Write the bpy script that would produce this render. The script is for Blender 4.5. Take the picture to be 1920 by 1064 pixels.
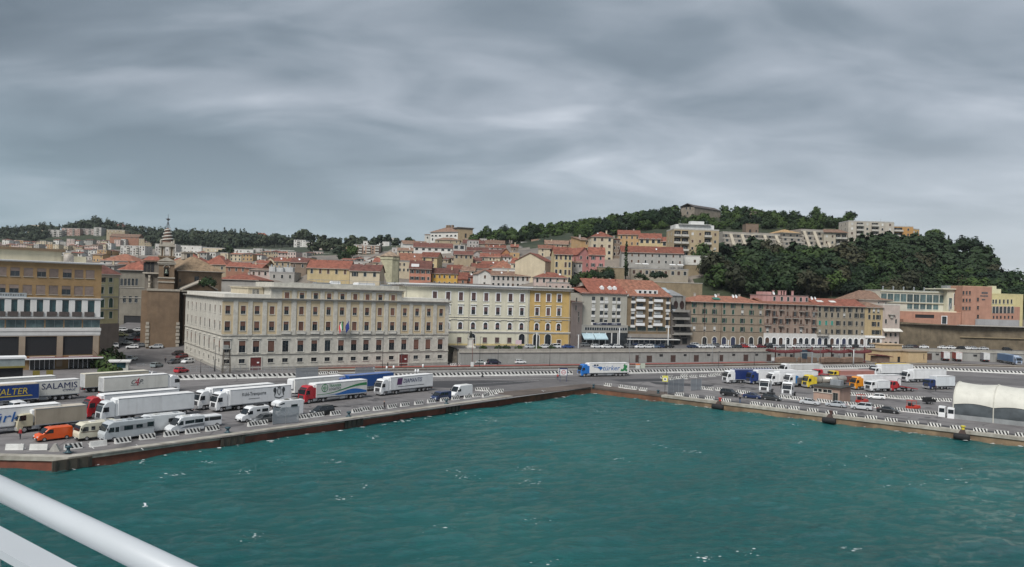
import bpy, math, random
import numpy as np
from mathutils import Vector, Matrix
random.seed(11)
R = math.radians
sc = bpy.context.scene
for o in list(bpy.data.objects): bpy.data.objects.remove(o)
COL = sc.collection
# ---------------------------------------------------------------- camera, sky, sun, exposure
FOC, CAMZ, PX, PY, SN = 1440.0, 24.0, 960.0, 550.0, 0.030
CS = math.sqrt(1 - SN * SN)
cam = bpy.data.objects.new('camera', bpy.data.cameras.new('camera')); COL.objects.link(cam)
cam.data.sensor_width = 36.0; cam.data.lens = 36.0 * FOC / 1920.0
cam.data.shift_y = (PY - 532.0) / 1920.0
cam.data.clip_start = 0.1; cam.data.clip_end = 9000.0
cam.matrix_world = Matrix.Translation((0, 0, CAMZ)) @ Matrix.Rotation(R(90), 4, 'X') @ Matrix.Rotation(math.asin(SN), 4, 'Z')
sc.camera = cam
SUN_EL, SUN_AZ = 50.0, 205.0
sun = bpy.data.objects.new('sun', bpy.data.lights.new('sun', 'SUN')); COL.objects.link(sun)
sun.data.energy = 1.5; sun.data.angle = R(24); sun.data.color = (1.0, 0.965, 0.91)
_d = Vector((math.sin(R(SUN_AZ)) * math.cos(R(SUN_EL)), math.cos(R(SUN_AZ)) * math.cos(R(SUN_EL)), math.sin(R(SUN_EL))))
sun.rotation_euler = _d.to_track_quat('Z', 'Y').to_euler()
w = bpy.data.worlds.new('World'); sc.world = w; w.use_nodes = True
nt = w.node_tree; nt.nodes.clear(); N = nt.nodes.new; LK = nt.links.new
def math_node(op, a, b=None, c=None):
 n = N('ShaderNodeMath'); n.operation = op
 for i, x in enumerate((a, b, c)):
  if x is None: continue
  if isinstance(x, (int, float)): n.inputs[i].default_value = x
  else: LK(x, n.inputs[i])
 return n.outputs[0]
sky = N('ShaderNodeTexSky'); sky.sky_type = 'NISHITA'; sky.sun_disc = False
sky.sun_elevation = R(SUN_EL); sky.sun_rotation = R(SUN_AZ)
tc = N('ShaderNodeTexCoord'); sp = N('ShaderNodeSeparateXYZ'); LK(tc.outputs['Generated'], sp.inputs[0])
zz = math_node('ADD', math_node('MAXIMUM', sp.outputs[2], 0.0), 0.26)
cx_, cy_ = math_node('DIVIDE', sp.outputs[0], zz), math_node('DIVIDE', sp.outputs[1], zz)
cmb = N('ShaderNodeCombineXYZ'); LK(cx_, cmb.inputs[0]); LK(cy_, cmb.inputs[1]); cmb.inputs[2].default_value = 0.0
def cnoise(scale, loc, rot, sc3, detail=5, rough=0.5, dist=0.0):
 m = N('ShaderNodeMapping'); m.inputs['Location'].default_value = loc; m.inputs['Rotation'].default_value = (0, 0, R(rot)); m.inputs['Scale'].default_value = sc3
 LK(cmb.outputs[0], m.inputs[0])
 n = N('ShaderNodeTexNoise'); n.inputs['Scale'].default_value = scale; n.inputs['Detail'].default_value = detail
 n.inputs['Roughness'].default_value = rough; n.inputs['Distortion'].default_value = dist
 LK(m.outputs[0], n.inputs['Vector']); return n.outputs[0]
SKL = (9.9, 14.1, 0)
n1 = cnoise(1.0, SKL, 16, (0.75, 1.15, 1), 2, 0.4, 0.7)
n2 = cnoise(2.6, (1.3, 2.2, 0), -14, (0.8, 1.35, 1), 3, 0.5, 0.5)
n3 = cnoise(9.0, (9.0, 4.0, 0), 20, (0.8, 1.3, 1), 5, 0.6, 0.4)
cl = math_node('ADD', math_node('ADD', math_node('MULTIPLY', n1, 0.58), math_node('MULTIPLY', n2, 0.33)), math_node('MULTIPLY', n3, 0.055))
ramp = N('ShaderNodeValToRGB'); LK(cl, ramp.inputs[0])
e = ramp.color_ramp.elements
e[0].position = 0.36; e[0].color = (0.064, 0.079, 0.093, 1)
e[1].position = 0.66; e[1].color = (0.280, 0.297, 0.322, 1)
k = e.new(0.46); k.color = (0.098, 0.117, 0.135, 1)
k = e.new(0.55); k.color = (0.158, 0.177, 0.199, 1)
az = N('ShaderNodeMapRange'); LK(sp.outputs[0], az.inputs[0]); az.inputs[1].default_value = -0.55; az.inputs[2].default_value = 0.55
hc = N('ShaderNodeMixRGB'); LK(az.outputs[0], hc.inputs[0]); hc.inputs[1].default_value = (0.126, 0.172, 0.200, 1); hc.inputs[2].default_value = (0.278, 0.296, 0.318, 1)
hz = N('ShaderNodeMapRange'); LK(sp.outputs[2], hz.inputs[0]); hz.inputs[1].default_value = 0.0; hz.inputs[2].default_value = 0.23; hz.inputs[3].default_value = 0.78; hz.inputs[4].default_value = 0.0
mixh = N('ShaderNodeMixRGB'); LK(hz.outputs[0], mixh.inputs[0]); LK(ramp.outputs[0], mixh.inputs[1]); LK(hc.outputs[0], mixh.inputs[2])
bg1, bg2, mx, out = N('ShaderNodeBackground'), N('ShaderNodeBackground'), N('ShaderNodeMixShader'), N('ShaderNodeOutputWorld')
LK(sky.outputs[0], bg1.inputs[0]); bg1.inputs[1].default_value = 0.06
LK(mixh.outputs[0], bg2.inputs[0]); bg2.inputs[1].default_value = 1.0
mx.inputs[0].default_value = 0.93
LK(bg1.outputs[0], mx.inputs[1]); LK(bg2.outputs[0], mx.inputs[2]); LK(mx.outputs[0], out.inputs[0])
vs = sc.view_settings; vs.view_transform = 'Standard'; vs.look = 'None'; vs.gamma = 1.0; vs.use_curve_mapping = False
vs.exposure = 1.35
try:
 sc.cycles.max_bounces = 5; sc.cycles.diffuse_bounces = 2; sc.cycles.glossy_bounces = 2; sc.cycles.transparent_max_bounces = 6
 sc.cycles.use_denoising = True
except Exception: pass
# ---------------------------------------------------------------- helpers
def uv_of(x, y): return (x - PX) * CS + (y - PY) * SN, -(x - PX) * SN + (y - PY) * CS
def at(x, y, Y):
 u, v = uv_of(x, y); return Vector((u / FOC * Y, Y, CAMZ - v / FOC * Y))
def gnd(x, y, z=0.0):
 u, v = uv_of(x, y); Y = (CAMZ - z) * FOC / v; return Vector((u / FOC * Y, Y, z))
class MB:
 def __init__(s): s.v = []; s.f = []; s.m = []
 def add(s, pts, faces, m=0, xf=None):
  b = len(s.v)
  s.v += [tuple(xf @ Vector(p)) if xf else tuple(p) for p in pts]
  for f in faces: s.f.append([b + i for i in f]); s.m.append(m)
  return s
 def face(s, pts, m=0): return s.add(pts, [list(range(len(pts)))], m)
 def box(s, x0, y0, z0, x1, y1, z1, m=0, xf=None):
  if x0 > x1: x0, x1 = x1, x0
  if y0 > y1: y0, y1 = y1, y0
  if z0 > z1: z0, z1 = z1, z0
  return s.add([(x0,y0,z0),(x1,y0,z0),(x1,y1,z0),(x0,y1,z0),(x0,y0,z1),(x1,y0,z1),(x1,y1,z1),(x0,y1,z1)],
   [(0,3,2,1),(4,5,6,7),(0,1,5,4),(1,2,6,5),(2,3,7,6),(3,0,4,7)], m, xf)
 def slab(s, pts, t, m=0):
  n = len(pts); lo = [(p[0], p[1], p[2] - t) for p in pts]
  return s.add(list(pts) + lo, [list(range(n)), list(range(2*n-1, n-1, -1))] + [(i, i+n, (i+1)%n+n, (i+1)%n) for i in range(n)], m)
 def rings(s, rings, m=0, caps=True, close=True):
  n = len(rings[0]); F = []
  for k in range(len(rings)-1):
   for i in range(n if close else n-1):
    j = (i+1) % n; F.append((k*n+i, k*n+j, (k+1)*n+j, (k+1)*n+i))
  if caps: F += [list(range(n-1, -1, -1)), [(len(rings)-1)*n+i for i in range(n)]]
  return s.add([p for r in rings for p in r], F, m)
 def tube(s, p, q, r, n=8, m=0, r2=None):
  p, q = Vector(p), Vector(q); d = (q-p).normalized(); a = d.orthogonal().normalized(); b = d.cross(a); r2 = r if r2 is None else r2
  return s.rings([[p + (a*math.cos(t)+b*math.sin(t))*r for t in [2*math.pi*i/n for i in range(n)]],
      [q + (a*math.cos(t)+b*math.sin(t))*r2 for t in [2*math.pi*i/n for i in range(n)]]], m)
 def path(s, pts, r, n=6, m=0):
  for a, b in zip(pts, pts[1:]): s.tube(a, b, r, n, m)
  return s
 def lathe(s, prof, n=12, m=0, o=(0,0,0)):
  return s.rings([[(o[0]+r*math.cos(2*math.pi*i/n), o[1]+r*math.sin(2*math.pi*i/n), o[2]+z) for i in range(n)] for r, z in prof], m)
 def hull(s, prof, W, c=0.06, m=0):
  cx = sum(p[0] for p in prof)/len(prof); cz = sum(p[1] for p in prof)/len(prof)
  def ins(d): return [(x - math.copysign(min(d, abs(x-cx)), x-cx), z - math.copysign(min(d, abs(z-cz)), z-cz)) for x, z in prof]
  lay = [(-W/2, ins(c)), (-W/2 + c*.35, ins(c*.3)), (-W/2 + c, prof), (W/2 - c, prof), (W/2 - c*.35, ins(c*.3)), (W/2, ins(c))]
  return s.rings([[(x, y, z) for x, z in q] for y, q in lay], m)
 def mesh(s, name, mats, smooth=False):
  me = bpy.data.meshes.new(name); me.from_pydata([tuple(p) for p in s.v], [], s.f)
  for mm in mats: me.materials.append(mm)
  if len(mats) > 1: me.polygons.foreach_set('material_index', s.m)
  if smooth: me.polygons.foreach_set('use_smooth', [True]*len(me.polygons))
  me.update(); return me
def obj(name, me, parent=None, loc=(0,0,0), rot=(0,0,0), scale=None):
 o = bpy.data.objects.new(name, me); COL.objects.link(o)
 if parent is not None: o.parent = parent
 o.location = loc; o.rotation_euler = rot
 if scale is not None: o.scale = scale
 return o
def tag(o, label=None, cat=None, group=None, kind=None):
 if label: o['label'] = label
 if cat: o['category'] = cat
 if group: o['group'] = group
 if kind: o['kind'] = kind
 return o
def thing(name, label, cat, loc=(0,0,0), rz=0.0, group=None):
 return tag(obj(name, None, None, loc, (0,0,rz)), label, cat, group)
def struct(name, mb, mats, smooth=False): return tag(obj(name, mb.mesh(name, mats, smooth)), kind='structure')
# ---------------------------------------------------------------- materials
_M = {}
def mat(name, col, rough=0.75, var=0.12, scale=0.6, bump=0.0, metal=0.0, stain=0.0, coat=0.0, spec=0.4, stretch=1.0, rnd=0.0):
 key = (name, tuple(col), rough, var, scale, bump, metal, stain, coat, stretch, rnd)
 if key in _M: return _M[key]
 m = bpy.data.materials.new(name); m.use_nodes = True; t = m.node_tree; b = t.nodes['Principled BSDF']
 n_ = t.nodes.new; l_ = t.links.new
 b.inputs['Roughness'].default_value = rough; b.inputs['Metallic'].default_value = metal
 b.inputs['Specular IOR Level'].default_value = spec
 if coat: b.inputs['Coat Weight'].default_value = coat; b.inputs['Coat Roughness'].default_value = 0.12
 c = (*col, 1.0)
 if var <= 0 and not stain: b.inputs['Base Color'].default_value = c; _M[key] = m; return m
 tcn = n_('ShaderNodeTexCoord'); mp = n_('ShaderNodeMapping'); l_(tcn.outputs['Object'], mp.inputs[0])
 oi = n_('ShaderNodeObjectInfo'); vm = n_('ShaderNodeVectorMath'); vm.operation = 'SCALE'; vm.inputs[0].default_value = (37, 53, 71); l_(oi.outputs['Random'], vm.inputs['Scale'])
 l_(vm.outputs[0], mp.inputs['Location']); mp.inputs['Scale'].default_value = (1, 1, 1/stretch)
 no = n_('ShaderNodeTexNoise'); no.inputs['Scale'].default_value = scale; no.inputs['Detail'].default_value = 6; no.inputs['Roughness'].default_value = 0.65
 l_(mp.outputs[0], no.inputs['Vector'])
 rp = n_('ShaderNodeValToRGB'); l_(no.outputs[0], rp.inputs[0])
 rp.color_ramp.elements[0].position = 0.30; rp.color_ramp.elements[0].color = (*[max(0, x*(1-var*1.6)) for x in col], 1)
 rp.color_ramp.elements[1].position = 0.72; rp.color_ramp.elements[1].color = (*[min(1, x*(1+var)) for x in col], 1)
 co = rp.outputs[0]
 if stain:
  m2 = n_('ShaderNodeMapping'); l_(tcn.outputs['Object'], m2.inputs[0]); m2.inputs['Scale'].default_value = (0.9, 0.9, 0.09); l_(vm.outputs[0], m2.inputs['Location'])
  s2 = n_('ShaderNodeTexNoise'); s2.inputs['Scale'].default_value = 1.0; s2.inputs['Detail'].default_value = 5; l_(m2.outputs[0], s2.inputs['Vector'])
  r2 = n_('ShaderNodeMapRange'); l_(s2.outputs[0], r2.inputs[0]); r2.inputs[1].default_value = 0.50; r2.inputs[2].default_value = 0.78; r2.inputs[4].default_value = stain
  mx2 = n_('ShaderNodeMixRGB'); l_(r2.outputs[0], mx2.inputs[0]); l_(co, mx2.inputs[1]); mx2.inputs[2].default_value = (col[0]*.42+.01, col[1]*.40+.01, col[2]*.38+.01, 1); co = mx2.outputs[0]
 if rnd:
  hs = n_('ShaderNodeHueSaturation'); mr = n_('ShaderNodeMapRange'); l_(oi.outputs['Random'], mr.inputs[0]); mr.inputs[3].default_value = 1-rnd; mr.inputs[4].default_value = 1+rnd
  l_(mr.outputs[0], hs.inputs['Value']); l_(co, hs.inputs['Color']); co = hs.outputs[0]
 l_(co, b.inputs['Base Color'])
 if bump:
  bn = n_('ShaderNodeTexNoise'); bn.inputs['Scale'].default_value = scale*6; bn.inputs['Detail'].default_value = 5; l_(mp.outputs[0], bn.inputs['Vector'])
  bp = n_('ShaderNodeBump'); bp.inputs['Strength'].default_value = bump; bp.inputs['Distance'].default_value = 0.1; l_(bn.outputs[0], bp.inputs['Height']); l_(bp.outputs[0], b.inputs['Normal'])
 _M[key] = m; return m
def plaster(col, var=0.10, stain=0.35): return mat('plaster', col, 0.85, var, 0.35, 0.15, stain=stain)
def paint(col, rough=0.35): return mat('paint', col, rough, 0.05, 1.2, coat=0.5)
def flat(name, col, rough=0.6): return mat(name, col, rough, 0.06, 1.5)
def tiles(col): return mat('roof_tiles', col, 0.9, 0.34, 0.75, 0.6, stain=0.3, rnd=.22)
GLASS = mat('window_glass', (0.018, 0.024, 0.030), 0.12, 0.35, 0.9, spec=0.6, rnd=0.5)
CARGLASS = mat('vehicle_glass', (0.014, 0.018, 0.022), 0.08, 0.1, 1.0, spec=0.7)
RUBBER = mat('rubber', (0.018, 0.018, 0.019), 0.8, 0.15, 3.0)
RIM = mat('steel_rim', (0.42, 0.42, 0.43), 0.4, 0.1, 3.0, metal=0.5)
DARK = mat('dark_underside', (0.020, 0.021, 0.024), 0.7, 0.2, 2.0)
STEEL = mat('galvanised_steel', (0.36, 0.38, 0.40), 0.45, 0.15, 1.2, metal=0.4)
WHITE = mat('white_paint', (0.78, 0.79, 0.80), 0.5, 0.05, 0.8)
LAMP = mat('headlamp_glass', (0.62, 0.64, 0.66), 0.15, 0.0)
RED = mat('tail_lamp', (0.45, 0.02, 0.02), 0.25, 0.0)
BLIND = mat('roller_blind', (0.150, 0.075, 0.055), 0.7, 0.12, 1.0, rnd=0.25)
GREEN_SH = mat('green_shutter', (0.020, 0.075, 0.055), 0.6, 0.15, 1.0, rnd=0.3)
DARK_SH = mat('dark_shutter', (0.030, 0.034, 0.034), 0.6, 0.15, 1.0, rnd=0.3)
BROWN_SH = mat('brown_shutter', (0.085, 0.048, 0.034), 0.6, 0.15, 1.0, rnd=0.3)
TEAL_SH = mat('teal_shutter', (0.035, 0.25, 0.20), 0.6, 0.1, 1.0)
CURTAIN = mat('curtain', (0.55, 0.55, 0.53), 0.8, 0.1, 1.0, rnd=0.2)
STONEW = mat('white_stone_trim', (0.60, 0.58, 0.53), 0.8, 0.10, 0.6, stain=0.3)
GREYST = mat('grey_stone_trim', (0.42, 0.40, 0.36), 0.8, 0.12, 0.6, stain=0.35)
RAIL_M = mat('railing_iron', (0.06, 0.06, 0.065), 0.5, 0.1, 1.0)
TILE_A, TILE_B, TILE_C, TILE_D = tiles((0.225, 0.082, 0.056)), tiles((0.140, 0.060, 0.048)), tiles((0.250, 0.112, 0.074)), tiles((0.215, 0.135, 0.098))
SASH = mat('dark_sash', (0.16, 0.155, 0.15), 0.6, 0.1, 1.0, rnd=.4)
order = 'first second third fourth fifth sixth seventh eighth ninth tenth eleventh twelfth thirteenth fourteenth fifteenth sixteenth seventeenth eighteenth nineteenth twentieth'.split()
order += ['twenty-' + a for a in order[:9]] + ['thirtieth'] + ['thirty-' + a for a in order[:9]]
# ---------------------------------------------------------------- lettering (flat print, made once per wording)
_T = {}
def text_mesh(s, m, extrude=0.01, bold=0.0, shear=0.0):
 key = (s, m.name, bold, shear)
 if key in _T: return _T[key]
 cu = bpy.data.curves.new('lettering', 'FONT'); cu.body = s; cu.extrude = extrude; cu.offset = bold; cu.shear = shear
 cu.align_x = 'CENTER'; cu.align_y = 'CENTER'; cu.resolution_u = 2
 to = bpy.data.objects.new('lettering', cu); COL.objects.link(to)
 me = bpy.data.meshes.new_from_object(to); bpy.data.objects.remove(to)
 me.name = 'lettering'; me.materials.clear(); me.materials.append(m)
 xs = [v.co.x for v in me.vertices]; ys = [v.co.y for v in me.vertices]
 sx, sy = (min(xs)+max(xs))/2, (min(ys)+max(ys))/2
 for v in me.vertices: v.co.x -= sx; v.co.y -= sy
 _T[key] = (me, max(xs)-min(xs), max(ys)-min(ys)); return _T[key]
def lettering(s, parent, loc, rot, width, height, m, bold=0.0, shear=0.0):
 me, w0, h0 = text_mesh(s, m, 0.01, bold, shear)
 return obj('lettering', me, parent, loc, rot, (width/w0, height/h0, 1.0))
SIDE_ROT = (R(90), 0, R(180))
# ---------------------------------------------------------------- the harbour basin: water, quays, roads
WZ = -1.55
QA0, QA, QB, QC, QD = Vector((-210, 97, 0)), gnd(128, 860), gnd(1108, 726.5), gnd(1240, 742), gnd(1920, 823)
QD2 = QD + (QD - QC).normalized() * 70
QUAY = [QA0, QA, QB, QC, QD, QD2]
def quay_y(X):
 return float(np.interp(X, [p.x for p in QUAY], [p.y for p in QUAY]))
def land_mat(name, col, dark, scale, crack=0.0, line=None):
 m = bpy.data.materials.new(name); m.use_nodes = True; t = m.node_tree; b = t.nodes['Principled BSDF']; n_ = t.nodes.new; l_ = t.links.new
 g = n_('ShaderNodeTexCoord'); b.inputs['Roughness'].default_value = 0.8; b.inputs['Specular IOR Level'].default_value = 0.35
 a = n_('ShaderNodeTexNoise'); a.inputs['Scale'].default_value = scale; a.inputs['Detail'].default_value = 7; a.inputs['Roughness'].default_value = 0.6; l_(g.outputs['Object'], a.inputs['Vector'])
 a2 = n_('ShaderNodeTexNoise'); a2.inputs['Scale'].default_value = scale*0.12; a2.inputs['Detail'].default_value = 4; a2.inputs['Distortion'].default_value = 0.6; l_(g.outputs['Object'], a2.inputs['Vector'])
 ad = n_('ShaderNodeMath'); ad.operation = 'ADD'; l_(a.outputs[0], ad.inputs[0]); l_(a2.outputs[0], ad.inputs[1])
 r = n_('ShaderNodeValToRGB'); ha = n_('ShaderNodeMath'); ha.operation = 'MULTIPLY'; ha.inputs[1].default_value = 0.5; l_(ad.outputs[0], ha.inputs[0]); l_(ha.outputs[0], r.inputs[0])
 r.color_ramp.elements[0].position = 0.36; r.color_ramp.elements[0].color = (*dark, 1); r.color_ramp.elements[1].position = 0.62; r.color_ramp.elements[1].color = (*col, 1)
 co = r.outputs[0]
 if crack:
  vo = n_('ShaderNodeTexVoronoi'); vo.feature = 'DISTANCE_TO_EDGE'; vo.inputs['Scale'].default_value = crack; l_(g.outputs['Object'], vo.inputs['Vector'])
  rr = n_('ShaderNodeMapRange'); l_(vo.outputs['Distance'], rr.inputs[0]); rr.inputs[1].default_value = 0.0; rr.inputs[2].default_value = 0.012; rr.inputs[3].default_value = 0.55; rr.inputs[4].default_value = 0.0
  mm = n_('ShaderNodeMixRGB'); l_(rr.outputs[0], mm.inputs[0]); l_(co, mm.inputs[1]); mm.inputs[2].default_value = (0.03, 0.03, 0.032, 1); co = mm.outputs[0]
 so = n_('ShaderNodeTexNoise'); so.inputs['Scale'].default_value = scale*.45; so.inputs['Detail'].default_value = 3; mq = n_('ShaderNodeMapping'); mq.inputs['Rotation'].default_value = (0, 0, R(-50)); mq.inputs['Scale'].default_value = (.22, 1.6, 1); l_(g.outputs['Object'], mq.inputs[0]); l_(mq.outputs[0], so.inputs['Vector'])
 sr = n_('ShaderNodeMapRange'); l_(so.outputs[0], sr.inputs[0]); sr.inputs[1].default_value = .52; sr.inputs[2].default_value = .72; sr.inputs[4].default_value = .55
 sm = n_('ShaderNodeMixRGB'); l_(sr.outputs[0], sm.inputs[0]); l_(co, sm.inputs[1]); sm.inputs[2].default_value = (*[c*.62 for c in dark], 1); co = sm.outputs[0]
 l_(co, b.inputs['Base Color'])
 bp = n_('ShaderNodeBump'); bp.inputs['Strength'].default_value = 0.25; bp.inputs['Distance'].default_value = 0.05; l_(a.outputs[0], bp.inputs['Height']); l_(bp.outputs[0], b.inputs['Normal'])
 return m
ASPH = land_mat('quay_asphalt', (0.200, 0.190, 0.190), (0.122, 0.115, 0.117), 0.35, 0.055)
ROADM = land_mat('road_asphalt', (0.145, 0.138, 0.140), (0.092, 0.088, 0.090), 0.4)
DARKAS = land_mat('fresh_asphalt', (0.058, 0.057, 0.062), (0.040, 0.040, 0.044), 0.5)
CONC = land_mat('quay_concrete', (0.42, 0.40, 0.35), (0.21, 0.19, 0.16), 0.9)
RUSTW = land_mat('rust_red_wall', (0.250, 0.082, 0.052), (0.120, 0.044, 0.030), 0.7)
TANW = land_mat('brown_sea_wall', (0.290, 0.205, 0.125), (0.120, 0.085, 0.058), 0.6)
BALLAST = land_mat('track_ballast', (0.150, 0.125, 0.105), (0.075, 0.062, 0.055), 1.2)
REDW = land_mat('red_walkway', (0.33, 0.095, 0.075), (0.22, 0.065, 0.055), 0.6)
RUSTD = land_mat('rusty_deck', (0.130, 0.105, 0.090), (0.075, 0.060, 0.052), 0.5)
LINEM = mat('road_paint', (0.55, 0.55, 0.54), 0.7, 0.25, 2.0)
mb = MB(); mb.face([QA0, QA, QB, QC, QD, QD2, (330, QD2.y, 0), (330, 345.3, 0), (176, 339.3, 0), (120, 314.3, 0), (58, 287.3, 0), (-17, 254.3, 0), (-60, 320, 0), (-260, 320, 0), (-260, 97, 0)])
struct('quay', mb, [ASPH])
def sea():
 x0, x1, y0, y1, s = -130.0, 125.0, 26.0, 205.0, 0.55
 nx, ny = int((x1-x0)/s), int((y1-y0)/s)
 X, Y = np.meshgrid(np.linspace(x0, x1, nx), np.linspace(y0, y1, ny))
 rng = np.random.RandomState(4); Z = np.zeros_like(X)
 for i in range(46):
  L = 1.7 * 1.085 ** i * (0.85 + .3*rng.rand()); L = min(L, 11)
  a = R(112) + rng.normal(0, 0.55); kx, ky = math.cos(a)*2*math.pi/L, math.sin(a)*2*math.pi/L
  ph = kx*X + ky*Y + rng.rand()*6.28
  Z += 0.0090 * L ** 0.55 * (1 - 1.6*np.abs(np.sin(ph/2 + 0.4*np.sin(0.11*X+0.07*Y+i))))
 Z -= Z.mean(); Z *= 0.13 / Z.std()
 edge = np.minimum.reduce([X-x0, x1-X, Y-y0, y1-Y]); Z *= np.clip(edge/6, 0, 1)
 V = np.stack([X, Y, Z + WZ], -1).reshape(-1, 3)
 i = np.arange(nx*ny).reshape(ny, nx); Fq = np.stack([i[:-1,:-1], i[:-1,1:], i[1:,1:], i[1:,:-1]], -1).reshape(-1, 4)
 me = bpy.data.meshes.new('sea'); me.vertices.add(len(V)); me.vertices.foreach_set('co', V.ravel().astype(np.float32))
 me.loops.add(Fq.size); me.loops.foreach_set('vertex_index', Fq.ravel().astype(np.int32))
 me.polygons.add(len(Fq)); me.polygons.foreach_set('loop_start', np.arange(0, Fq.size, 4, dtype=np.int32)); me.polygons.foreach_set('loop_total', np.full(len(Fq), 4, dtype=np.int32))
 me.polygons.foreach_set('use_smooth', np.ones(len(Fq), dtype=bool)); me.update(calc_edges=True)
 return me, (x0, y0, x1, y1)
def water_mat():
 m = bpy.data.materials.new('sea_water'); m.use_nodes = True; t = m.node_tree; b = t.nodes['Principled BSDF']; n_ = t.nodes.new; l_ = t.links.new
 g = n_('ShaderNodeTexCoord'); b.inputs['Roughness'].default_value = 0.10; b.inputs['IOR'].default_value = 1.333; b.inputs['Specular IOR Level'].default_value = 0.5
 def noise(sc3, scale, det, rot=0, rough=.55):
  mp = n_('ShaderNodeMapping'); mp.inputs['Scale'].default_value = sc3; mp.inputs['Rotation'].default_value = (0, 0, R(rot)); l_(g.outputs['Object'], mp.inputs[0])
  x = n_('ShaderNodeTexNoise'); x.inputs['Scale'].default_value = scale; x.inputs['Detail'].default_value = det; x.inputs['Roughness'].default_value = rough; l_(mp.outputs[0], x.inputs['Vector']); return x.outputs[0]
 big = noise((1, 1, 1), 0.022, 4); mid = noise((0.6, 1.3, 1), 0.85, 7, -20, .75)
 ad = n_('ShaderNodeMath'); ad.operation = 'ADD'; l_(big, ad.inputs[0]); l_(mid, ad.inputs[1])
 ha = n_('ShaderNodeMath'); ha.operation = 'MULTIPLY'; ha.inputs[1].default_value = 0.5; l_(ad.outputs[0], ha.inputs[0])
 r = n_('ShaderNodeValToRGB'); l_(ha.outputs[0], r.inputs[0])
 r.color_ramp.elements[0].position = 0.36; r.color_ramp.elements[0].color = (0.010, 0.102, 0.110, 1); r.color_ramp.elements[1].position = 0.66; r.color_ramp.elements[1].color = (0.025, 0.190, 0.184, 1)
 p1 = noise((0.7, 1.0, 1), 0.16, 3, 10); p2 = noise((0.55, 1.6, 1), 1.3, 6, -8, .7)
 a1 = n_('ShaderNodeMapRange'); l_(p1, a1.inputs[0]); a1.inputs[1].default_value = 0.62; a1.inputs[2].default_value = 0.76
 a2 = n_('ShaderNodeMapRange'); l_(p2, a2.inputs[0]); a2.inputs[1].default_value = 0.62; a2.inputs[2].default_value = 0.72
 fo = n_('ShaderNodeMath'); fo.operation = 'MULTIPLY'; l_(a1.outputs[0], fo.inputs[0]); l_(a2.outputs[0], fo.inputs[1])
 mx = n_('ShaderNodeMixRGB'); l_(fo.outputs[0], mx.inputs[0]); l_(r.outputs[0], mx.inputs[1]); mx.inputs[2].default_value = (0.60, 0.68, 0.68, 1)
 l_(mx.outputs[0], b.inputs['Base Color'])
 rr = n_('ShaderNodeMapRange'); l_(fo.outputs[0], rr.inputs[0]); rr.inputs[3].default_value = 0.10; rr.inputs[4].default_value = 0.8; l_(rr.outputs[0], b.inputs['Roughness'])
 w1 = noise((0.6, 1.15, 1), 1.2, 8, -24, .75)
 bp = n_('ShaderNodeBump'); bp.inputs['Strength'].default_value = 1.0; bp.inputs['Distance'].default_value = 1.1; l_(w1, bp.inputs['Height']); l_(bp.outputs[0], b.inputs['Normal'])
 return m
SEA = water_mat()
me, (sx0, sy0, sx1, sy1) = sea(); me.materials.append(SEA)
tag(obj('sea_water', me), kind='structure')
mb = MB()
for a in ((-2700,-900,sx0,2700),(sx1,-900,2700,2700),(sx0,-900,sx1,sy0),(sx0,sy1,sx1,2700)): mb.face([(a[0],a[1],WZ),(a[2],a[1],WZ),(a[2],a[3],WZ),(a[0],a[3],WZ)])
struct('open_sea', mb, [SEA])
rng = random.Random(5); mb = MB()
FOAM = mat('sea_foam', (0.72, 0.77, 0.77), 0.8, 0.15, 2.0)
def fleck(x, y, r, z=0.30):
 n = rng.randint(5, 8); a0 = rng.random()*6
 mb.face([(x + r*(.5+rng.random())*math.cos(a0+2*math.pi*i/n)*1.5, y + r*(.4+rng.random())*math.sin(a0+2*math.pi*i/n)*.8, WZ + z) for i in range(n)])
for a, b in zip(QUAY[1:], QUAY[2:5]):
 nrm = Vector((b.y-a.y, -(b.x-a.x), 0)).normalized(); L = (b-a).length
 for i in range(int(L*1.5)):
  if rng.random() < 0.50 + 0.5*math.sin(i*0.21)*math.sin(i*.05+1):
   p = a + (b-a)*rng.random() + nrm*(0.2 + rng.random()**2*2.0); fleck(p.x, p.y, 0.06 + rng.random()**2*0.26, 0.14+rng.random()*.06)
crests = [(875,895),(985,879),(735,785),(622,866),(1028,825),(450,885),(680,912),(1110,805),(1300,849),(1390,914),(1040,1056),(1675,912),(1415,1038),(1800,880),(1270,842),(640,935),(925,790),(840,880),(1230,834),(1500,830),(1250,838),(990,906),(520,864),(1160,863),(330,890),(470,1010),(1010,978),(1120,772),(700,818),(1560,870),(1640,858),(1730,910),(1315,1045),(820,990),(395,868),(268,868),(1500,798),(1215,790),(1600,1030),(1790,900),(1850,940)]
for x, y in crests:
 p = gnd(x, y, WZ+.2)
 for i in range(rng.randint(4, 22)): fleck(p.x + rng.gauss(0, .8), p.y + rng.gauss(0, .7), 0.02 + rng.random()**3*0.14, 0.22)
tag(obj('sea_foam', mb.mesh('sea_foam', [FOAM])), kind='stuff')
def strip(name, pts, w0, w1, z0, z1, m):
 mb = MB(); P = [Vector(p) for p in pts]; nn = []
 for i in range(len(P)):
  d = Vector((0,0,0))
  if i: d += (P[i]-P[i-1]).normalized()
  if i < len(P)-1: d += (P[i+1]-P[i]).normalized()
  d.normalize(); nn.append(Vector((-d.y, d.x, 0)))
 mb.rings([[(p.x+n.x*w0, p.y+n.y*w0, z0), (p.x+n.x*w1, p.y+n.y*w1, z0), (p.x+n.x*w1, p.y+n.y*w1, z1), (p.x+n.x*w0, p.y+n.y*w0, z1)] for p, n in zip(P, nn)])
 return struct(name, mb, [m])
def cut(a, b, n): return [a.lerp(b, i/n) for i in range(n+1)]
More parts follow.
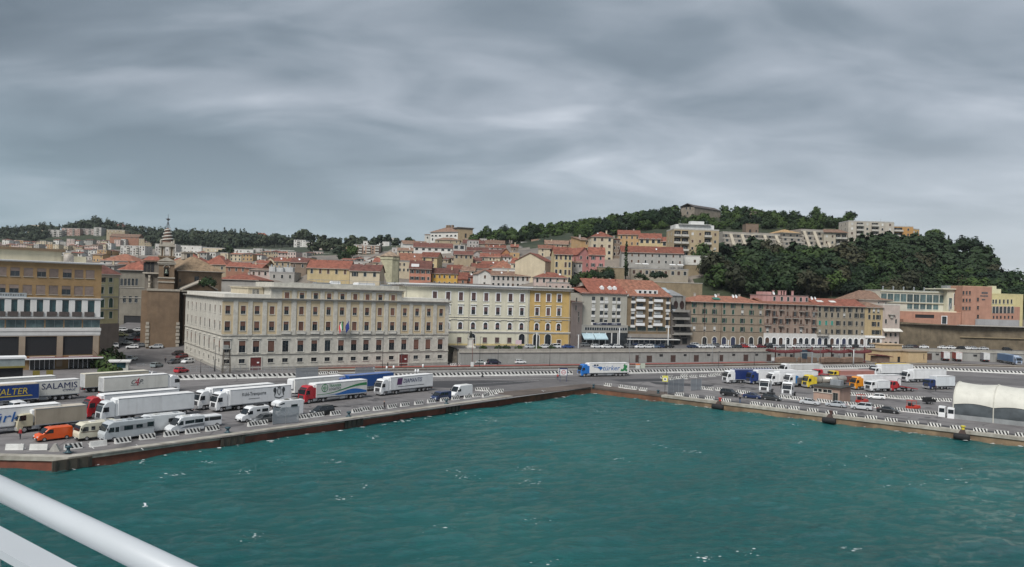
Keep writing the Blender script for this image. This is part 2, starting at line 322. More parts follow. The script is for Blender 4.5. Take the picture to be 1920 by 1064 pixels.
QL = gnd(962, 744); dQ = (QB-QA).normalized()
strip('quay_wall', [QA0, QA, QL], 0.22, 1.5, -4.0, -0.42, RUSTW)
strip('quay_wall', [QC, QD, QD2], 0.22, 1.5, -4.0, -0.42, TANW)
strip('quay_wall', [QL, QB, QC], 0.15, 1.5, -4.0, -0.35, land_mat('stained_brown_wall', (0.25, 0.105, 0.055), (0.075, 0.048, 0.036), 0.5))
strip('quay_edge', [QA0, QA, QL], 0.0, 1.7, -0.42, 0.14, CONC)
strip('quay_edge', [QC, QD, QD2], 0.0, 2.0, -0.42, 0.14, CONC)
strip('quay_edge', [QL, QB, QC], 0.0, 0.45, -0.35, 0.10, RUSTD)
strip('pavement', [QL + dQ*.4, QB, QC], 0.45, 7.5, -0.2, 0.012, RUSTD)
strip('pavement', [QC, QD, QD2], 2.0, 5.2, -0.2, 0.010, DARKAS)
mb = MB(); mb.box(-1.2, 0, 0, 1.2, .4, .16);
def band(name, pix, m, z=0.008):
 mb = MB(); mb.face([Vector((p.x, p.y, z)) for p in (gnd(*q) for q in pix)]); return struct(name, mb, [m])
band('road', [(0,742),(330,727),(560,712),(820,711),(1350,700),(1700,698),(1920,712),(1920,724),(1700,712),(1340,712),(1060,722),(960,735),(700,720),(420,736),(0,762)][::-1], ROADM, .008)
band('pavement', [(690,717),(905,714),(1010,716),(950,722),(850,728),(700,724)][::-1], DARKAS, .014)
band('pavement', [(1145,712),(1240,710),(1250,715),(1165,717)][::-1], DARKAS, .014)
band('pavement', [(1215,716),(1340,722),(1330,727),(1230,721)][::-1], DARKAS, .014)
rgp = random.Random(17); mb = MB(); mo = MB()
def on_lot(px_, py_): return gnd(px_, py_)
for px_, py_ in ((150,795),(260,770),(330,795),(420,800),(470,768),(540,772),(600,765),(660,760),(720,748),(760,760),(640,745),(350,745),(230,742),(880,732),(1190,722),(1300,742),(1380,745),(1430,742),(1490,755),(1540,765),(1600,775),(1680,784),(1740,788),(1700,755),(1650,748),(1730,770),(1410,728),(1500,737),(1350,722),(1760,735),(1850,735)):
 p = gnd(px_, py_); a = R(50 if px_ < 1100 else -39) + rgp.gauss(0, .1); L, w_ = rgp.uniform(1.5, 6), rgp.uniform(.5, 2.2); c_, s_ = math.cos(a), math.sin(a)
 mb.face([(p.x+x*c_-y*s_, p.y+x*s_+y*c_, .026) for x, y in ((-L,-w_),(L*rgp.uniform(.8,1),-w_),(L,w_),(-L*rgp.uniform(.8,1),w_))])
 for _ in range(3):
  q = p + Vector((rgp.gauss(0, 4), rgp.gauss(0, 4), .03)); n = 9; r_ = rgp.uniform(.25, .8); mo.face([(q.x+r_*rgp.uniform(.5,1.2)*math.cos(i*.698)*1.4, q.y+r_*rgp.uniform(.5,1.2)*math.sin(i*.698), .032) for i in range(n)])
struct('pavement', mb, [land_mat('patch_asphalt', (0.120, 0.115, 0.117), (0.085, 0.082, 0.085), .6)]); tag(obj('oil_stain', mo.mesh('oil_stain', [mat('oil', (.055,.052,.052), .55, .2, 1.)])), kind='structure')
RD = Vector((math.cos(R(24.5)), math.sin(R(24.5)), 0))
def line(a, b, wd=.16, z=.018, dash=None):
 mb = MB(); d = (b-a); L = d.length; d.normalize(); n = Vector((-d.y, d.x, 0))*wd/2; t = 0
 while t < L:
  t2 = min(L, t + (dash or L)); p, q = a+d*t, a+d*t2
  mb.face([Vector((v.x, v.y, z)) for v in (p-n, q-n, q+n, p+n)]); t = t2 + (dash*1.4 if dash else 1)
 return mb
mb = MB()
for l in (line(gnd(0,752), gnd(380,732), .2, dash=3), line(gnd(380,732), gnd(700,722), .2, dash=3), line(gnd(1120,722), gnd(1280,735), .18, dash=2.5), line(gnd(700,715), gnd(1060,710), .25), line(gnd(860,722), gnd(1010,714), .16),
   line(gnd(1100,717), gnd(1330,716), .16), line(gnd(1250,713), gnd(1345,707), .16), line(gnd(250,707), gnd(330,704), .2), line(gnd(245,684), gnd(275,684), .3)):
 for f in l.f: mb.face([l.v[i] for i in f])
for x, y in ((40,832),(105,834),(165,832),(255,846 - 12)):
 a = gnd(x, y); l = line(a, a + Vector((.62,-.78,0))*4.5, .14, .02)
 mb.face([l.v[i] for i in l.f[0]])
tag(obj('road_marking', mb.mesh('road_marking', [LINEM])), kind='structure')
T0 = gnd(700, 698); T1 = gnd(1345, 688.5); T2 = gnd(1640, 683); T3 = gnd(1925, 690)
def off(p, d): n = Vector((-RD.y, RD.x, 0)); return p + n*d
trk = [T0 + (T0-T1)*.16, T0, T1, T2, T3 + (T3-T2)*.3]
strip('path', trk[:3] + [T1.lerp(T2, .45)], 12.5, 15.5, -.2, .05, REDW)
strip('track_bed', trk, 1.5, 6.0, -.2, .03, BALLAST)
strip('track_bed', trk, 8.0, 12.2, -.2, .03, BALLAST)
strip('path', trk, 6.3, 7.7, -.2, .22, CONC)
strip('path', trk, -2.4, -.6, -.2, .16, land_mat('pale_concrete', (0.42, 0.41, 0.39), (0.28, 0.27, 0.25), .8))
RAILM = mat('rail_steel', (0.16, 0.11, 0.085), 0.5, .2, 1.0, metal=.5)
for d in (2.9, 4.35, 9.4, 10.85): strip('railway_rail', trk, d, d+.09, .02, .18, RAILM)
# ---------------------------------------------------------------- terrain
WALL = [Vector((-17, 254, 0)), Vector((58, 287, 0)), Vector((120, 314, 0)), Vector((176, 339, 0)), Vector((330, 345, 0))]
UP = 4.9
ctl = []
def cp(x, y, Y): p = at(x, y, Y); ctl.append((p.x, p.y, p.z))
for X in range(-400, 500, 60):
 for Y in (60, 150, 230): ctl.append((X, Y, -.3))
for X, Y, Z in ((-300,290,0),(-240,300,0),(-180,300,1),(-130,290,1),(-100,280,1),(-70,300,3),(-40,290,4),(-10,270,4.8),(20,310,6),(180,350,14),(230,352,15),(300,352,15),(-110,340,5),(-70,350,8),(-30,340,9),(-150,350,6),(-200,380,8)): ctl.append((X, Y, Z))
for p in ((730,562,345),(680,558,335),(775,556,372),(800,550,392),(765,545,400),(850,548,400),(700,540,350),(590,530,340),(480,530,320),(930,548,370),(1030,545,345),(1060,540,348),(1110,520,370),(1150,518,378),(1230,528,385),(1190,500,395),(1300,500,400),(1240,475,425),(1130,470,420),
   (800,505,440),(870,500,470),(930,500,480),(980,500,430),(760,515,430),(640,510,400),(560,510,400),(480,505,420),(850,475,560),(920,472,560),(990,472,540),(780,478,560),(700,490,540),(620,492,520),(840,453,680),(760,462,680),(900,458,660),
   (1000,455,600),(1060,470,500),(1350,500,430),(1450,485,460),(1550,480,470),(1640,480,470),(1700,470,475),(1750,473,480),(1830,500,480),(1880,530,490),(1930,560,500),(1990,566,520),
   (1320,565,362),(1400,566,366),(1500,566,370),(1600,568,374),(1700,575,380),(1800,575,384),(1900,580,386),(1330,520,385),(1420,515,405),(1520,515,415),(1620,515,420),(1720,520,425),(1820,540,430),(1900,560,430),
   (1000,448,640),(1100,435,600),(1200,428,590),(1300,420,590),(1400,418,590),(1500,420,590),(1600,428,590),(1680,440,580),(1300,408,620),(1400,410,620),(1200,418,640),(1080,430,660),(930,445,700),
   (1350,440,530),(1450,440,540),(1550,440,540),(1250,445,520),(1150,448,520),
   (720,462,760),(620,470,700),(520,476,720),(420,476,760),(330,480,760),(250,480,740),(160,484,700),(60,484,640),(0,484,640),(100,468,1000),(200,462,1050),(20,470,950),(-120,480,900),
   (40,440,1350),(100,432,1400),(180,428,1400),(250,436,1350),(330,448,1300),(420,448,1300),(500,455,1250),(570,460,1200),(650,463,1150),(720,462,1100),(780,460,1000),(-100,445,1350),(-300,460,1350),(-300,480,900),
   (140,455,1250),(240,452,1200),(320,462,1150),(420,462,1100),(520,466,1050)): cp(*p)
for X, Y, Z in ((0,1000,70),(200,900,60),(350,800,20),(500,700,-8),(420,560,-3),(480,480,-6),(420,420,2),(600,600,-10),(-600,600,20),(-700,1200,60),(-200,1800,70),(-900,1900,60),(600,1500,-12),(200,1600,30),(900,900,-12),(1200,2000,-12),(-1600,1400,40),(-1600,500,5)): ctl.append((X, Y, Z))
C_ = np.array(ctl); P_ = C_[:, :2]/100
D_ = np.sqrt(((P_[:, None]-P_[None])**2).sum(-1)); n_c = len(C_)
A_ = np.zeros((n_c+3, n_c+3)); A_[:n_c,:n_c] = D_ + 0.04*np.eye(n_c); A_[:n_c,n_c] = 1; A_[:n_c,n_c+1:] = P_; A_[n_c,:n_c] = 1; A_[n_c+1:,:n_c] = P_.T
W_ = np.linalg.solve(A_, np.concatenate([C_[:, 2], np.zeros(3)]))
def hill(X, Y):
 q = np.stack([np.asarray(X, float), np.asarray(Y, float)], -1).reshape(-1, 2)/100
 d = np.sqrt(((q[:, None]-P_[None])**2).sum(-1)); return d @ W_[:n_c] + W_[n_c] + q @ W_[n_c+1:]
WXs, WYs = [p.x for p in WALL], [p.y for p in WALL]
def ground(X, Y):
 X = np.atleast_1d(np.asarray(X, float)); Y = np.atleast_1d(np.asarray(Y, float)); Z = hill(X, Y)
 qy = np.interp(X, [p.x for p in QUAY], [p.y for p in QUAY]); wy = np.where(X < -17, 268 + np.clip(-17-X, 0, 100)*.35, np.interp(X, WXs, WYs))
 Z = np.where(Y < np.where(X < -17, wy, wy+8), -0.25, Z); up = (X >= -17) & (Y >= wy+8) & (Y < wy + 36 - np.clip((X-160)/4, 0, 24)); Z = np.where(up, np.minimum(Z, UP-.35), Z)
 return np.where(Y < qy + 14, -5.0, Z)
def gz(X, Y): return float(ground(X, Y)[0])
xs = np.concatenate([np.arange(-1800, -420, 40), np.arange(-420, 420, 6.0), np.arange(420, 1500, 40)]); ys = np.concatenate([np.arange(30, 240, 15), np.arange(240, 760, 6.0), np.arange(760, 2400, 20)])
GX, GY = np.meshgrid(xs, ys); GZ = np.concatenate([ground(GX[i], GY[i]) for i in range(len(ys))]).reshape(GX.shape)
i = np.arange(GX.size).reshape(GX.shape); Fq = np.stack([i[:-1,:-1], i[:-1,1:], i[1:,1:], i[1:,:-1]], -1).reshape(-1, 4)
me = bpy.data.meshes.new('hill_terrain'); me.from_pydata(np.stack([GX, GY, GZ], -1).reshape(-1, 3).tolist(), [], Fq.tolist())
me.polygons.foreach_set('use_smooth', [True]*len(me.polygons)); me.update()
TERR = land_mat('hill_ground', (0.050, 0.058, 0.030), (0.018, 0.028, 0.013), 0.10); me.materials.append(TERR)
me.materials.append(land_mat('town_paving', (0.23, 0.20, 0.17), (0.12, 0.105, 0.095), 0.15))
TOWN = [(-150, 470), (90, 470), (330, 466), (560, 480), (690, 478), (760, 462), (880, 448), (1010, 468), (1110, 466), (1260, 458), (1310, 500), (1310, 600), (2100, 600), (2100, 720), (-300, 720)]
def inpoly(x, y, P):
 c = False
 for (x0,y0),(x1,y1) in zip(P, P[1:]+P[:1]):
  if (y0 > y) != (y1 > y) and x < (x1-x0)*(y-y0)/(y1-y0)+x0: c = not c
 return c
for p in me.polygons:
 c = p.center
 if c.y < 60: continue
 a_, b_ = c.x/c.y*FOC, (CAMZ-c.z)/c.y*FOC
 if inpoly(PX + a_*CS - b_*SN, PY + a_*SN + b_*CS, TOWN): p.material_index = 1
tag(obj('hill_terrain', me), kind='structure')
back = [Vector((330, 352, UP)), Vector((186, 350, UP)), Vector((150, 352, UP)), Vector((100, 340, UP)), Vector((40, 318, UP)), Vector((-30, 296, UP))]
mb = MB(); mb.face([Vector((p.x-.1, p.y+.4, UP)) for p in WALL] + back); struct('upper_street', mb, [ROADM])
RWM = mat('grey_render_wall', (0.300, 0.300, 0.285), 0.85, 0.12, 0.25, 0.2, stain=0.45)
rw = thing('retaining_wall', 'long grey rendered retaining wall carrying the upper street above the railway', 'retaining wall', WALL[0])
L0 = WALL[0]
def wall_run(name, lo, hi, d0, d1, m, skip=0):
 mb = MB(); nn = []; P = WALL
 for k in range(len(P)):
  d = (P[min(k+1, len(P)-1)] - P[max(k-1, 0)]).normalized(); nn.append(Vector((-d.y, d.x, 0)))
 mb.rings([[p+n*d0-L0+Vector((0,0,lo)), p+n*d1-L0+Vector((0,0,lo)), p+n*d1-L0+Vector((0,0,hi)), p+n*d0-L0+Vector((0,0,hi))] for p, n in zip(P, nn)])
 return obj(name, mb.mesh(name, [m]), rw)
wall_run('wall', -.3, UP-1.15, -.2, .9, RWM); wall_run('coping', UP-1.15, UP-.8, -.45, .9, GREYST); wall_run('parapet', UP-.8, UP+.12, -.10, .22, mat('weathered_parapet', (.33,.315,.28), .85, .15, .5, .2, stain=.4))
def on_wall(x):
 for a, b in zip(WALL, WALL[1:]):
  u = uv_of(x, 668)[0]/FOC; d = b-a; t = (u*a.y - a.x)/(d.x - u*d.y)
  if 0 <= t <= 1: return a + d*t, math.atan2(d.y, d.x)
 return WALL[-1], 0
DOORB = mat('brown_door', (.075,.045,.038), .6, .15, 1.0)
for x, wd, h, z0 in ((1194,1.1,2.6,0),(1217,2.0,2.4,0),(1239,1.2,.8,2.1),(1261.5,1.9,2.5,0),(1284,1.0,.7,2.2),(1305,1.9,2.5,0),(1328,1.2,.7,2.2),(1352,1.4,2.5,0),(1375,1.1,.7,2.2),(1398,1.9,2.6,0),(1418,1.1,.7,2.2),(1441,1.9,2.6,0),(1460,1.1,.7,2.2),(1483,1.2,1.6,1.0),(1560,1.2,1.0,1.6),(1592,1.2,1.0,1.6),(1635,1.4,2.9,0),(1742,2.0,2.9,0),(1757,1,.7,2.2),(1774,1.9,2.6,0),(1828,1.4,.8,2.1),(1892,1.6,.8,2.1)):
 p, a = on_wall(x); mb = MB(); mb.box(-wd/2, -.06, 0, wd/2, .05, h); mb.box(-wd/2-.14, -.03, -.02, -wd/2, .05, h+.14); mb.box(wd/2, -.03, -.02, wd/2+.14, .05, h+.14)
 q = p - L0 + Vector((math.sin(a), -math.cos(a), 0))*.22
 obj('door' if z0 == 0 else 'vent', mb.mesh('door', [DOORB if z0 == 0 else DARK]), rw, (q.x, q.y, z0+.02), (0, 0, a))
# ---------------------------------------------------------------- haze over the whole place
mb = MB(); mb.box(-2800, -1000, -20, 2800, 2800, 150)
hzm = bpy.data.materials.new('haze'); hzm.use_nodes = True; t_ = hzm.node_tree; t_.nodes.clear(); pv = t_.nodes.new('ShaderNodeVolumePrincipled'); om = t_.nodes.new('ShaderNodeOutputMaterial')
pv.inputs['Color'].default_value = (.80, .88, .94, 1); pv.inputs['Density'].default_value = 0.00005; pv.inputs['Anisotropy'].default_value = 0.0; t_.links.new(pv.outputs[0], om.inputs['Volume'])
HAZE = obj('haze', mb.mesh('haze', [hzm])); tag(HAZE, kind='stuff')
# ---------------------------------------------------------------- buildings
_W = {}
def wmesh(kind, *a):
 key = (kind,) + a
 if key in _W: return _W[key]
 mb = MB()
 if kind == 'frame':
  w, h, sur, top, head, mats = a
  t = .05
  for x0, x1, z0, z1 in ((-w/2, -w/2+t, 0, h), (w/2-t, w/2, 0, h), (-w/2+t, w/2-t, 0, t), (-w/2+t, w/2-t, h-t, h), (-t/2, t/2, t, h-t)): mb.box(x0, .10, z0, x1, .16, z1, 1)
  if sur:
   mb.box(-w/2-sur, -.07, -.02, -w/2, .10, h, 0); mb.box(w/2, -.07, -.02, w/2+sur, .10, h, 0); mb.box(-w/2-sur, -.08, h, w/2+sur, .10, h+sur, 0)
  mb.box(-w/2-sur-.08, -.16, -.14, w/2+sur+.08, .12, -.02, 0)
  if head: mb.box(-w/2-sur-.15, -.28, h+sur+head, w/2+sur+.15, .02, h+sur+head+.22, 0)
 elif kind == 'pane': w, h, mats = a; mb.box(-w/2+.05, .13, .05, w/2-.05, .15, h-.05)
 elif kind == 'blind': w, h, fr, mats = a; mb.box(-w/2+.01, .055, h*(1-fr), w/2-.01, .095, h-.01)
 elif kind == 'shutter': w, h, mats = a; mb.box(-w/2, -.085, -.02, w/2, -.03, h+.02);
 elif kind == 'arch':
  w, h, sur, mats = a; n = 10; r = w/2; zs = h-r
  def outl(e): return [(-r-e, 0), (-r-e, zs)] + [(-(r+e)*math.cos(math.pi*i/n), zs+(r+e)*math.sin(math.pi*i/n)) for i in range(1, n)] + [(r+e, zs), (r+e, 0)]
  A, B = outl(sur), outl(0); k = len(A)
  for y0, y1 in ((-.12, .02),):
   mb.add([(x, y0, z) for x, z in A] + [(x, y0, z) for x, z in B] + [(x, y1, z) for x, z in A] + [(x, y1, z) for x, z in B],
    [(i, i+1, k+i+1, k+i) for i in range(k-1)] + [(i+1, i, 2*k+i, 2*k+i+1) for i in range(k-1)] + [(k+i, k+i+1, 3*k+i+1, 3*k+i) for i in range(k-1)], 0)
  mb.box(-.03, -.05, .02, .03, -.02, zs, 1)
 elif kind == 'archpane':
  w, h, mats = a; n = 10; r = w/2; zs = h-r
  o = [(-r, 0), (-r, zs)] + [(-r*math.cos(math.pi*i/n), zs+r*math.sin(math.pi*i/n)) for i in range(1, n)] + [(r, zs), (r, 0)]
  k = len(o); mb.add([(x, -.015, z) for x, z in o] + [(x, .1, z) for x, z in o], [list(range(k)), list(range(2*k-1, k-1, -1))] + [(i, i+k, (i+1)%k+k, (i+1)%k) for i in range(k)])
 elif kind == 'plain':
  w, h, sur, mats = a
  mb.box(-w/2, -.03, 0, w/2, .05, h, 1); mb.box(-w/2-sur, -.09, -sur, w/2+sur, .02, 0, 0); mb.box(-w/2-sur, -.09, h, w/2+sur, .02, h+sur, 0)
  mb.box(-w/2-sur, -.09, 0, -w/2, .02, h, 0); mb.box(w/2, -.09, 0, w/2+sur, .02, h, 0)
 me = mb.mesh('window', list(mats)); _W[key] = me; return me
class Bld:
 """A building in its own frame: x along its front seen from the harbour, y going back, z up from its base."""
 def __init__(s, name, label, P0, P1, D, zb, zt, wall, group=None, cat='building', sink=0.0):
  s.P0, s.P1 = Vector((P0[0], P0[1], 0)), Vector((P1[0], P1[1], 0)); d = s.P1-s.P0
  s.W, s.a, s.D, s.zb, s.h = d.length, math.atan2(d.y, d.x), D, zb, zt-zb; s.wall = wall; s.sink = sink
  s.root = thing(name, label, cat, (P0[0], P0[1], zb), s.a, group); s.holes = {'f': [], 'l': [], 'r': []}; s.extra = MB(); s.rng = random.Random(name+label)
 def fx(s, x, y):
  u, v = uv_of(x, y); r = Vector((u/FOC, 1.0)); d = (s.P1-s.P0)/s.W
  det = d.x*(-r.y) + r.x*d.y; t = (-s.P0.x*(-r.y) - r.x*s.P0.y)/det
  Y = s.P0.y + d.y*t; return t, CAMZ - v/FOC*Y - s.zb
 def place(s, face, t, z):
  return {'f': ((t, 0, z), (0,0,0)), 'l': ((0, t, z), (0,0,R(-90))), 'r': ((s.W, t, z), (0,0,R(90)))}[face]
 def win(s, face, t, z, w, h, sur=.12, surm=STONEW, pane=GLASS, blind=0.0, blindm=BLIND, sh=None, head=0.0, name='window', frame=SASH):
  w, h = round(w, 2), round(h, 2)
  loc, rot = s.place(face, t, z); s.holes[face].append((t-w/2, t+w/2, z, z+h))
  f = obj(name, wmesh('frame', w, h, sur, 0, head, (surm, frame)), s.root, loc, rot)
  obj('pane', wmesh('pane', w, h, (pane,)), f)
  if blind > .02: obj('blind', wmesh('blind', w, h, round(blind, 1), (blindm,)), f)
  if sh is not None:
   for sg in (-1, 1): obj('shutter', wmesh('shutter', round(w*.5, 2), h, (sh,)), f, (sg*(w*.75+.02), 0, 0))
  return f
 def closed(s, face, t, z, w, h, sh, sur=.0, surm=STONEW):
  w, h = round(w, 2), round(h, 2); loc, rot = s.place(face, t, z); s.holes[face].append((t-w/2, t+w/2, z, z+h))
  f = obj('window', wmesh('frame', w, h, sur, 0, 0, (surm, SASH)), s.root, loc, rot)
  for sg in (-1, 1): obj('shutter', wmesh('shutter', round(w*.49, 2), h-.06, (sh,)), f, (sg*w*.25, .07, .03))
 def plain(s, face, t, z, w, h, sur=.1, surm=STONEW, pane=GLASS):
  loc, rot = s.place(face, t, z); return obj('window', wmesh('plain', round(w, 1), round(h, 1), sur, (surm, pane)), s.root, loc, rot)
 def arch(s, face, t, z, w, h, sur=.2, surm=STONEW, pane=GLASS, name='window', out=0.0):
  loc, rot = s.place(face, t, z); loc = (loc[0], loc[1]-out, loc[2]); f = obj(name, wmesh('arch', round(w, 1), round(h, 1), sur, (surm, SASH)), s.root, loc, rot); obj('pane', wmesh('archpane', round(w, 1), round(h, 1), (pane,)), f); return f
 def slabbox(s, name, x0, y0, z0, x1, y1, z1, m, parent=None):
  mb = MB(); mb.box(x0, y0, z0, x1, y1, z1); return obj(name, mb.mesh(name, [m]), parent or s.root)
 def cornice(s, z, h=.6, proj=.7, m=GREYST, name='cornice', sides=True, x0=None, x1=None):
  p = proj; mb = MB(); a = -p if x0 is None else x0; b = s.W+p if x1 is None else x1
  y1 = s.D+p if sides else .3
  prof = [(0, 0), (-p*.35, h*.1), (-p*.45, h*.5), (-p, h*.65), (-p, h), (0, h)]
  if sides: mb.rings([[(-q, -q, z+k), (s.W+q, -q, z+k), (s.W+q, s.D+q, z+k), (-q, s.D+q, z+k)] for q, k in ((0.01, 0), (p*.4, h*.15), (p*.45, h*.55), (p, h*.65), (p, h))])
  else: mb.rings([[(x, y, z+k) for y, k in prof] for x in (a, b)])
  return obj(name, mb.mesh(name, [m]), s.root)
 def bands(s, name, zs, h=.3, proj=.12, m=STONEW):
  for z in zs: s.cornice(z, h, proj, m, name)
 def roof(s, kind, hr=3.0, ov=.5, m=TILE_A, t=.18, par=.0):
  W, D, h = s.W, s.D, s.h; mb = MB(); o = ov
  if kind == 'flat':
   mb.box(-.02, -.02, h, W+.02, D+.02, h+.15, 0)
   p = par or .5
   for q in ((-.06,-.06,W+.06,.24), (-.06,D-.24,W+.06,D+.06), (-.06,.24,.24,D-.24), (W-.24,.24,W+.06,D-.24)): mb.box(q[0], q[1], h+.15, q[2], q[3], h+.15+p, 0)
  elif kind == 'side':
   sl = hr/(D/2); e = h - o*sl
   mb.slab([(-o,-o,e),(W+o,-o,e),(W+o,D/2,h+hr),(-o,D/2,h+hr)], t); mb.slab([(-o,D/2,h+hr),(W+o,D/2,h+hr),(W+o,D+o,e),(-o,D+o,e)], t)
   for x in (0, W): s.extra.face([(x,0,h-.02),(x,D,h-.02),(x,D/2,h+hr-.2)])
  elif kind == 'front':
   sl = hr/(W/2); e = h - o*sl
   mb.slab([(-o,-o,e),(W/2,-o,h+hr),(W/2,D+o,h+hr),(-o,D+o,e)], t); mb.slab([(W/2,-o,h+hr),(W+o,-o,e),(W+o,D+o,e),(W/2,D+o,h+hr)], t)
   for y in (0, D): s.extra.face([(0,y,h-.02),(W,y,h-.02),(W/2,y,h+hr-.2)])
  elif kind == 'hip':
   k = min(W, D)*.46
   if W >= D: a, b = (k, D/2, h+hr), (W-k, D/2, h+hr)
   else: a, b = (W/2, k, h+hr), (W/2, D-k, h+hr)
   c = [(-o,-o,h-.1),(W+o,-o,h-.1),(W+o,D+o,h-.1),(-o,D+o,h-.1)]
   if W >= D: F = [[c[0],c[1],b,a],[c[1],c[2],b],[c[2],c[3],a,b],[c[3],c[0],a]]
   else: F = [[c[0],c[1],a],[c[1],c[2],b,a],[c[2],c[3],b],[c[3],c[0],a,b]]
   for f in F: mb.slab(f, t)
  elif kind == 'shed':
   mb.slab([(-o,-o,h-.1),(W+o,-o,h-.1),(W+o,D+o,h+hr),(-o,D+o,h+hr)], t)
   for x in (0, W): s.extra.face([(x,0,h-.02),(x,D,h-.02),(x,D,h+hr-.2)])
   s.extra.face([(0,D,h),(W,D,h),(W,D,h+hr-.2),(0,D,h+hr-.2)])
  r = obj('roof', mb.mesh('roof', [m]), s.root); s.rf = r
  if kind not in ('flat',) and W > 6:
   g = MB()
   if kind in ('side', 'hip', 'shed'): g.tube((-o, -o-.06, h-.22 if kind == 'hip' else h-.28), (W+o, -o-.06, h-.22 if kind == 'hip' else h-.28), .09, 6)
   if g.v: obj('gutter', g.mesh('gutter', [GREYST]), r)
  return r
 def chimney(s, x, y, z, hh=1.2, w=.7, m=None):
  mb = MB(); mb.box(-w/2, -w/2, -1.4, w/2, w/2, hh); mb.box(-w/2-.12, -w/2-.12, hh, w/2+.12, w/2+.12, hh+.14); return obj('chimney', mb.mesh('chimney', [m or GREYST]), s.rf, (x, y, z))
 def aerial(s, x, y, z, hh=2.2):
  mb = MB(); mb.tube((0,0,-.3), (0,0,hh), .035, 5); mb.tube((-.6,0,hh-.2), (.6,0,hh-.2), .025, 4)
  for k in (-.5,-.2,.15,.45): mb.tube((k,-.3,hh-.2), (k,.3,hh-.2), .02, 4)
  return obj('aerial', mb.mesh('aerial', [STEEL]), s.root, (x, y, z), (0,0,s.rng.random()*3))
 def dish(s, x, y, z, r=.5):
  mb = MB(); mb.lathe([(.02,0),(r*.6,.06),(r,.2),(r*.97,.22),(.02,.05)], 10); o = obj('satellite_dish', mb.mesh('satellite_dish', [WHITE]), s.root, (x, y, z), (R(70),0,.4)); return o
 def balcony(s, t, z, w, d=1.1, railm=RAIL_M, solid=False, slabm=GREYST):
  mb = MB(); mb.box(-w/2, -d, -.18, w/2, .0, 0); b = obj('balcony', mb.mesh('balcony', [slabm]), s.root, (t, 0, z)); q = MB()
  if solid: q.box(-w/2, -d, 0, w/2, -d+.1, .95); q.box(-w/2, -d+.1, 0, -w/2+.1, 0, .95); q.box(w/2-.1, -d+.1, 0, w/2, 0, .95)
  else:
   for a, c in (((-w/2+.03,-d+.03),(w/2-.03,-d+.03)), ((-w/2+.03,-d+.03),(-w/2+.03,0)), ((w/2-.03,-d+.03),(w/2-.03,0))):
    q.tube((*a, .95), (*c, .95), .035, 4); q.tube((*a, .08), (*c, .08), .025, 4)
    n = max(2, int(math.hypot(c[0]-a[0], c[1]-a[1])/.16))
    for i in range(n+1): f = i/n; x, y = a[0]+(c[0]-a[0])*f, a[1]+(c[1]-a[1])*f; q.tube((x,y,0), (x,y,.95), .018, 3)
  obj('railing', q.mesh('railing', [railm]), b); return b
 def finish(s, top=True):
  mb = MB(); th = .20
  def face(L, holes, P, inn):
   xs = sorted({0.0, L, *[min(max(a, 0.01), L-.01) for q in holes for a in q[:2]]}); zs = sorted({-s.sink, s.h, *[min(max(b, -s.sink), s.h) for q in holes for b in q[2:]]})
   for i in range(len(xs)-1):
    run = None
    for j in range(len(zs)-1):
     mx, mz = (xs[i]+xs[i+1])/2, (zs[j]+zs[j+1])/2
     if any(q[0] < mx < q[1] and q[2] < mz < q[3] for q in holes):
      if run is not None: mb.face([P(xs[i],run), P(xs[i+1],run), P(xs[i+1],zs[j]), P(xs[i],zs[j])]); run = None
     elif run is None: run = zs[j]
    if run is not None: mb.face([P(xs[i],run), P(xs[i+1],run), P(xs[i+1],zs[-1]), P(xs[i],zs[-1])])
   for a, b, c, d in holes:
    A, B, C, Dd = P(a,c), P(b,c), P(b,d), P(a,d); I = lambda p: tuple(p[k]+inn[k]*th for k in range(3))
    for p, q in ((A,B),(B,C),(C,Dd),(Dd,A)): mb.face([p, q, I(q), I(p)])
  W, D, h = s.W, s.D, s.h
  face(W, s.holes['f'], lambda t, z: (t, 0, z), (0,1,0)); face(D, s.holes['l'], lambda t, z: (0, t, z), (1,0,0)); face(D, s.holes['r'], lambda t, z: (W, t, z), (-1,0,0))
  mb.face([(0,D,-s.sink),(W,D,-s.sink),(W,D,h),(0,D,h)])
  if top: mb.face([(0,0,h-.01),(W,0,h-.01),(W,D,h-.01),(0,D,h-.01)])
  for f in s.extra.f: mb.face([s.extra.v[i] for i in f])
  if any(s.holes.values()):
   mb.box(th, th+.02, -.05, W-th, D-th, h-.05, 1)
  return obj('wall', mb.mesh('wall', [s.wall, DARK]), s.root)
# ---- long stone palace on the quay ------------------------------------------------------------
STONE = mat('pale_ashlar', (0.53, 0.51, 0.455), 0.85, 0.15, 0.9, 0.4, stain=0.26)
OCHRE = plaster((0.56, 0.455, 0.30), .08, .18)
p0, p1 = gnd(415, 696), gnd(839, 683.6)
pd = (p1-p0).normalized(); pn = Vector((-pd.y, pd.x, 0))
PW = (p1-p0).length; PD_ = 54.0
lab = 'long pale stone government palace with ochre upper bays and rows of brown blinds'
B = Bld('palace', lab, p0, p1, PD_, 0, 20.0, STONE, sink=.5)
rr = random.Random(3)
def palace_blind(): return rr.choice((1.0, 1.0, .5, .3, .6, .7, .4))
tl = [B.fx(x, 620)[0] for x in (426,455,481,509,536,564,590,615,640,664,687,(711),(735),(758),(781),(803),(826))]
for i, t in enumerate(tl):
 B.win('f', t, 5.0, 1.8, 3.3, .2, STONEW, blind=rr.choice((.9,.4,.5,.5,.4,.3,0)), head=.35)
 if i not in (2, 13): B.win('f', t, 2.0, 1.65, 1.2, .12, STONEW, pane=GLASS)
 B.win('f', t, 11.15, 1.45, 2.65, .12, STONEW, blind=palace_blind())
 B.win('f', t, 15.85, 1.3, 2.3, .08, STONEW, blind=palace_blind())
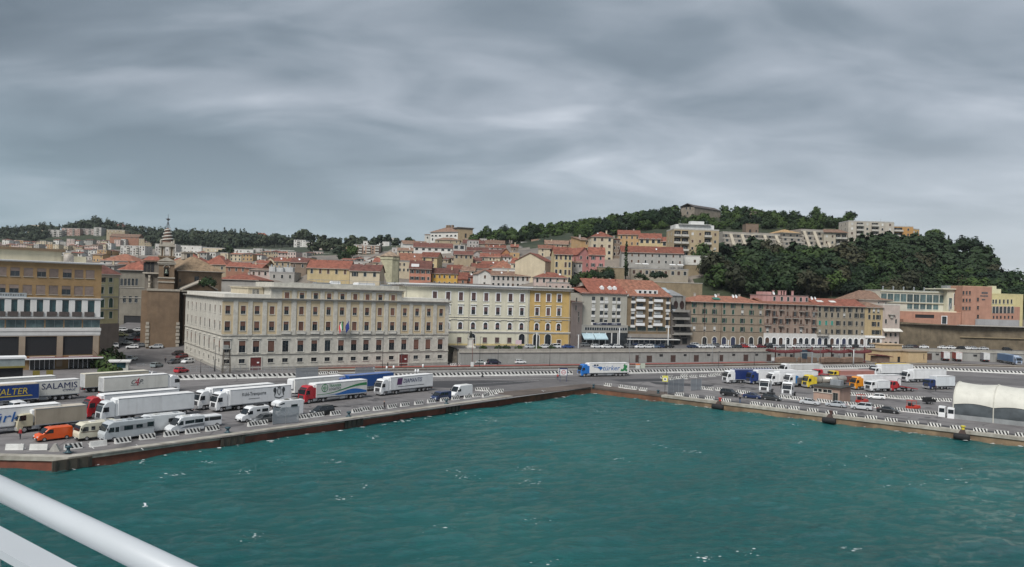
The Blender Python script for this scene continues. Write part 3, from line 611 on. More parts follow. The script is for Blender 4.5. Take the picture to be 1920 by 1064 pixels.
for i in (2, 13):
 loc = (tl[i], 0, 0); mb = MB(); mb.box(-1.5, -.12, .1, 1.5, .1, 3.6); d = obj('door', mb.mesh('door', [mat('oxblood_door', (.13,.028,.026), .5, .15, 1.0)]), B.root, loc)
 q = MB(); q.box(-1.7,-.2,0,-1.5,.1,3.6); q.box(1.5,-.2,0,1.7,.1,3.6); q.box(-1.7,-.2,3.6,1.7,.1,3.85); obj('frame', q.mesh('frame', [STONEW]), d)
 q = MB(); q.box(.35,-.15,1.9,.95,-.12,2.3); obj('notice', q.mesh('notice', [WHITE]), d)
tA, tB = B.fx(536, 600)[0]-1.6, B.fx(752, 600)[0]-2.2
for k in range(8):
 y = 3.2 + k*6.6
 B.win('l', y, 5.0, 1.6, 3.3, .2, STONEW, blind=rr.choice((0,.3,.6)), head=.35); B.win('l', y, 11.15, 1.4, 2.65, .12, STONEW, blind=rr.choice((0,.3,.6)))
 B.win('l', y, 15.85, 1.3, 2.3, .08, STONEW, blind=rr.choice((0,.3,.6))); B.win('l', y, 2.0, 1.3, 1.2, .12, STONEW)
B.finish()
B.bands('string_course', (4.2, 9.55), .35, .22, GREYST)
B.bands('plinth', (.0,), .9, .14, GREYST)
def panels(ts, w, z0, z1, wins, root, ybase=0.0):
 for t in ts:
  mb = MB(); hs = [q for q in wins if abs((q[0]+q[1])/2 - t) < .3 and q[2] > z0]; zs = sorted({z0, z1, *[a for q in hs for a in (q[2]-.16, q[3]+.1)]})
  for a, b in zip(zs, zs[1:]):
   inh = [q for q in hs if q[2]-.2 < (a+b)/2 < q[3]+.15]
   if inh: q = inh[0]; mb.box(t-w/2, ybase-.03, a, q[0]-.12, ybase+.05, b); mb.box(q[1]+.12, ybase-.03, a, t+w/2, ybase+.05, b)
   else: mb.box(t-w/2, ybase-.03, a, t+w/2, ybase+.05, b)
  obj('bay_panel', mb.mesh('bay_panel', [OCHRE]), root)
  mb = MB(); mb.box(t-w/2-.25, ybase-.16, z1, t+w/2+.25, ybase+.02, z1+.28); obj('lintel', mb.mesh('lintel', [GREYST]), root)
wt = [t for t in tl[:4]] + tl[13:]
panels(wt, 3.0, 10.2, 19.3, B.holes['f'], B.root)
panels(tl[4:13], 2.7, 10.2, 19.9, B.holes['f'], B.root)
B.cornice(20.0, .55, .8, GREYST)
q = MB(); q.box(.3, .3, 20.55, tA-.5, PD_-.3, 21.5); q.box(tB+.5, .3, 20.55, PW-.3, PD_-.3, 21.5); obj('parapet', q.mesh('parapet', [STONEW]), B.root)
for i in range(len(tl)-1):
 t = (tl[i]+tl[i+1])/2; mb = MB(); mb.box(t-.62, -.22, 9.95, t+.62, .02, 19.95); obj('pilaster', mb.mesh('pilaster', [STONE]), B.root)
for i in (4,5,6,7,8,9,10,11,12):
 mb = MB(); mb.box(tl[i]-1.3, -.45, 10.2, tl[i]+1.3, -.30, 10.95); mb.box(tl[i]-1.4, -.5, 10.95, tl[i]+1.4, -.22, 11.08); mb.box(tl[i]-1.3, -.3, 10.2, tl[i]-1.1, 0, 10.95); mb.box(tl[i]+1.1, -.3, 10.2, tl[i]+1.3, 0, 10.95)
 obj('sill', mb.mesh('sill', [STONEW]), B.root)
PAL = B
zt = 23.2; q = MB(); q.box(tA-2.8, .01, 20.0, tB+2.2, PD_-6, zt); mid = obj('upper_storey', q.mesh('upper_storey', [STONE]), B.root)
for i in range(4, 13):
 mb = MB(); mb.box(tl[i]-1.35, -.03, 20.0, tl[i]+1.35, .06, 22.8); obj('bay_panel', mb.mesh('bay_panel', [OCHRE]), mid)
 f = obj('window', wmesh('plain', 1.3, 2.1, .12, (STONEW, GLASS)), mid, (tl[i], -.05, 20.2)); fr = rr.choice((.4,.9,.9,.6,.3))
 obj('blind', wmesh('blind', 1.3, 2.1, fr, (BLIND,)), mid, (tl[i], -.15, 20.2))
 if i < 12: mb = MB(); t = (tl[i]+tl[i+1])/2; mb.box(t-.62, -.22, 19.95, t+.62, .02, 23.1); obj('pilaster', mb.mesh('pilaster', [STONE]), B.root)
q = MB(); q.rings([[(tA-2.8-d, -d, zt+k), (tB+2.2+d, -d, zt+k), (tB+2.2+d, PD_-6+d, zt+k), (tA-2.8-d, PD_-6+d, zt+k)] for d, k in ((.01,0),(.35,.12),(.4,.3),(.85,.4),(.85,.6))]); obj('cornice', q.mesh('cornice', [GREYST]), B.root)
q = MB(); q.box(tA-2.0, .8, zt+.6, tB+1.6, 1.1, zt+1.9); q.box(tA-2.0, 1.1, zt+.6, tA-1.7, 20, zt+1.9); obj('parapet', q.mesh('parapet', [STONE]), B.root)
for nm, x0, x1 in (('attic', 8.5, tA-3.0), ('attic', tB+2.4, PW-14.0)):
 q = MB(); q.box(x0, 7.5 if x0 < 10 else 5.0, 20.5, x1, PD_-26, 23.2); q.box(x0-.3, 7.2 if x0 < 10 else 4.7, 23.2, x1+.2, PD_-25.7, 23.5); a = obj(nm, q.mesh(nm, [plaster((.50,.44,.33))]), B.root)
 for k in range(5 if x0 < 10 else 2):
  obj('window', wmesh('plain', .7, 1.6, .06, (STONEW, GLASS)), a, (x0+1.6+k*(x1-x0-3)/5, 7.5 if x0 < 10 else 5.0, 21.2))
for (x, y, sx, sy, sz, m_) in ((30,12,5,3,1.4,STEEL),(36,14,3,2,2.0,WHITE),(44,12,6,4,1.8,WHITE),(52,10,3,3,1.4,STEEL),(24,16,4,3,1.2,GREYST),(41,20,8,4,1.2,STEEL)):
 q = MB(); q.box(0,0,0,sx,sy,sz); q.box(.2,-.1,sz,sx-.2,sy-.2,sz+.18); obj('roof_unit', q.mesh('roof_unit', [m_]), B.root, (x, y, zt+.75))
q = MB(); q.path([(26,6,zt+3.1),(54,6,zt+3.1)], .06, 5)
for k in range(13): q.tube((26+k*2.33,6,zt+.7),(26+k*2.33,6,zt+3.1),.05,5)
obj('railing', q.mesh('railing', [STEEL]), B.root)
for k, (t, cols) in enumerate(((tl[8]-.8, ((.03,.22,.08),(.7,.7,.68),(.55,.04,.05))), (tl[8]+1.2, ((.02,.04,.20),(.02,.04,.20),(.025,.05,.22))))):
 fl = thing('flag', 'italian tricolour flag hanging over the palace balcony' if k == 0 else 'dark blue flag hanging beside the tricolour on the palace', 'flag', B.root.matrix_basis @ Vector((t, 0, 10.9)), B.a, 'flags on the palace front')
 q = MB(); q.tube((0,-.1,0), (.5,-2.0,3.6), .05, 6); obj('pole', q.mesh('pole', [WHITE]), fl)
 for j, c in enumerate(cols):
  q = MB(); n = 6
  ring = [[(.45-.25*(j+a) - .1*math.sin(i), -1.9+.1*math.sin(i*1.3)+.25*(j+a), 3.4 - i*.5-.5*(j+a)) for i in range(n)] for a in (0, 1)]
  b_ = [[(x+.02, y-.03, z) for x, y, z in r] for r in ring]
  q.rings([[ring[0][i], ring[1][i], b_[1][i], b_[0][i]] for i in range(n)]); obj('cloth', q.mesh('cloth', [mat('flag_cloth', c, .8, .1, 2.0)]), fl)
# ---- office block at the edge of the basin -----------------------------------------------------
r1 = at(188, 600, 212); r1 = Vector((r1.x, r1.y, 0)); dl = Vector((math.cos(R(37)), math.sin(R(37)), 0)); r0 = r1 - dl*44
BRICKT = mat('tan_brick', (0.30, 0.195, 0.095), 0.85, 0.12, 0.4, 0.3, stain=0.25)
B = Bld('office_block', 'tan brick office block with white pilaster storey, glazed strip and red canopy beside the quay', r0, r1, 30, 0, 28.3, BRICKT, sink=.4)
def zx(x, y): return B.fx(x, y)[1]
ROLL = mat('grey_brown_roller', (.20,.155,.135), .7, .15, 1.0, rnd=.25)
for xs_, yt, yb in (((-45,-21,3,28,53,78,101,126,148,169),504,520),((-47,-23,1,26,51,76,100,124,147,167),535.5,552.5)):
 for x in xs_:
  t, z0 = B.fx(x, yb - (yb-yt)*0); z1 = B.fx(x, yt)[1]; ref0, ref1 = B.fx(90, yb)[1], B.fx(90, yt)[1]
  B.win('f', t, ref0, 2.1, ref1-ref0, .0, GREYST, blind=1.0 if B.rng.random() < .75 else .4, blindm=ROLL)
zt_, zl = zx(95, 562.5), zx(95, 596)
TEAL = mat('teal_glass', (.030,.075,.085), .15, .3, .6, spec=.6, rnd=.3)
for x in (-48,-24,0,24,48,72,97,120,144,167):
 t = B.fx(x, 580)[0]; B.win('f', t, zl+1.5, 2.7, zt_-zl-1.55, .0, WHITE, pane=TEAL)
 q = MB(); q.box(-1.15,-.62,0,1.15,-.12,1.25); obj('planter', q.mesh('planter', [mat('dark_stone',(.09,.075,.07),.8,.15,1.)]), B.root, (t, 0, zl+.35))
z2, z3 = zx(95, 616), zx(95, 629)
for (t0, t1) in [(i*4.4+.3, i*4.4+4.3) for i in range(10)]:
 if t1 < B.W: B.win('f', (t0+t1)/2, z2+.15, t1-t0+.12, zl-.55-z2-.15, .0, WHITE, pane=mat('pale_glass', (.10,.15,.155), .2, .35, .5, rnd=.4), frame=STEEL)
z4 = zx(95, 667)
for i in range(6):
 t = B.W - 5.2 - i*8.6
 if t-3.6 > 0: B.holes['f'].append((t-3.7, t+3.7, z4, z3-.3))
B.finish()
PIL = plaster((.66,.655,.64), .06, .25)
for i in range(11):
 t = B.fx(182.5-i*24.0, 580)[0]
 if 0 < t < B.W: q = MB(); q.box(t-.72, -.34, zl+.3, t+.72, .02, zt_); obj('pilaster', q.mesh('pilaster', [PIL]), B.root)
obj('upper_panel', (lambda m: m.mesh('upper_panel', [PIL]))(MB().box(0,-.05,zl-.2,B.W,-.002,zl+.32)), B.root)
B.cornice(zt_, .55, .55, PIL, 'cornice'); B.cornice(zl-.45, .5, .8, PIL, 'ledge'); B.cornice(z3-.2, z2-z3+.2, .25, PIL, 'band')
B.cornice(28.3, .5, .8, WHITE, 'cornice')
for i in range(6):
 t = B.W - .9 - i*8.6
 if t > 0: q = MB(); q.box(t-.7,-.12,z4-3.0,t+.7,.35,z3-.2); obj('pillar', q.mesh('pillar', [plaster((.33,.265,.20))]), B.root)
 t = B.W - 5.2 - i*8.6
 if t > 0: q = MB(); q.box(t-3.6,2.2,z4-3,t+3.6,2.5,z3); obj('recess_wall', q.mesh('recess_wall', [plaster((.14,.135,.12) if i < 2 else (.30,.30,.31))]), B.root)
zc = zx(110, 672)
q = MB(); q.box(B.W-18,-3.4,zc,B.W+.3,.2,zc+.35); q.box(B.W-18,-3.5,zc+.35,B.W+.3,-3.1,zc+.6); obj('canopy', q.mesh('canopy', [mat('dark_red_canopy', (.17,.035,.04), .5, .15, 1.)]), B.root)
q = MB(); q.box(B.W-18,-3.65,zc+.02,B.W+.45,-3.5,zc+.4); obj('fascia', q.mesh('fascia', [WHITE]), B.root)
for t in (B.W-13.5, B.W-4.5):
 q = MB(); q.box(-2.8,-.14,0,2.8,-.06,3.2); d = obj('door', q.mesh('door', [GLASS]), B.root, (t, 0, .05))
 q = MB()
 for k in range(6): q.box(-2.8+k*1.12-.07,-.22,0,-2.8+k*1.12+.07,-.14,3.2)
 q.box(-2.87,-.23,3.2,2.87,-.12,3.35); obj('frame', q.mesh('frame', [WHITE]), d)
q = MB(); q.box(3, 6, 28.8, B.W-9.0, 26, 31.6); q.box(B.W-9,6.2,28.8,B.W-3,20,30.6); at_ = obj('attic', q.mesh('attic', [plaster((.47,.43,.32))]), B.root)
q = MB(); q.box(2.2, 5.2, 31.6, B.W-8.2, 26.8, 32.3); obj('roof', q.mesh('roof', [mat('brown_fascia', (.17,.12,.075), .8, .15, .6)]), B.root)
obj('window', wmesh('plain', 2.2, 1.6, .08, (GREYST, ROLL)), at_, (B.W-24.5, 6, 29.3))
q = MB(); q.lathe([(1.25,0),(1.25,1.6),(1.0,2.2),(.2,2.3)], 14); obj('water_tank', q.mesh('water_tank', [mat('tank_grey',(.40,.36,.32),.6,.2,.8)], True), B.root, (B.W-7.6, 3.6, 28.8))
q = MB(); q.box(-4.2,-.14,0,4.2,-.02,1.2); sg = obj('name_board', q.mesh('name_board', [mat('sign_grey', (.33,.36,.38), .6, .1, 1.)]), B.root, (B.fx(14, 556)[0], 0, zt_+.5))
q = MB()
for k in range(14): q.box(-3.7+k*.54,-.16,.35,-3.4+k*.54-(.1 if k%3 else 0),-.145,.35+(.45 if k%4 else .6))
tag(obj('lettering', q.mesh('lettering', [mat('sign_dark', (.08,.09,.10), .6, 0)]), sg), kind='stuff')
for k in range(3):
 t = B.W-31+k*5.6; q = MB(); q.box(-.6,-.08,0,.6,.02,.6); obj('vent', q.mesh('vent', [DARK]), B.root, (t, 2.15, z4+2.4))
# ---- cream and yellow palace on the upper street ------------------------------------------------
c0, c1 = at(756, 650, 266), at(1067, 650, 287)
CREAM = plaster((.62,.595,.475), .08, .32); YELL = plaster((.52,.36,.14), .10, .3)
B = Bld('cream_palace', 'long cream palace on the upper street with white window surrounds and a bracketed cornice', c0, at(990.5, 650, 281.8), 26, UP-.3, 25.6, CREAM, sink=3)
B2 = Bld('yellow_palace', 'ochre yellow palace with white trim joined to the end of the cream palace', at(991.2, 650, 281.9), c1, 26, UP-.3, 25.6, YELL, sink=3)
PURP = mat('plum_blind', (.105,.062,.062), .7, .12, 1., rnd=.2)
rows = ((545,563,1.9,'top'),(575,590.5,1.75,'mid'),(605,618.5,1.6,'arch'))
cxs = (814, 839, 863, 887, 910.5, 933, 956, 978); yxs = (1006.5, 1027.5, 1047.5)
for b, xs_ in ((B, cxs), (B2, yxs)):
 ref = 900 if b is B else 1027
 for x in xs_:
  t = b.fx(x, 600)[0]
  zt0, zt1 = b.fx(900 if b is B else 1027, 564.5 if b is B else 566)[1], b.fx(900 if b is B else 1027, 549.5 if b is B else 552)[1]
  b.win('f', t, zt0, 1.5, zt1-zt0, .32, WHITE, blind=b.rng.choice((1,1,.8,.6)), blindm=PURP)
  zm0, zm1 = b.fx(ref, 590 if b is B else 592)[1], b.fx(ref, 576 if b is B else 578)[1]
  b.win('f', t, zm0, 1.4, zm1-zm0, .28, WHITE, blind=b.rng.choice((.3,.6,1,.4)), blindm=PURP, head=.45)
  za0, za1 = b.fx(ref, 618 if b is B else 620)[1], b.fx(ref, 605 if b is B else 607)[1]
  f = b.arch('f', t, za0, 1.5, za1-za0, .3, WHITE, GLASS); obj('blind', wmesh('blind', 1.4, za1-za0-.8, .6, (PURP,)), f, (0, -.13, 0))
  q = MB(); q.box(-1.15,-.30,0,1.15,-.01,.25); obj('hood', q.mesh('hood', [STONEW]), b.root, (t, 0, za1+.75))
 b.bands('string_course', (b.fx(ref, 601)[1], b.fx(ref, 596.5)[1]), .3, .22, STONEW); b.bands('string_course', (b.fx(ref, 625.5 if b is B else 627)[1],), .8, .35, STONEW)
lo0, lo1 = B.fx(900, 643)[1], B.fx(900, 633)[1]
for x in (861, 909, 932, 955): B.win('f', B.fx(x, 638)[0], lo0, 1.5, lo1-lo0, .1, GREYST, blind=.9, blindm=PURP)
for x, b in ((885, B), (978, B), (1005, B2), (1027, B2)):
 f = b.arch('f', b.fx(x, 640)[0], b.fx(x, 652)[1], 2.3, 5.0, .3, STONEW, GLASS, 'door')
b = B2; b.win('f', b.fx(1048, 640)[0], b.fx(1048, 651)[1], 1.5, 2.6, .2, STONEW, pane=BROWN_SH)
for b in (B, B2):
 b.finish()
 b.cornice(b.h-.05, .95, .9, WHITE if b is B else STONEW, sides=True)
 q = MB(); n = int(b.W/.75)
 for k in range(n): q.box(k*.75,-.7,b.h-.42,k*.75+.34,-.02,b.h-.06)
 tag(obj('bracket', q.mesh('bracket', [WHITE]), b.root), kind='stuff')
 for t in ((.4, b.W*.5, b.W-.5) if b is B else (b.W-.4,)): q = MB(); q.tube((t,-.16,0),(t,-.16,b.h),.08,6); obj('downpipe', q.mesh('downpipe', [GREYST]), b.root)
 b.roof('hip', 1.5, .9, mat('grey_tiles', (.16,.135,.12), .85, .2, .5))
LOWY = plaster((.60,.49,.24), .12, .4)
q = MB(); zl_ = B.fx(900, 626)[1]; q.box(0,-.10,-.2,B.W-.05,-.0,.9); obj('plinth', q.mesh('plinth', [LOWY]), B.root)
# ---- slim pale house wedged beside the yellow palace ----------------------------------------------
B = Bld('narrow_house', 'slim pink-grey house squeezed between the yellow palace and the grey flats', at(1069, 650, 288), at(1090, 650, 296), 20, UP-.2, 21.5, plaster((.42,.33,.29)), sink=2)
for x, y in ((1080,577),(1085,588.5),(1085,599),(1081,563)):
 t, z = B.fx(x, y); B.win('f', t, z-1.0, 1.0, 1.8, .1, GREYST, sh=None)
B.roof('shed', 1.6, .4, TILE_B); B.finish()
# ---- grey flats with shop front --------------------------------------------------------------
g0, g1 = at(1088, 650, 297), at(1173.5, 650, 305)
GREYP = plaster((.40,.385,.335), .06, .25)
B = Bld('grey_apartment_block', 'grey apartment block with red tiled mansard over a shop with pale blue awnings', g0, g1, 17, UP-.1, 24.9, GREYP, sink=2)
zr = [B.fx(1130, y)[1] for y in (562, 576, 588.5, 602.5)]
for k, z in enumerate(zr):
 for x in (1112.5, 1128, 1136.5, 1151, 1160):
  if True: B.win('f', B.fx(x, 580)[0], z-.75 + .25, 1.45, 1.5, .0, WHITE, blind=B.rng.choice((1,.9,0,0) if k < 2 else (0,0,.3)), blindm=CURTAIN)
  q = MB(); q.box(-.85,-.16,0,.85,-.01,.85); obj('parapet_panel', q.mesh('parapet_panel', [PIL]), B.root, (B.fx(x, 580)[0], 0, z-1.5))
B.finish()
s0 = B.fx(1130, 624)[1]; s1 = B.fx(1130, 611)[1]
q = MB(); q.box(-1.5,-1.2,s0,B.W-.1,.02,s1+.35); shop = obj('shop_storey', q.mesh('shop_storey', [plaster((.36,.35,.32))]), B.root)
q = MB(); q.box(1.0,-1.26,s0+1.0,B.W-.6,-1.2,s1-.7); wn = obj('window', q.mesh('window', [GLASS]), shop)
q = MB()
for k in range(18): q.box(1.0+k*(B.W-1.6)/18,-1.32,s0+1.0,1.08+k*(B.W-1.6)/18,-1.26,s1-.7)
tag(obj('frame', q.mesh('frame', [WHITE]), wn), kind='stuff')
q = MB(); q.box(B.fx(1109,606)[0],-1.35,s1+.35,B.fx(1161,606)[0],-1.2,s1+1.15); sg = obj('sign_board', q.mesh('sign_board', [mat('navy_sign',(.03,.035,.07),.5,.05,1.)]), B.root)
for k, tx in enumerate(('UNIPOL', '//', 'UNIPOL')):
 x = (B.fx(1120,606)[0], B.fx(1135,606)[0], B.fx(1149,606)[0])[k]; lettering(tx, sg, (x, -1.36, s1+.75), (R(90),0,0), 2.4 if k != 1 else .5, .5, WHITE)
gf = MB(); gf.box(-1.0,-1.0,.1,B.W,-.9,s0); obj('shop_front', gf.mesh('shop_front', [mat('dark_shop_glass',(.035,.04,.045),.2,.3,.5)]), B.root)
for k in range(7): q = MB(); q.box(-1+k*2.8,-1.2,.1,-.6+k*2.8,-1.0,s0); obj('pillar', q.mesh('pillar', [PIL]), B.root)
for x0, x1 in ((1087,1108),(1109,1132)):
 a, b = B.fx(x0, 640)[0], B.fx(x1, 640)[0]; zz0, zz1 = s0-2.2, s0-.2
 q = MB(); q.slab([(a,-3.4,zz0),(b,-3.4,zz0),(b,-1.22,zz1),(a,-1.22,zz1)], .06); q.slab([(a,-3.45,zz0),(b,-3.45,zz0),(b,-3.4,zz0-.35),(a,-3.4,zz0-.35)], .04)
 obj('awning', q.mesh('awning', [mat('pale_blue_awning', (.42,.56,.62), .8, .12, 1.)]), B.root)
h = B.h; q = MB(); xa = B.fx(1117, 548)[0]
q.slab([(xa-3,-.5,h+.1),(B.W,-.5,h+.1),(B.W-1.0,9,h+6.0),(xa-2.4,9,h+6.0)], .25); q.slab([(-.6,-.6,h),(xa-1,-.6,h),(xa+1,7,h+2.0),(-.6,7,h+2.0)], .22); q.slab([(-.6,7,h+2.0),(B.W,9,h+6),(B.W,17,h),(-.6,17,h)], .2)
rf = obj('roof', q.mesh('roof', [TILE_A]), B.root); B.rf = rf
for k in range(3):
 q = MB(); q.box(-.7,-.2,0,.7,1.6,1.0); q.lathe([(.72,0),(.72,.1),(.3,.5),(.02,.55)], 10, 1, (0,.5,1.0)); obj('dormer', q.mesh('dormer', [WHITE, PIL]), rf, (B.fx((1134,1149,1158)[k], 545)[0], 2.0, h+1.6))
B.cornice(h-.3, .4, .5, PIL, 'eaves', sides=False)
# ---- brown flats with white balconies -----------------------------------------------------------
b0, b1 = at(1174.2, 650, 305.2), at(1255.5, 650, 312)
B = Bld('brown_apartment_block', 'brown brick apartment block with stacked white balconies and a sloping red roof', b0, b1, 17, UP-.1, 24.4, mat('brown_brick', (.215,.16,.10), .85, .12, .4, .2, stain=.25), sink=2)
for k, y in enumerate((559.5, 574, 589, 604.5)):
 z = B.fx(1215, y)[1]
 for x, w_ in ((1187,1.5),(1200,3.0),(1220,1.5),(1233,3.0),(1252,1.3)):
  t = B.fx(x, 580)[0]; B.win('f', min(t, B.W-1.0), z-1.2, w_, 2.2, .0, WHITE, blind=B.rng.choice((0,0,.5)), blindm=CURTAIN)
  if w_ > 2: B.balcony(t, z-1.3, 3.6, 1.0, railm=WHITE, solid=True, slabm=PIL)
  else: q = MB(); q.box(-1.0,-.2,0,1.0,-.01,1.0); obj('parapet_panel', q.mesh('parapet_panel', [PIL]), B.root, (min(t, B.W-1.1), 0, z-2.2))
s0, s1 = B.fx(1215, 621)[1], B.fx(1215, 615)[1]
for k in range(4): B.win('f', 2.2+k*4.6, s0, 4.0, s1-s0+.5, .0, GREYST, pane=mat('green_glass',(.05,.07,.065),.2,.3,.5))
B.finish(); h = B.h
q = MB(); q.box(-.05,-.9,s0-2.6,B.W+.05,.02,s0-1.2); obj('band', q.mesh('band', [plaster((.25,.225,.20))]), B.root)
q = MB(); q.box(.2,-.5,.1,B.W-.2,-.4,s0-2.6); obj('shop_front', q.mesh('shop_front', [mat('blue_shop_glass',(.035,.055,.085),.2,.4,.4)]), B.root)
q = MB(); q.box(-.5,-3.0,s0-3.4,B.W+3,-.4,s0-3.15); obj('canopy', q.mesh('canopy', [PIL]), B.root)
for k in range(8): q = MB(); q.box(k*2.5,-.7,.1,k*2.5+.3,-.5,s0-3.4); obj('pillar', q.mesh('pillar', [PIL]), B.root)
q = MB(); q.slab([(-.1,-.6,h+.05),(B.W+.3,-.6,h+.05),(B.W-3.0,10,h+6.6),(-3.2,10,h+6.6)], .25); q.slab([(-3.2,10,h+6.6),(B.W-3,10,h+6.6),(B.W+.3,17,h),(-.1,17,h)], .2)
rf = obj('roof', q.mesh('roof', [TILE_C]), B.root)
q = MB(); q.box(0,-.2,0,9.5,2.2,1.7); dm = obj('dormer', q.mesh('dormer', [PIL]), rf, (B.fx(1197,548)[0], 1.2, h+.75))
for k in range(4): obj('window', wmesh('plain', 1.2, 1.1, .08, (WHITE, GLASS)), dm, (1.3+k*2.3, -.2, .3))
q = MB(); q.slab([(-.6,-.3,-.1),(.0,-.3,-.1),(-.0,2.0,1.7),(-.3,2.0,1.3)], .2); q.tube((-.4,-.6,-.3),(-3.3,9.9,6.4),.35,5); obj('verge', q.mesh('verge', [STONEW]), rf, (.3, 0, h+.1))
B.cornice(h-.3, .45, .5, PIL, 'eaves', sides=False)
# ---- odd raw concrete stepped house --------------------------------------------------------------
B = Bld('concrete_house', 'raw concrete house of stacked terraces and round openings between the brown flats and tenement', at(1257.5, 650, 312), at(1294, 650, 316), 15, UP-.1, 19, plaster((.135,.12,.11), .15, .3), sink=2)
for x, y, w_, h_ in ((1270,640,3.2,2.4),(1284,640,2.6,2.4),(1268,628,2.6,2),(1282,628,2.6,2),(1268,615,3,2.2),(1282,616,3,2.2),(1276,602,4,2.4)):
 t, z = B.fx(x, y); B.holes['f'].append((t-w_/2, t+w_/2, z-h_/2, z+h_/2))
B.finish(); h = B.h
for k, (z, d) in enumerate(((4.2,1.6),(7.6,2.2),(10.4,1.4),(13.5,1.8))): q = MB(); q.box(.4,-d,z,B.W-.3-k*.6,0,z+.35); q.box(.4,-d,z+.35,B.W-.3-k*.6,-d+.15,z+1.0); obj('terrace_slab', q.mesh('terrace_slab', [plaster((.30,.285,.26))]), B.root)
q = MB(); q.slab([(-.3,-.8,h-1),(3.0,-.8,h-1),(3.0,3.4,h+2.2),(-.3,3.4,h+2.2)], .3); obj('sloped_panel', q.mesh('sloped_panel', [DARK]), B.root)
q = MB(); q.slab([(0.4,-.9,h-.7),(2.5,-.9,h-.7),(2.5,.4,h+.4),(.4,.4,h+.4)], .05); obj('solar_panel', q.mesh('solar_panel', [STEEL]), B.root)
q = MB(); q.box(0,4,h,B.W,14,h+6.0); up = obj('upper_storey', q.mesh('upper_storey', [plaster((.27,.265,.25))]), B.root)
q = MB(); q.slab([(0,3.7,h+6.1),(B.W-1.5,3.7,h+6.1),(B.W,14,h+8.5),(0,14,h+8.5)], .3); obj('roof', q.mesh('roof', [plaster((.24,.245,.25))]), B.root)
for k in range(3):
 q = MB(); q.rings([[(.95*math.cos(a)*e, y, 1.5*math.sin(a)*e) for a in [2*math.pi*i/14 for i in range(14)]] for e, y in ((1.15,0),(1.15,-.15),(.85,-.15),(.82,-.02))]); q.box(-.06,-.12,1.3,.06,0,4.0)
 obj('oval_window', q.mesh('oval_window', [mat('rust_oval',(.05,.03,.028),.6,.2,1.)]), up, (1.7+k*3.1, 4, h+2.2))
q = MB(); q.slab([(0,0,0),(3.6,0,0),(3.6,3.8,2.0),(0,3.8,2.0)], .12); sp_ = obj('skylight', q.mesh('skylight', [mat('skylight_glass',(.35,.42,.46),.2,.1,1.)]), B.root, (-.8, 5, h+7.2))
# ---- the row of old tenements ------------------------------------------------------------------
ta, tb = at(1295.5, 650, 316), at(1688, 650, 342)
td = (tb-ta).normalized(); td.z = 0
def on_row(x):
 u = uv_of(x, 600)[0]/FOC; t = (u*ta.y-ta.x)/(td.x-u*td.y); p = ta+td*t; return Vector((p.x, p.y, 0))
BRN = plaster((.275,.225,.17), .12, .4)
def tenement(name, label, x0, x1, zt, wall, D=15): return Bld(name, label, on_row(x0), on_row(x1)-td*.03, D, UP-.1, zt, wall, sink=2)
def grid(b, xs, ys, xr, w, h, style, skip=()):
 for j, y in enumerate(ys):
  z = b.fx(xr, y)[1]
  for i, x in enumerate(xs):
   if (i, j) in skip: continue
   t = b.fx(x, y)[0]
   if not w/2+.1 < t < b.W-w/2-.1: continue
   style(b, i, j, t, z-h/2, w, h)
def st_shut(col, op=.4):
 def f(b, i, j, t, z, w, h):
  k = b.rng.random()
  if k < op: b.win('f', t, z, w, h, .08, GREYST, sh=col)
  elif k < .85: b.closed('f', t, z, w, h, col, .08, GREYST)
  else: b.win('f', t, z, w, h, .08, GREYST, blind=.7, blindm=CURTAIN)
 return f
def arcade(b, xs, ytop, ybot, w=2.0, sur=.28, surm=STONEW, xr=None):
 for x in xs:
  t = b.fx(x, 640)[0]
  if not 1.0 < t < b.W-1.0: continue
  z1, z0 = b.fx(xr or x, ytop)[1], .0; b.arch('f', t, .05, w, z1, sur, surm, b.rng.choice((GLASS, GLASS, mat('blue_door', (.03,.04,.085), .5, .2, 1.), BROWN_SH)), 'door', .09)
B = tenement('tenement', 'plain brown five storey tenement with green shutters and low orange roof, first of the row', 1295.5, 1432.5, 22.9, BRN)
grid(B, (1301.5,1321,1339.5,1358,1374.5,1392,1409,1426), (573.5,585.5,601.5,617.5), 1365, 1.05, 1.9, st_shut(GREEN_SH, .3))
B.finish(); arcade(B, (1320.5,1339,1357,1374,1391,1408,1425), 632.5, 648)
B.roof('hip', 2.6, .7, TILE_C); B.bands('string_course', (B.fx(1365,592)[1], B.fx(1365,609)[1], B.fx(1365,623)[1]), .22, .14, mat('brown_trim', (.20,.155,.12), .8, .1, 1.));
q = MB(); q.slab([(0,0,0),(3.2,0,0),(3.6,2.5,.75),(.4,2.5,.75)], .1); obj('skylight', q.mesh('skylight', [mat('green_net',(.03,.16,.12),.6,.1,1.)]), B.rf, (B.fx(1342,560)[0], 1.6, B.h+1.1))
for x in (1349, 1382, 1388): B.dish(B.fx(x, 560)[0], 3.5, B.h+2.5, .8)
for x in (1320, 1365, 1405): B.chimney(B.fx(x, 560)[0], 8, B.h+2.2)
for k in (6.1, 13.8): q = MB(); q.tube((k,-.12,0),(k,-.12,B.h),.09,6); obj('downpipe', q.mesh('downpipe', [BROWN_SH]), B.root)
PNK = plaster((.29,.215,.175), .12, .4)
B = tenement('balcony_tenement', 'rosy brown tenement with scattered iron balconies above a white arcade', 1432.5, 1531, 22.9, PNK)
xs_ = (1439,1452,1464,1476.5,1490.5,1502,1513,1526)
grid(B, xs_, (576.5,589,603.5,620), 1482, 1.15, 2.1, st_shut(BROWN_SH, .25))
B.finish()
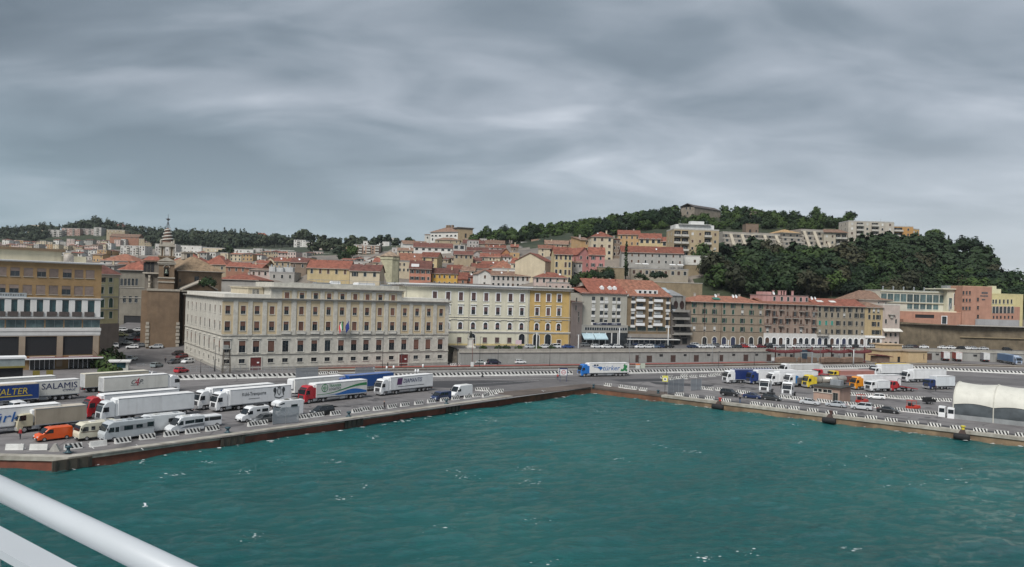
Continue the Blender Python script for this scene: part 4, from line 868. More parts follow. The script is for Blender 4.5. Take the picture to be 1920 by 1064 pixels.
for (x, y, w_) in ((1439,581.5,2.2),(1452,596,2.4),(1464,582,2.2),(1476.5,597,2.6),(1490.5,597,2.8),(1502,584,2.4),(1526,584,2.4),(1513,596.5,2.6),(1439,611,2.8),(1464,611.5,2.6),(1502,612,2.2),(1526,613,2.6)):
 B.balcony(B.fx(x, 600)[0], B.fx(1482, y)[1], w_, 1.0, mat('rust_railing', (.085,.035,.03), .6, .1, 1.))
arcade(B, (1438,1451,1463.5,1476.5,1490,1501,1512,1524), 634, 650, 1.9, .3, WHITE, 1482)
q = MB(); q.box(0,-.09,0,B.W,-.001,B.fx(1482,625.5)[1]); obj('ground_storey', q.mesh('ground_storey', [plaster((.60,.59,.57), .06, .3)]), B.root)
B.roof('side', 2.2, .6, TILE_C)
q = MB(); q.box(1.2,3.2,B.h-.2,B.W-2.0,13,B.h+3.6); q.box(1.6,4.2,B.h+3.6,6,9,B.h+5.0); at_ = obj('attic', q.mesh('attic', [plaster((.48,.27,.255))]), B.root)
q = MB(); q.box(1.0,3.0,B.h+3.6,B.W-1.8,13.2,B.h+3.75); obj('attic_roof', q.mesh('attic_roof', [mat('pale_gravel',(.33,.28,.26),.9,.2,.5)]), B.root)
for x in (1460,1474,1486,1498,1510,1521): obj('window', wmesh('plain', 1.1, 1.8, .1, (STONEW, GLASS)), at_, (B.fx(x, 565)[0], 3.2, B.h+1.2))
for k, (x, s_) in enumerate(((8,.6),(11,.9),(14,.5),(17.5,.7),(12.6,.5))): B.chimney(x, 6, B.h+4.6, 1.0, s_, plaster((.48,.27,.255)))
B.dish(7.4, 5, B.h+4.4, .8)
B = tenement('arcaded_tenement', 'dull brown tenement with teal shuttered windows over a pale arcade', 1531, 1621.5, 22.8, plaster((.285,.245,.185), .12, .4))
def mix(b, i, j, t, z, w, h):
 if j == 2 and i < 3: b.closed('f', t, z, w, h, TEAL_SH, .08, GREYST)
 else: st_shut(DARK_SH, .3)(b, i, j, t, z, w, h)
grid(B, (1537,1549,1560,1571.5,1583,1594,1606,1616.5), (581,591.5,606.5,622.5), 1577, 1.1, 1.9, mix)
B.finish(); arcade(B, (1536.5,1548,1559.5,1570.5,1582,1593.5,1604.5,1615.5), 635, 650, 1.9, .3, WHITE, 1577)
q = MB(); q.box(0,-.09,0,B.W,-.001,B.fx(1577,628.5)[1]); obj('ground_storey', q.mesh('ground_storey', [plaster((.58,.57,.54), .06, .3)]), B.root)
B.roof('side', 3.0, .6, TILE_A); B.balcony(B.fx(1543, 600)[0], B.fx(1577, 630)[1], 5.5, 1.1)
for x in (1548, 1572): q = MB(); q.slab([(-1.5,0,0),(1.5,0,0),(1.5,1.6,.65),(-1.5,1.6,.65)], .1); obj('skylight', q.mesh('skylight', [CURTAIN]), B.rf, (B.fx(x, 560)[0], 3.2, B.h+1.45))
B.dish(1.5, 6, B.h+2.8, .9); B.dish(3.2, 6, B.h+2.9, .7)
B = tenement('yellow_tenement', 'narrow yellow ochre tenement with dark shutters near the end of the row', 1621.5, 1655, 22.6, plaster((.42,.33,.19), .1, .3))
grid(B, (1630,1638.5,1647), (583,595,608,623.5), 1638, 1.15, 1.9, st_shut(DARK_SH, .35), ((0,2),(0,3)))
B.finish(); arcade(B, (1629,1638,1646), 635, 650, 1.9, .25, WHITE, 1638)
q = MB(); q.box(0,-.09,0,B.W,-.001,B.fx(1638,629.5)[1]); obj('ground_storey', q.mesh('ground_storey', [plaster((.58,.57,.56), .06, .3)]), B.root)
q = MB(); q.box(.4,-.5,4.3,B.W+1.2,-.1,5.0); obj('sign_board', q.mesh('sign_board', [WHITE]), B.root)
B.roof('hip', 2.2, .5, TILE_D)
B = tenement('corner_house', 'pale pink-grey house with stone canopy ending the tenement row', 1655, 1687, 23.6, plaster((.46,.39,.35), .1, .35))
for x, y, w_, h_ in ((1661,603,1,1.8),(1680,603,1,1.8),(1661,628,1,1.6),(1670,628,1,1.6),(1679,628,1,1.6)): t, z = B.fx(x, y); B.win('f', t, z-h_/2, w_, h_, .08, GREYST)
for x in (1661,1669.5,1679.5): t = B.fx(x, 640)[0]; B.win('f', t, .1, 1.4, 2.6, .1, STONEW, pane=DARK_SH)
B.finish(); B.roof('flat', m=STONEW)
q = MB(); q.slab([(-.4,-1.6,7.4),(B.W+.6,-1.6,7.4),(B.W+.2,-.02,8.6),(0,-.02,8.6)], .2); obj('canopy', q.mesh('canopy', [STONEW]), B.root)
q = MB(); q.box(B.W*.42,-.5,13.2,B.W*.58,-.02,14.6); q.box(B.W*.3,-.9,14.6,B.W*.7,-.02,14.9); obj('balcony', q.mesh('balcony', [GREYST]), B.root)
B = Bld('hip_roof_house', 'pink-grey house with brown hipped roof standing behind the end of the tenements', at(1610, 560, 352), at(1672, 560, 358), 14, 20, at(1640, 562, 355).z, plaster((.40,.33,.29)), sink=12)
for t in (B.W*.60, B.W*.82): B.plain('f', t, B.h-2.6, 1.1, 1.4)
B.roof('hip', 4.2, .6, TILE_D); B.finish()
# ---- end of the street: great stone wall, glass school, salmon tower, yellow wing -----------------
BIGW = mat('old_stone_wall', (.155,.125,.085), .9, .30, .25, .5, stain=.5)
sw = thing('stone_wall', 'high weathered brown stone retaining wall behind the parked cars at the end of the street', 'wall', (0,0,0))
q = MB(); P = [at(1687, 650, 345), at(1800, 650, 349), at(2060, 650, 352)]
q.rings([[(p.x, p.y, 3.5), (p.x, p.y+2, 3.5), (p.x, p.y+2.6, at(1800, t, 349).z), (p.x, p.y+.9, at(1800, t, 349).z)] for p, t in zip(P, (607, 611, 611))]); obj('wall', q.mesh('wall', [BIGW]), sw)
q = MB(); q.rings([[(p.x, p.y+.75, at(1800, 611, 349).z), (p.x, p.y+2.9, at(1800, 611, 349).z), (p.x, p.y+2.9, at(1800, 611, 349).z+.35), (p.x, p.y+.75, at(1800, 611, 349).z+.35)] for p in P[1:]]); obj('coping', q.mesh('coping', [GREYST]), sw)
q = MB(); q.rings([[(p.x, p.y-.12, 10.0), (p.x, p.y+.4, 10.0), (p.x, p.y+.4, 10.4), (p.x, p.y-.12, 10.4)] for p in P[1:]]); obj('ledge', q.mesh('ledge', [mat('tan_ledge', (.27,.215,.13), .9, .2, .6)]), sw)
ZT = at(1800, 611, 349).z
q = MB(); q.face([(P[0].x,345,ZT),(P[2].x,352,ZT),(P[2].x,380,ZT),(P[0].x,376,ZT)]); struct('terrace', q, [ROADM])
SALM = plaster((.40,.22,.16), .10, .35)
B = Bld('garden_wall', 'salmon pink curved boundary wall under the glass school', at(1686, 600, 352), at(1823, 600, 354), 3, ZT-.1, ZT+5.6, SALM, cat='wall')
t0, z0 = B.fx(1730, 596); B.holes['f'].append((B.fx(1716,590)[0], B.fx(1752,590)[0], 3.0, 4.6))
f0, f1 = B.fx(1767,600)[0], B.fx(1774,600)[0]; B.win('f', (f0+f1)/2, .6, 2.2, 3.4, .3, WHITE)
B.finish(); q = MB(); q.box(-.1,-.1,B.h,B.W+.1,3.1,B.h+.25); obj('coping', q.mesh('coping', [plaster((.55,.33,.24))]), B.root)
q = MB(); q.box(0,-3.4,0,B.fx(1716,590)[0],-.1,2.3); q.box(B.fx(1716,590)[0],-3.0,0,B.fx(1755,590)[0],-.1,2.6); obj('planter_wall', q.mesh('planter_wall', [SALM]), B.root)
B = Bld('glass_building', 'long two storey glass fronted building with pale frames under the wood', at(1650, 600, 357), at(1784, 600, 361), 13, ZT+5.0, at(1720, 548, 359).z, plaster((.56,.55,.47), .06, .2), sink=6)
TG = mat('green_curtain_glass', (.075,.125,.125), .12, .45, .25, spec=.7, rnd=.45)
z1, z0, y1, y0 = B.fx(1720,552.5)[1], B.fx(1720,567)[1], B.fx(1720,570)[1], B.fx(1720,580)[1]
n = 11
for k in range(n):
 t = (k+.5)*B.W/n; B.win('f', t, z0, B.W/n-.35, z1-z0, .0, PIL, pane=TG, frame=STEEL)
 if k > 3 and k < 9: B.win('f', t, y0, B.W/n-.6, y1-y0, .0, PIL, pane=TG, frame=STEEL)
for k in range(3): pass
B.finish(); B.roof('flat', m=mat('pale_roof', (.42,.42,.38), .8, .15, .5)); B.cornice(B.h-.5, .5, .5, mat('cream_frame', (.62,.60,.47), .7, .1, 1.), sides=False); B.bands('ledge', (z0-.8,), .45, .5, mat('cream_frame', (.62,.60,.47), .7, .1, 1.))
for k in range(6): q = MB(); q.tube((0,0,0),(0,0,1.8),.28,8); q.lathe([(.4,1.8),(.4,2.1),(.05,2.3)], 8); obj('roof_vent', q.mesh('roof_vent', [STEEL]), B.root, (3.5+k*5.2, 4, B.h+.1))
q = MB(); q.box(B.W-14, -4, y0-1.8, B.W+9.5, -.1, y0-1.4); q.box(B.W-14,-4.1,y0-1.4,B.W+9.5,-4,y0-.5); obj('balcony', q.mesh('balcony', [mat('cream_frame', (.62,.60,.47), .7, .1, 1.)]), B.root)
for k in range(3): q = MB(); q.tube((B.W-4+k*4.5,-3.6,y0-1.6),(B.W-2.6+k*4.5,-2.5,y1+.6),.22,6); obj('strut', q.mesh('strut', [STEEL]), B.root)
B = Bld('glass_stair_block', 'dark glazed stair block with cream roof slab beside the salmon tower', at(1775, 600, 358), at(1802, 600, 359), 12, ZT+5, at(1790, 543.5, 358).z, plaster((.58,.56,.44)), sink=6)
B.win('f', B.W*.70, 4.2, B.W*.5, B.h-6.0, .1, WHITE, pane=mat('blue_glass', (.02,.05,.065), .1, .4, .4, spec=.8)); B.win('f', B.W*.22, 2.5, 1.6, 5.0, .1, WHITE, pane=TG)
B.finish(); q = MB(); q.box(-3,-1,B.h,B.W,12.5,B.h+.5); obj('roof', q.mesh('roof', [plaster((.60,.58,.46))]), B.root)
q = MB(); q.box(2,3,B.h+.5,7,7,B.h+1.9); obj('roof_unit', q.mesh('roof_unit', [STEEL]), B.root)
B = Bld('salmon_tower', 'tall salmon pink block with rows of small windows and dark raised lettering', at(1803, 608, 353), at(1858, 608, 354), 14, ZT-.2, at(1830, 539, 353).z, SALM, sink=1)
for ys, xs_, w_, h_ in ((549.5,(1806.5,1812.5,1818.5),.9,1.7),(563.5,(1806.5,1812.5,1818.5),.9,1.5),(562,(1833.5,),1,1.7),(577.5,(1833.5,),1,1.7),(594,(1833.5,),1,1.7),(578.5,(1806,1812,1818),1.0,1.6)):
 for x in xs_: t, z = B.fx(x, ys); B.win('f', t, z-h_/2, w_, h_, .05, SALM, pane=GLASS)
B.finish(); B.roof('flat', m=plaster((.50,.30,.21)), par=.4)
sgm = mat('sign_dark', (.08,.09,.10), .6, 0)
for j, (y, x0, x1) in enumerate(((549.5,1840.5,1853.5),(555,1838,1853.5),(562,1841,1848.5))):
 q = MB(); rg = random.Random(j); a, b = B.fx(x0, y)[0], B.fx(x1, y)[0]; z = B.fx(x0, y)[1]; x = a
 while x < b-.3: w_ = .22+.16*rg.random(); hh = .85 if j == 0 else .6; q.box(x, -.12, z-hh/2, x+w_, -.01, z+hh/2 - (.15 if rg.random() < .4 else 0)); q.box(x+w_, -.1, z-hh/2 if rg.random() < .5 else z+hh/2-.2, x+w_+.12, -.01, z+hh/2 if rg.random() < .5 else z-hh/2+.2); x += w_+.2
 tag(obj('lettering', q.mesh('lettering', [sgm]), B.root), kind='stuff')
B = Bld('yellow_wing', 'pale yellow wing with arched windows joined to the salmon tower', at(1858.4, 608, 354), at(1917, 608, 356), 14, ZT-.2, at(1885, 553, 355).z, plaster((.56,.49,.26), .08, .3), sink=1)
x0, x1 = .05, B.fx(1912, 590)[0]
q = MB(); q.box(x0,-.09,B.fx(1885,600)[1],x1,-.001,B.fx(1885,575)[1]); obj('salmon_panel', q.mesh('salmon_panel', [SALM]), B.root)
q = MB(); q.box(-8,-.11,.1,x1-.1,-.002,B.fx(1885,600)[1]); obj('plinth', q.mesh('plinth', [plaster((.33,.33,.34))]), B.root)
for x in (1860,1867.5,1874.5,1882,1889.5,1896.5): t, z = B.fx(x, 566); B.win('f', max(t,.7), z-.9, .9, 1.9, .05, STONEW)
for x in (1862,1867.5+1.5,1876,1883.5,1890.5,1897.5):
 t, z = B.fx(x, 588); f = B.arch('f', max(t,1.0), z, 1.3, 3.2, .18, GREYST, out=.1)
 t, z = B.fx(x, 595); f = B.plain('f', max(t,1.0), z-.7, .8, 1.3, .05, SALM); f.location.y = -.1
B.finish(); B.roof('flat', m=plaster((.60,.54,.30)), par=.3)
q = MB(); q.box(1.5,3,B.h+.3,7,8,B.h+2.6); q.box(2.5,3.5,B.h+2.6,5,6,B.h+4); obj('roof_unit', q.mesh('roof_unit', [plaster((.60,.58,.40))]), B.root)
# ---- church with the spiral bell tower ----------------------------------------------------------
BRICK = mat('old_brick', (.20,.14,.092), .9, .16, .45, .4, stain=.3)
TRAV = mat('travertine', (.40,.365,.31), .85, .14, .7, .2, stain=.35)
ch0 = gnd(330, 662, 0.0); Yc = 262.0
c0 = at(274, 640, Yc); c0.z = 0; c1 = at(334, 640, Yc+4); c1.z = 0
B = Bld('bell_tower', 'brick church bell tower with an open belfry and white spiral band winding round its spire', c0, c1, 11, 0, at(300, 546, Yc).z, BRICK, cat='bell tower', sink=.5)
B.finish(); W = B.W; h = B.h
q = MB(); q.box(-.25,-.25,h,W+.25,11.2,h+.7); obj('cornice', q.mesh('cornice', [TRAV]), B.root)
for x in (-.25, W-.75):
 q = MB()
 for k in range(7): q.box(x-(.15 if k%2 else 0), -.25, 2+k*1.25, x+1.0+(.15 if k%2 else 0), .3, 2.95+k*1.25)
 tag(obj('quoin', q.mesh('quoin', [TRAV]), B.root), kind='stuff')
a0, a1 = B.fx(296.5,540)[0], B.fx(326,540)[0]; cxm = (a0+a1)/2; tw = a1-a0; zA, zB = h+.7, at(310, 490, Yc).z
q = MB(); bz0, bz1 = at(310,519,Yc).z, at(310,501,Yc).z
op = tw*.17
q.box(a0,.2,zA,a1,tw,bz0); q.box(a0,.2,bz0,cxm-op,tw,bz1); q.box(cxm+op,.2,bz0,a1,tw,bz1); q.box(a0,.2,bz1,a1,tw,zB); obj('belfry', q.mesh('belfry', [BRICK]), B.root)
q = MB()
for k in range(13):
 a, b = math.pi*k/12, math.pi*(k+1)/12
 if k < 12: q.add([(cxm-math.cos(a)*r, y, bz1-op*.2+math.sin(a)*r) for y in (.0,.25) for r in (op*1.0, op*1.25)] + [(cxm-math.cos(b)*r, y, bz1-op*.2+math.sin(b)*r) for y in (.0,.25) for r in (op*1.0, op*1.25)], [(0,1,5,4),(2,3,7,6),(0,2,6,4),(1,3,7,5)])
obj('arch_ring', q.mesh('arch_ring', [TRAV]), B.root)
for z_, p_ in ((at(310,520,Yc).z,.25),(at(310,528,Yc).z,.25),(at(310,494,Yc).z,.35),(zB-.3,.5)): q = MB(); q.box(a0-p_,.2-p_,z_-.4,a1+p_,tw+p_,z_); obj('string_course', q.mesh('string_course', [TRAV]), B.root)
bell = MB(); bell.lathe([(.05,1.6),(.35,1.5),(.5,.9),(.62,.4),(.9,0),(.85,-.02),(.4,.3)], 14); obj('bell', bell.mesh('bell', [mat('bronze', (.10,.12,.10), .45, .2, 1., metal=.7)], True), B.root, (cxm, .5, bz0+1.0))
q = MB(); q.add([(a0-.4,-.2,zB),(a1+.4,-.2,zB),(cxm,-.2,zB+1.5),(a0-.4,.6,zB),(a1+.4,.6,zB),(cxm,.6,zB+1.5)], [(0,1,2),(5,4,3),(0,3,4,1),(1,4,5,2),(2,5,3,0)]); obj('pediment', q.mesh('pediment', [TRAV]), B.root)
zC = at(310,480,Yc).z; zD = at(310,462,Yc).z; cy = tw/2+.2
q = MB(); q.box(a0+.1,.3,zB,a1-.1,tw-.1,zC); q.box(a0-.3,0,zC-.5,a1+.3,tw+.3,zC); obj('lantern_base', q.mesh('lantern_base', [BRICK]), B.root)
for x in (a0+.5, a0+1.5, a1-1.5, a1-.5):
 for y in (.8, tw-.5): q = MB(); q.lathe([(.36,0),(.30,.2),(.27,zD-zC-.3),(.36,zD-zC)], 10); obj('column', q.mesh('column', [TRAV], True), B.root, (x, y, zC))
q = MB(); rr_ = (tw*.30)
for i in range(4):
 a = math.pi/4+i*math.pi/2; x, y = cxm+math.cos(a)*rr_*1.2, cy+math.sin(a)*rr_*1.2; q.box(x-.55,y-.55,zC,x+.55,y+.55,zD)
obj('lantern_pier', q.mesh('lantern_pier', [BRICK]), B.root)
q = MB(); q.box(a0-.1,.1,zD,a1+.1,tw+.1,zD+.7); q.box(a0+.5,.6,zD+.7,a1-.5,tw-.4,zD+1.5); obj('entablature', q.mesh('entablature', [TRAV]), B.root)
for x in (a0+.4, a1-.4):
 q = MB(); q.lathe([(.3,0),(.35,.3),(.2,.6),(.4,1.0),(.1,1.6),(.02,1.9)], 8); obj('urn', q.mesh('urn', [TRAV], True), B.root, (x, .5, zD+.7))
zE, zF = zD+1.3, at(313,428,Yc).z; R0, R1 = tw*.37, tw*.14
q = MB(); nr = 26
q.lathe([(R0+(R1-R0)*k/nr*(1-.0), zE+(zF-zE)*k/nr) for k in range(nr+1)] + [(.1, zF+.5)], 20, 0, (cxm, cy, 0)); obj('spire', q.mesh('spire', [mat('spire_brick', (.17,.11,.085), .9, .2, .8)], True), B.root)
q = MB(); turns = 4.1; NN = 120; rg_ = []
for k in range(NN+1):
 f = k/NN; a = -.9 + f*turns*2*math.pi; r = R0+(R1-R0)*f; z = zE+.2+(zF-zE-.3)*f; c_, s_ = math.cos(a), math.sin(a)
 rg_.append([(cxm+c_*(r-.15), cy+s_*(r-.15), z), (cxm+c_*(r+.38), cy+s_*(r+.38), z), (cxm+c_*(r+.38), cy+s_*(r+.38), z+.26), (cxm+c_*(r-.15), cy+s_*(r-.15), z+.34)])
q.rings(rg_); obj('spiral_band', q.mesh('spiral_band', [mat('white_marble', (.66,.64,.59), .7, .1, .8)]), B.root)
q = MB(); zG = at(315,400,Yc).z
for i in range(4): a = i*math.pi/2+.4; q.tube((cxm+math.cos(a)*.9, cy+math.sin(a)*.9, zF), (cxm, cy, zF+(zG-zF)*.55), .06, 5)
q.tube((cxm,cy,zF),(cxm,cy,zG),.06,6); q.tube((cxm-.9,cy,zG-1.6),(cxm+.9,cy,zG-1.6),.06,5); q.lathe([(.02,0),(.5,.35),(.55,.6),(.02,1.1)], 10, 0, (cxm,cy,zF+(zG-zF)*.55)); obj('cross_finial', q.mesh('cross_finial', [RAIL_M]), B.root)
n0, n1 = at(331, 640, Yc+8), at(412, 640, Yc+18)
B = Bld('church', 'brick church body with a small temple pediment, shallow tiled roof and big side window', n0, n1, 26, 0, at(370, 508, Yc+13).z, BRICK, cat='church', sink=.5)
f = B.fx(369,520); B.win('f', f[0], B.h-6.2, 1.7, 4.2, .2, BRICK, pane=GLASS, head=.6); B.win('f', B.fx(338,508)[0], B.h-4.2, .6, 1.0, .05, BRICK)
B.finish(); B.roof('hip', 5.2, .9, tiles((.33,.235,.15)), .3); B.cornice(B.h-.9, .5, .35, BRICK)
q = MB(); q.box(-1.6,-1.6,0,1.6,1.6,2.4); q.box(-1.9,-1.9,2.4,1.9,1.9,2.8); l_ = obj('lantern', q.mesh('lantern', [TRAV]), B.root, (B.W*.46, 13, B.h+4.2)); obj('window', wmesh('plain', 1.2, 1.5, .1, (STONEW, GLASS)), l_, (0,-1.6,.5))
xl, xr = B.fx(335,545)[0], B.fx(395,545)[0]; ze = at(360,544,Yc+8).z; zp = at(374,529,Yc+8).z
q = MB(); q.box(xl+1.0,-2.6,0,xr,-.02,ze); q.add([(xl,-5,ze),(xr,-5,ze),((xl+xr)/2+1.0,-5,zp),(xl,0,ze),(xr,0,ze),((xl+xr)/2+1,0,zp)], [(0,1,2),(5,4,3),(1,4,5,2),(2,5,3,0)]); obj('porch', q.mesh('porch', [BRICK]), B.root)
q = MB(); m_ = (xl+xr)/2+1
for a, b in (((xl-.6,ze-.1),(m_,zp+.1)),((m_,zp+.1),(xr+.6,ze-.1))): q.add([(a[0],-5.6,a[1]),(b[0],-5.6,b[1]),(b[0],-.1,b[1]),(a[0],-.1,a[1]),(a[0],-5.6,a[1]+.5),(b[0],-5.6,b[1]+.5),(b[0],-.1,b[1]+.5),(a[0],-.1,a[1]+.5)], [(0,1,5,4),(4,5,6,7),(1,2,6,5),(2,3,7,6),(3,0,4,7),(0,3,2,1)])
q.box(xl-.6,-5.6,ze-.7,xr+.6,-4.95,ze-.15); obj('pediment', q.mesh('pediment', [TRAV]), B.root)
q = MB(); q.lathe([(.55,0),(.55,.1)], 14); obj('oculus', q.mesh('oculus', [DARK]), B.root, (m_, -5.02, ze+1.6), (R(90),0,0))
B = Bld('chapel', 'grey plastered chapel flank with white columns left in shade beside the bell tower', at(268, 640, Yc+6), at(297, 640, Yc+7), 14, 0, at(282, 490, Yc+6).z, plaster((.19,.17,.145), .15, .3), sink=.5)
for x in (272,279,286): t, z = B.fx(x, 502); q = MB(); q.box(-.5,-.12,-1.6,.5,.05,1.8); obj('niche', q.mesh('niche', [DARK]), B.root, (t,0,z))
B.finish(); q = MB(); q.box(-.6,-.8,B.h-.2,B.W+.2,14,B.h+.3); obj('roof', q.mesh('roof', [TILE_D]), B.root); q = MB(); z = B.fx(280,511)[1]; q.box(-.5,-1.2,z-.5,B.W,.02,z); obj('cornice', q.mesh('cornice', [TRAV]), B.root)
for y0,y1 in ((517,528),(531,540)):
 t, z0 = B.fx(280, y1); z1 = B.fx(280, y0)[1]; q = MB(); q.lathe([(.5,0),(.42,.3),(.36,z1-z0-.5),(.55,z1-z0)], 10); obj('column', q.mesh('column', [TRAV], True), B.root, (t+.3, -1.0, z0))
q = MB(); z = B.fx(280,545)[1]; q.box(-.3,-2.5,0,B.W+.4,-.02,z); obj('annex', q.mesh('annex', [BRICK]), B.root)
# ---- houses round the car park behind the office block ------------------------------------------
def along(x0, x1, Y0, Y1): a, b = at(x0, 600, Y0), at(x1, 600, Y1); return Vector((a.x, a.y, 0)), Vector((b.x, b.y, 0))
a, b = along(183, 221, 255, 262)
B = Bld('townhouse', 'pale yellow townhouse with dark green shutters next to the office block', a, b, 16, 0, at(205, 514, 258).z, plaster((.55,.50,.30)), sink=.5)
for (y0, y1) in ((529,520.5),(551,538.5)):
 for x in (191, 207.5): t, z = B.fx(x, y0); z1 = B.fx(x, y1)[1]; B.win('f', t, z, 1.3, z1-z, .2, STONEW, sh=DARK_SH if y0 < 530 and x < 200 else None, pane=GREEN_SH if not (y0 < 530 and x < 200) else GLASS, head=.4)
for x in (191, 207.5): t, z = B.fx(x, 577); B.arch('f', t, z, 1.5, 3.2, .2, STONEW, GREEN_SH); t, z = B.fx(x, 597); B.win('f', t, z, 1.2, 2.2, .12, STONEW, pane=GREEN_SH)
for y in (531,553,577,598): z = B.fx(207, y)[1]; B.win('r', 3.0, z, 1.0, 2.2, .1, STONEW, pane=DARK_SH)
B.finish(); B.roof('hip', 3.2, .8, TILE_B); B.bands('string_course', (B.fx(200,558)[1], B.fx(200,582)[1]), .4, .3, GREYST); B.cornice(B.h-1.3, .9, .35, plaster((.50,.44,.36)))
q = MB(); q.box(-.3,-.3,0,B.W+.3,-.02,B.fx(200,607)[1]); obj('ground_storey', q.mesh('ground_storey', [plaster((.20,.17,.15))]), B.root)
a, b = along(222.5, 271, 300, 300)
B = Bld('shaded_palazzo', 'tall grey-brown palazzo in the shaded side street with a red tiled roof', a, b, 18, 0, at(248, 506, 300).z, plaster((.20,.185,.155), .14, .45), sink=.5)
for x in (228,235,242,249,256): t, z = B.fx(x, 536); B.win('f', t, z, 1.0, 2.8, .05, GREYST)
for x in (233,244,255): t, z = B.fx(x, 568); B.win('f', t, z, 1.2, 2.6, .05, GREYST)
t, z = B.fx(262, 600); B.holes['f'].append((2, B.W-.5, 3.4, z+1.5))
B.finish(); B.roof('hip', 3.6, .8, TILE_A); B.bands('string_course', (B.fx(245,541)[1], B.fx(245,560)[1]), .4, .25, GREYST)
# ---- the old town on the slope: table of houses ---------------------------------------------------
WC = dict(cream=(.52,.45,.33), yellow=(.50,.405,.235), ochre=(.43,.285,.15), orange=(.42,.215,.11), pink=(.46,.215,.20), salmon=(.45,.205,.145), brick=(.30,.155,.105), grey=(.34,.33,.31), lgrey=(.45,.43,.41), white=(.62,.61,.58), tan=(.36,.295,.205), brown=(.215,.165,.125), pinkish=(.50,.40,.365), stone=(.33,.29,.23), gold=(.50,.31,.075), deep=(.33,.13,.09))
RC = dict(A=TILE_A, B=TILE_B, C=TILE_C, D=TILE_D, G=mat('grey_tiles', (.16,.135,.12), .85, .2, .5))
HOUSES = []
def house(x0, x1, ye, yb, Y, kind, yr, wall, roof, nc, nr, label, rot=0, D=11, wh=(.95,1.5), sh=None, side=0, name='house', chim=1, sur=.1, group='houses of the old town', z_frac=None):
 cxp = (x0+x1)/2; rr2 = R(rot); c = at(cxp, ye, Y); Wd = (x1-x0)/FOC*Y/max(.3, math.cos(rr2))
 d = Vector((math.cos(rr2), math.sin(rr2), 0)); a, b = Vector((c.x, c.y, 0))-d*Wd/2, Vector((c.x, c.y, 0))+d*Wd/2
 zt = c.z; zb = at(cxp, yb, Y).z; zb = min(zb, gz(c.x, c.y)+1.0, zt-3.2)
 B = Bld(name, label, a, b, D, zb, zt, plaster(WC[wall], .10, .3), group, sink=9)
 vis = zt - at(cxp, yb, Y).z; r = B.rng
 for j in range(nr):
  fh = max(2.7, min(3.4, vis/max(nr,1))); z = B.h - (j+.72)*fh
  for i in range(nc):
   t = (i+.5)*B.W/nc + (r.random()-.5)*.3; w_, h_ = wh; w_ = min(w_, B.W/nc*.62)
   if r.random() < .06 and nc > 2: continue
   if sh is not None and r.random() < .75:
    f = B.plain('f', t, z, w_, h_, sur)
    for sg in (-1, 1): obj('shutter', wmesh('shutter', round(w_*.5,2), h_, (sh,)), f, (sg*(w_*.75+.08), -.03, 0))
   else: B.plain('f', t, z, w_, h_, sur, pane=r.choice((GLASS, GLASS, BROWN_SH, DARK_SH)))
  for i in range(side):
   for fc in ('l', 'r'): B.plain(fc, D*(i+.5)/side, z, .8, 1.4, sur)
 hr = max(.6, at(cxp, yr, Y + (D/2 if kind in ('side','hip') else 0)).z - zt) if kind != 'flat' else 0
 B.roof(kind, hr, .45, RC[roof] if kind != 'flat' else plaster((.30,.29,.28)), .22); B.finish()
 for i in range(chim):
  x = B.W*(.2+.6*r.random()); y = D*(.35+.2*r.random()); B.chimney(x, y, B.h + (hr*.75 if kind in ('side','hip','shed') else .3), .9+.5*r.random(), .5+.3*r.random(), r.choice((GREYST, plaster(WC['brick']), plaster(WC['cream']))))
 if r.random() < .45: B.aerial(B.W*(.3+.5*r.random()), D*.45, B.h+hr*.8)
 if r.random() < .25: B.dish(B.W*(.2+.6*r.random()), D*.2, B.h+hr*.45+.3, .5)
 HOUSES.append(B); return B
GS, DS, BS = GREEN_SH, DARK_SH, BROWN_SH
house(810,858,513,546,400,'side',503,'gold','B',5,2,'golden yellow house with five windows in each row behind the cream palace', D=12)
B = house(768,808,504,546,396,'side',489,'salmon','B',4,3,'salmon house with dark open shutters and a white roof dormer behind the palace', D=12, sh=DS, wh=(1.1,1.6), rot=3, side=2)
q = MB(); q.box(-2.0,0,0,2.0,2.0,1.5); obj('dormer', q.mesh('dormer', [WHITE]), B.rf, (2.8, 1.0, B.h+.9))
house(859,876,523,546,397,'side',511,'brick','A',1,1,'narrow brick red house joined to the golden yellow house', D=12)
house(876,893,519,546,399,'shed',512,'deep','B',2,1,'dark brick house between the narrow red house and the white gabled house', D=12)
house(750,790,488,512,430,'side',475,'orange','C',2,1,'orange walled house with tiled gable roof above the salmon house', rot=10)
house(788,820,482,512,440,'side',473,'yellow','A',2,2,'buff house with plain grey gable end above the salmon house', rot=-8, wh=(1.2,1.9), D=13, side=1)
house(852,887,477.5,500,470,'side',471,'tan','B',4,1,'beige house with four tall windows under a dark red roof', rot=6, wh=(1.3,2.2))
house(776,848,464,474,560,'side',456,'white','B',6,1,'long white house with a row of dark openings and red roof below the hilltop church', D=10, wh=(2.0,1.5), rot=4)
house(850,872,461,472,560,'flat',461,'lgrey','G',2,1,'pale flat roofed house with wide glazed front below the church', wh=(3.0,2.4))
house(816,862,450,461,640,'hip',446,'tan','D',4,1,'tan house with hipped roof tight under the hilltop church', D=14)
house(868,915,457,463,620,'side',450,'stone','B',4,1,'long low stone house with faded roof under the wooded hill', D=10)
house(910,946,457,464,600,'side',451,'brick','D',3,1,'low brick house with long brown roof at the edge of the pines', D=10)
house(918,948,465,471,560,'side',460,'white','A',3,1,'whitewashed cottage with red roof above the orange gable', D=9)
house(876,915,470,478,540,'side',464,'stone','B',3,1,'stone house with dark maroon roof in the tight upper rows', D=10)
house(905,940,474,481,520,'side',468,'grey','B',3,1,'grey house with low maroon roof behind the long stone house', D=10)
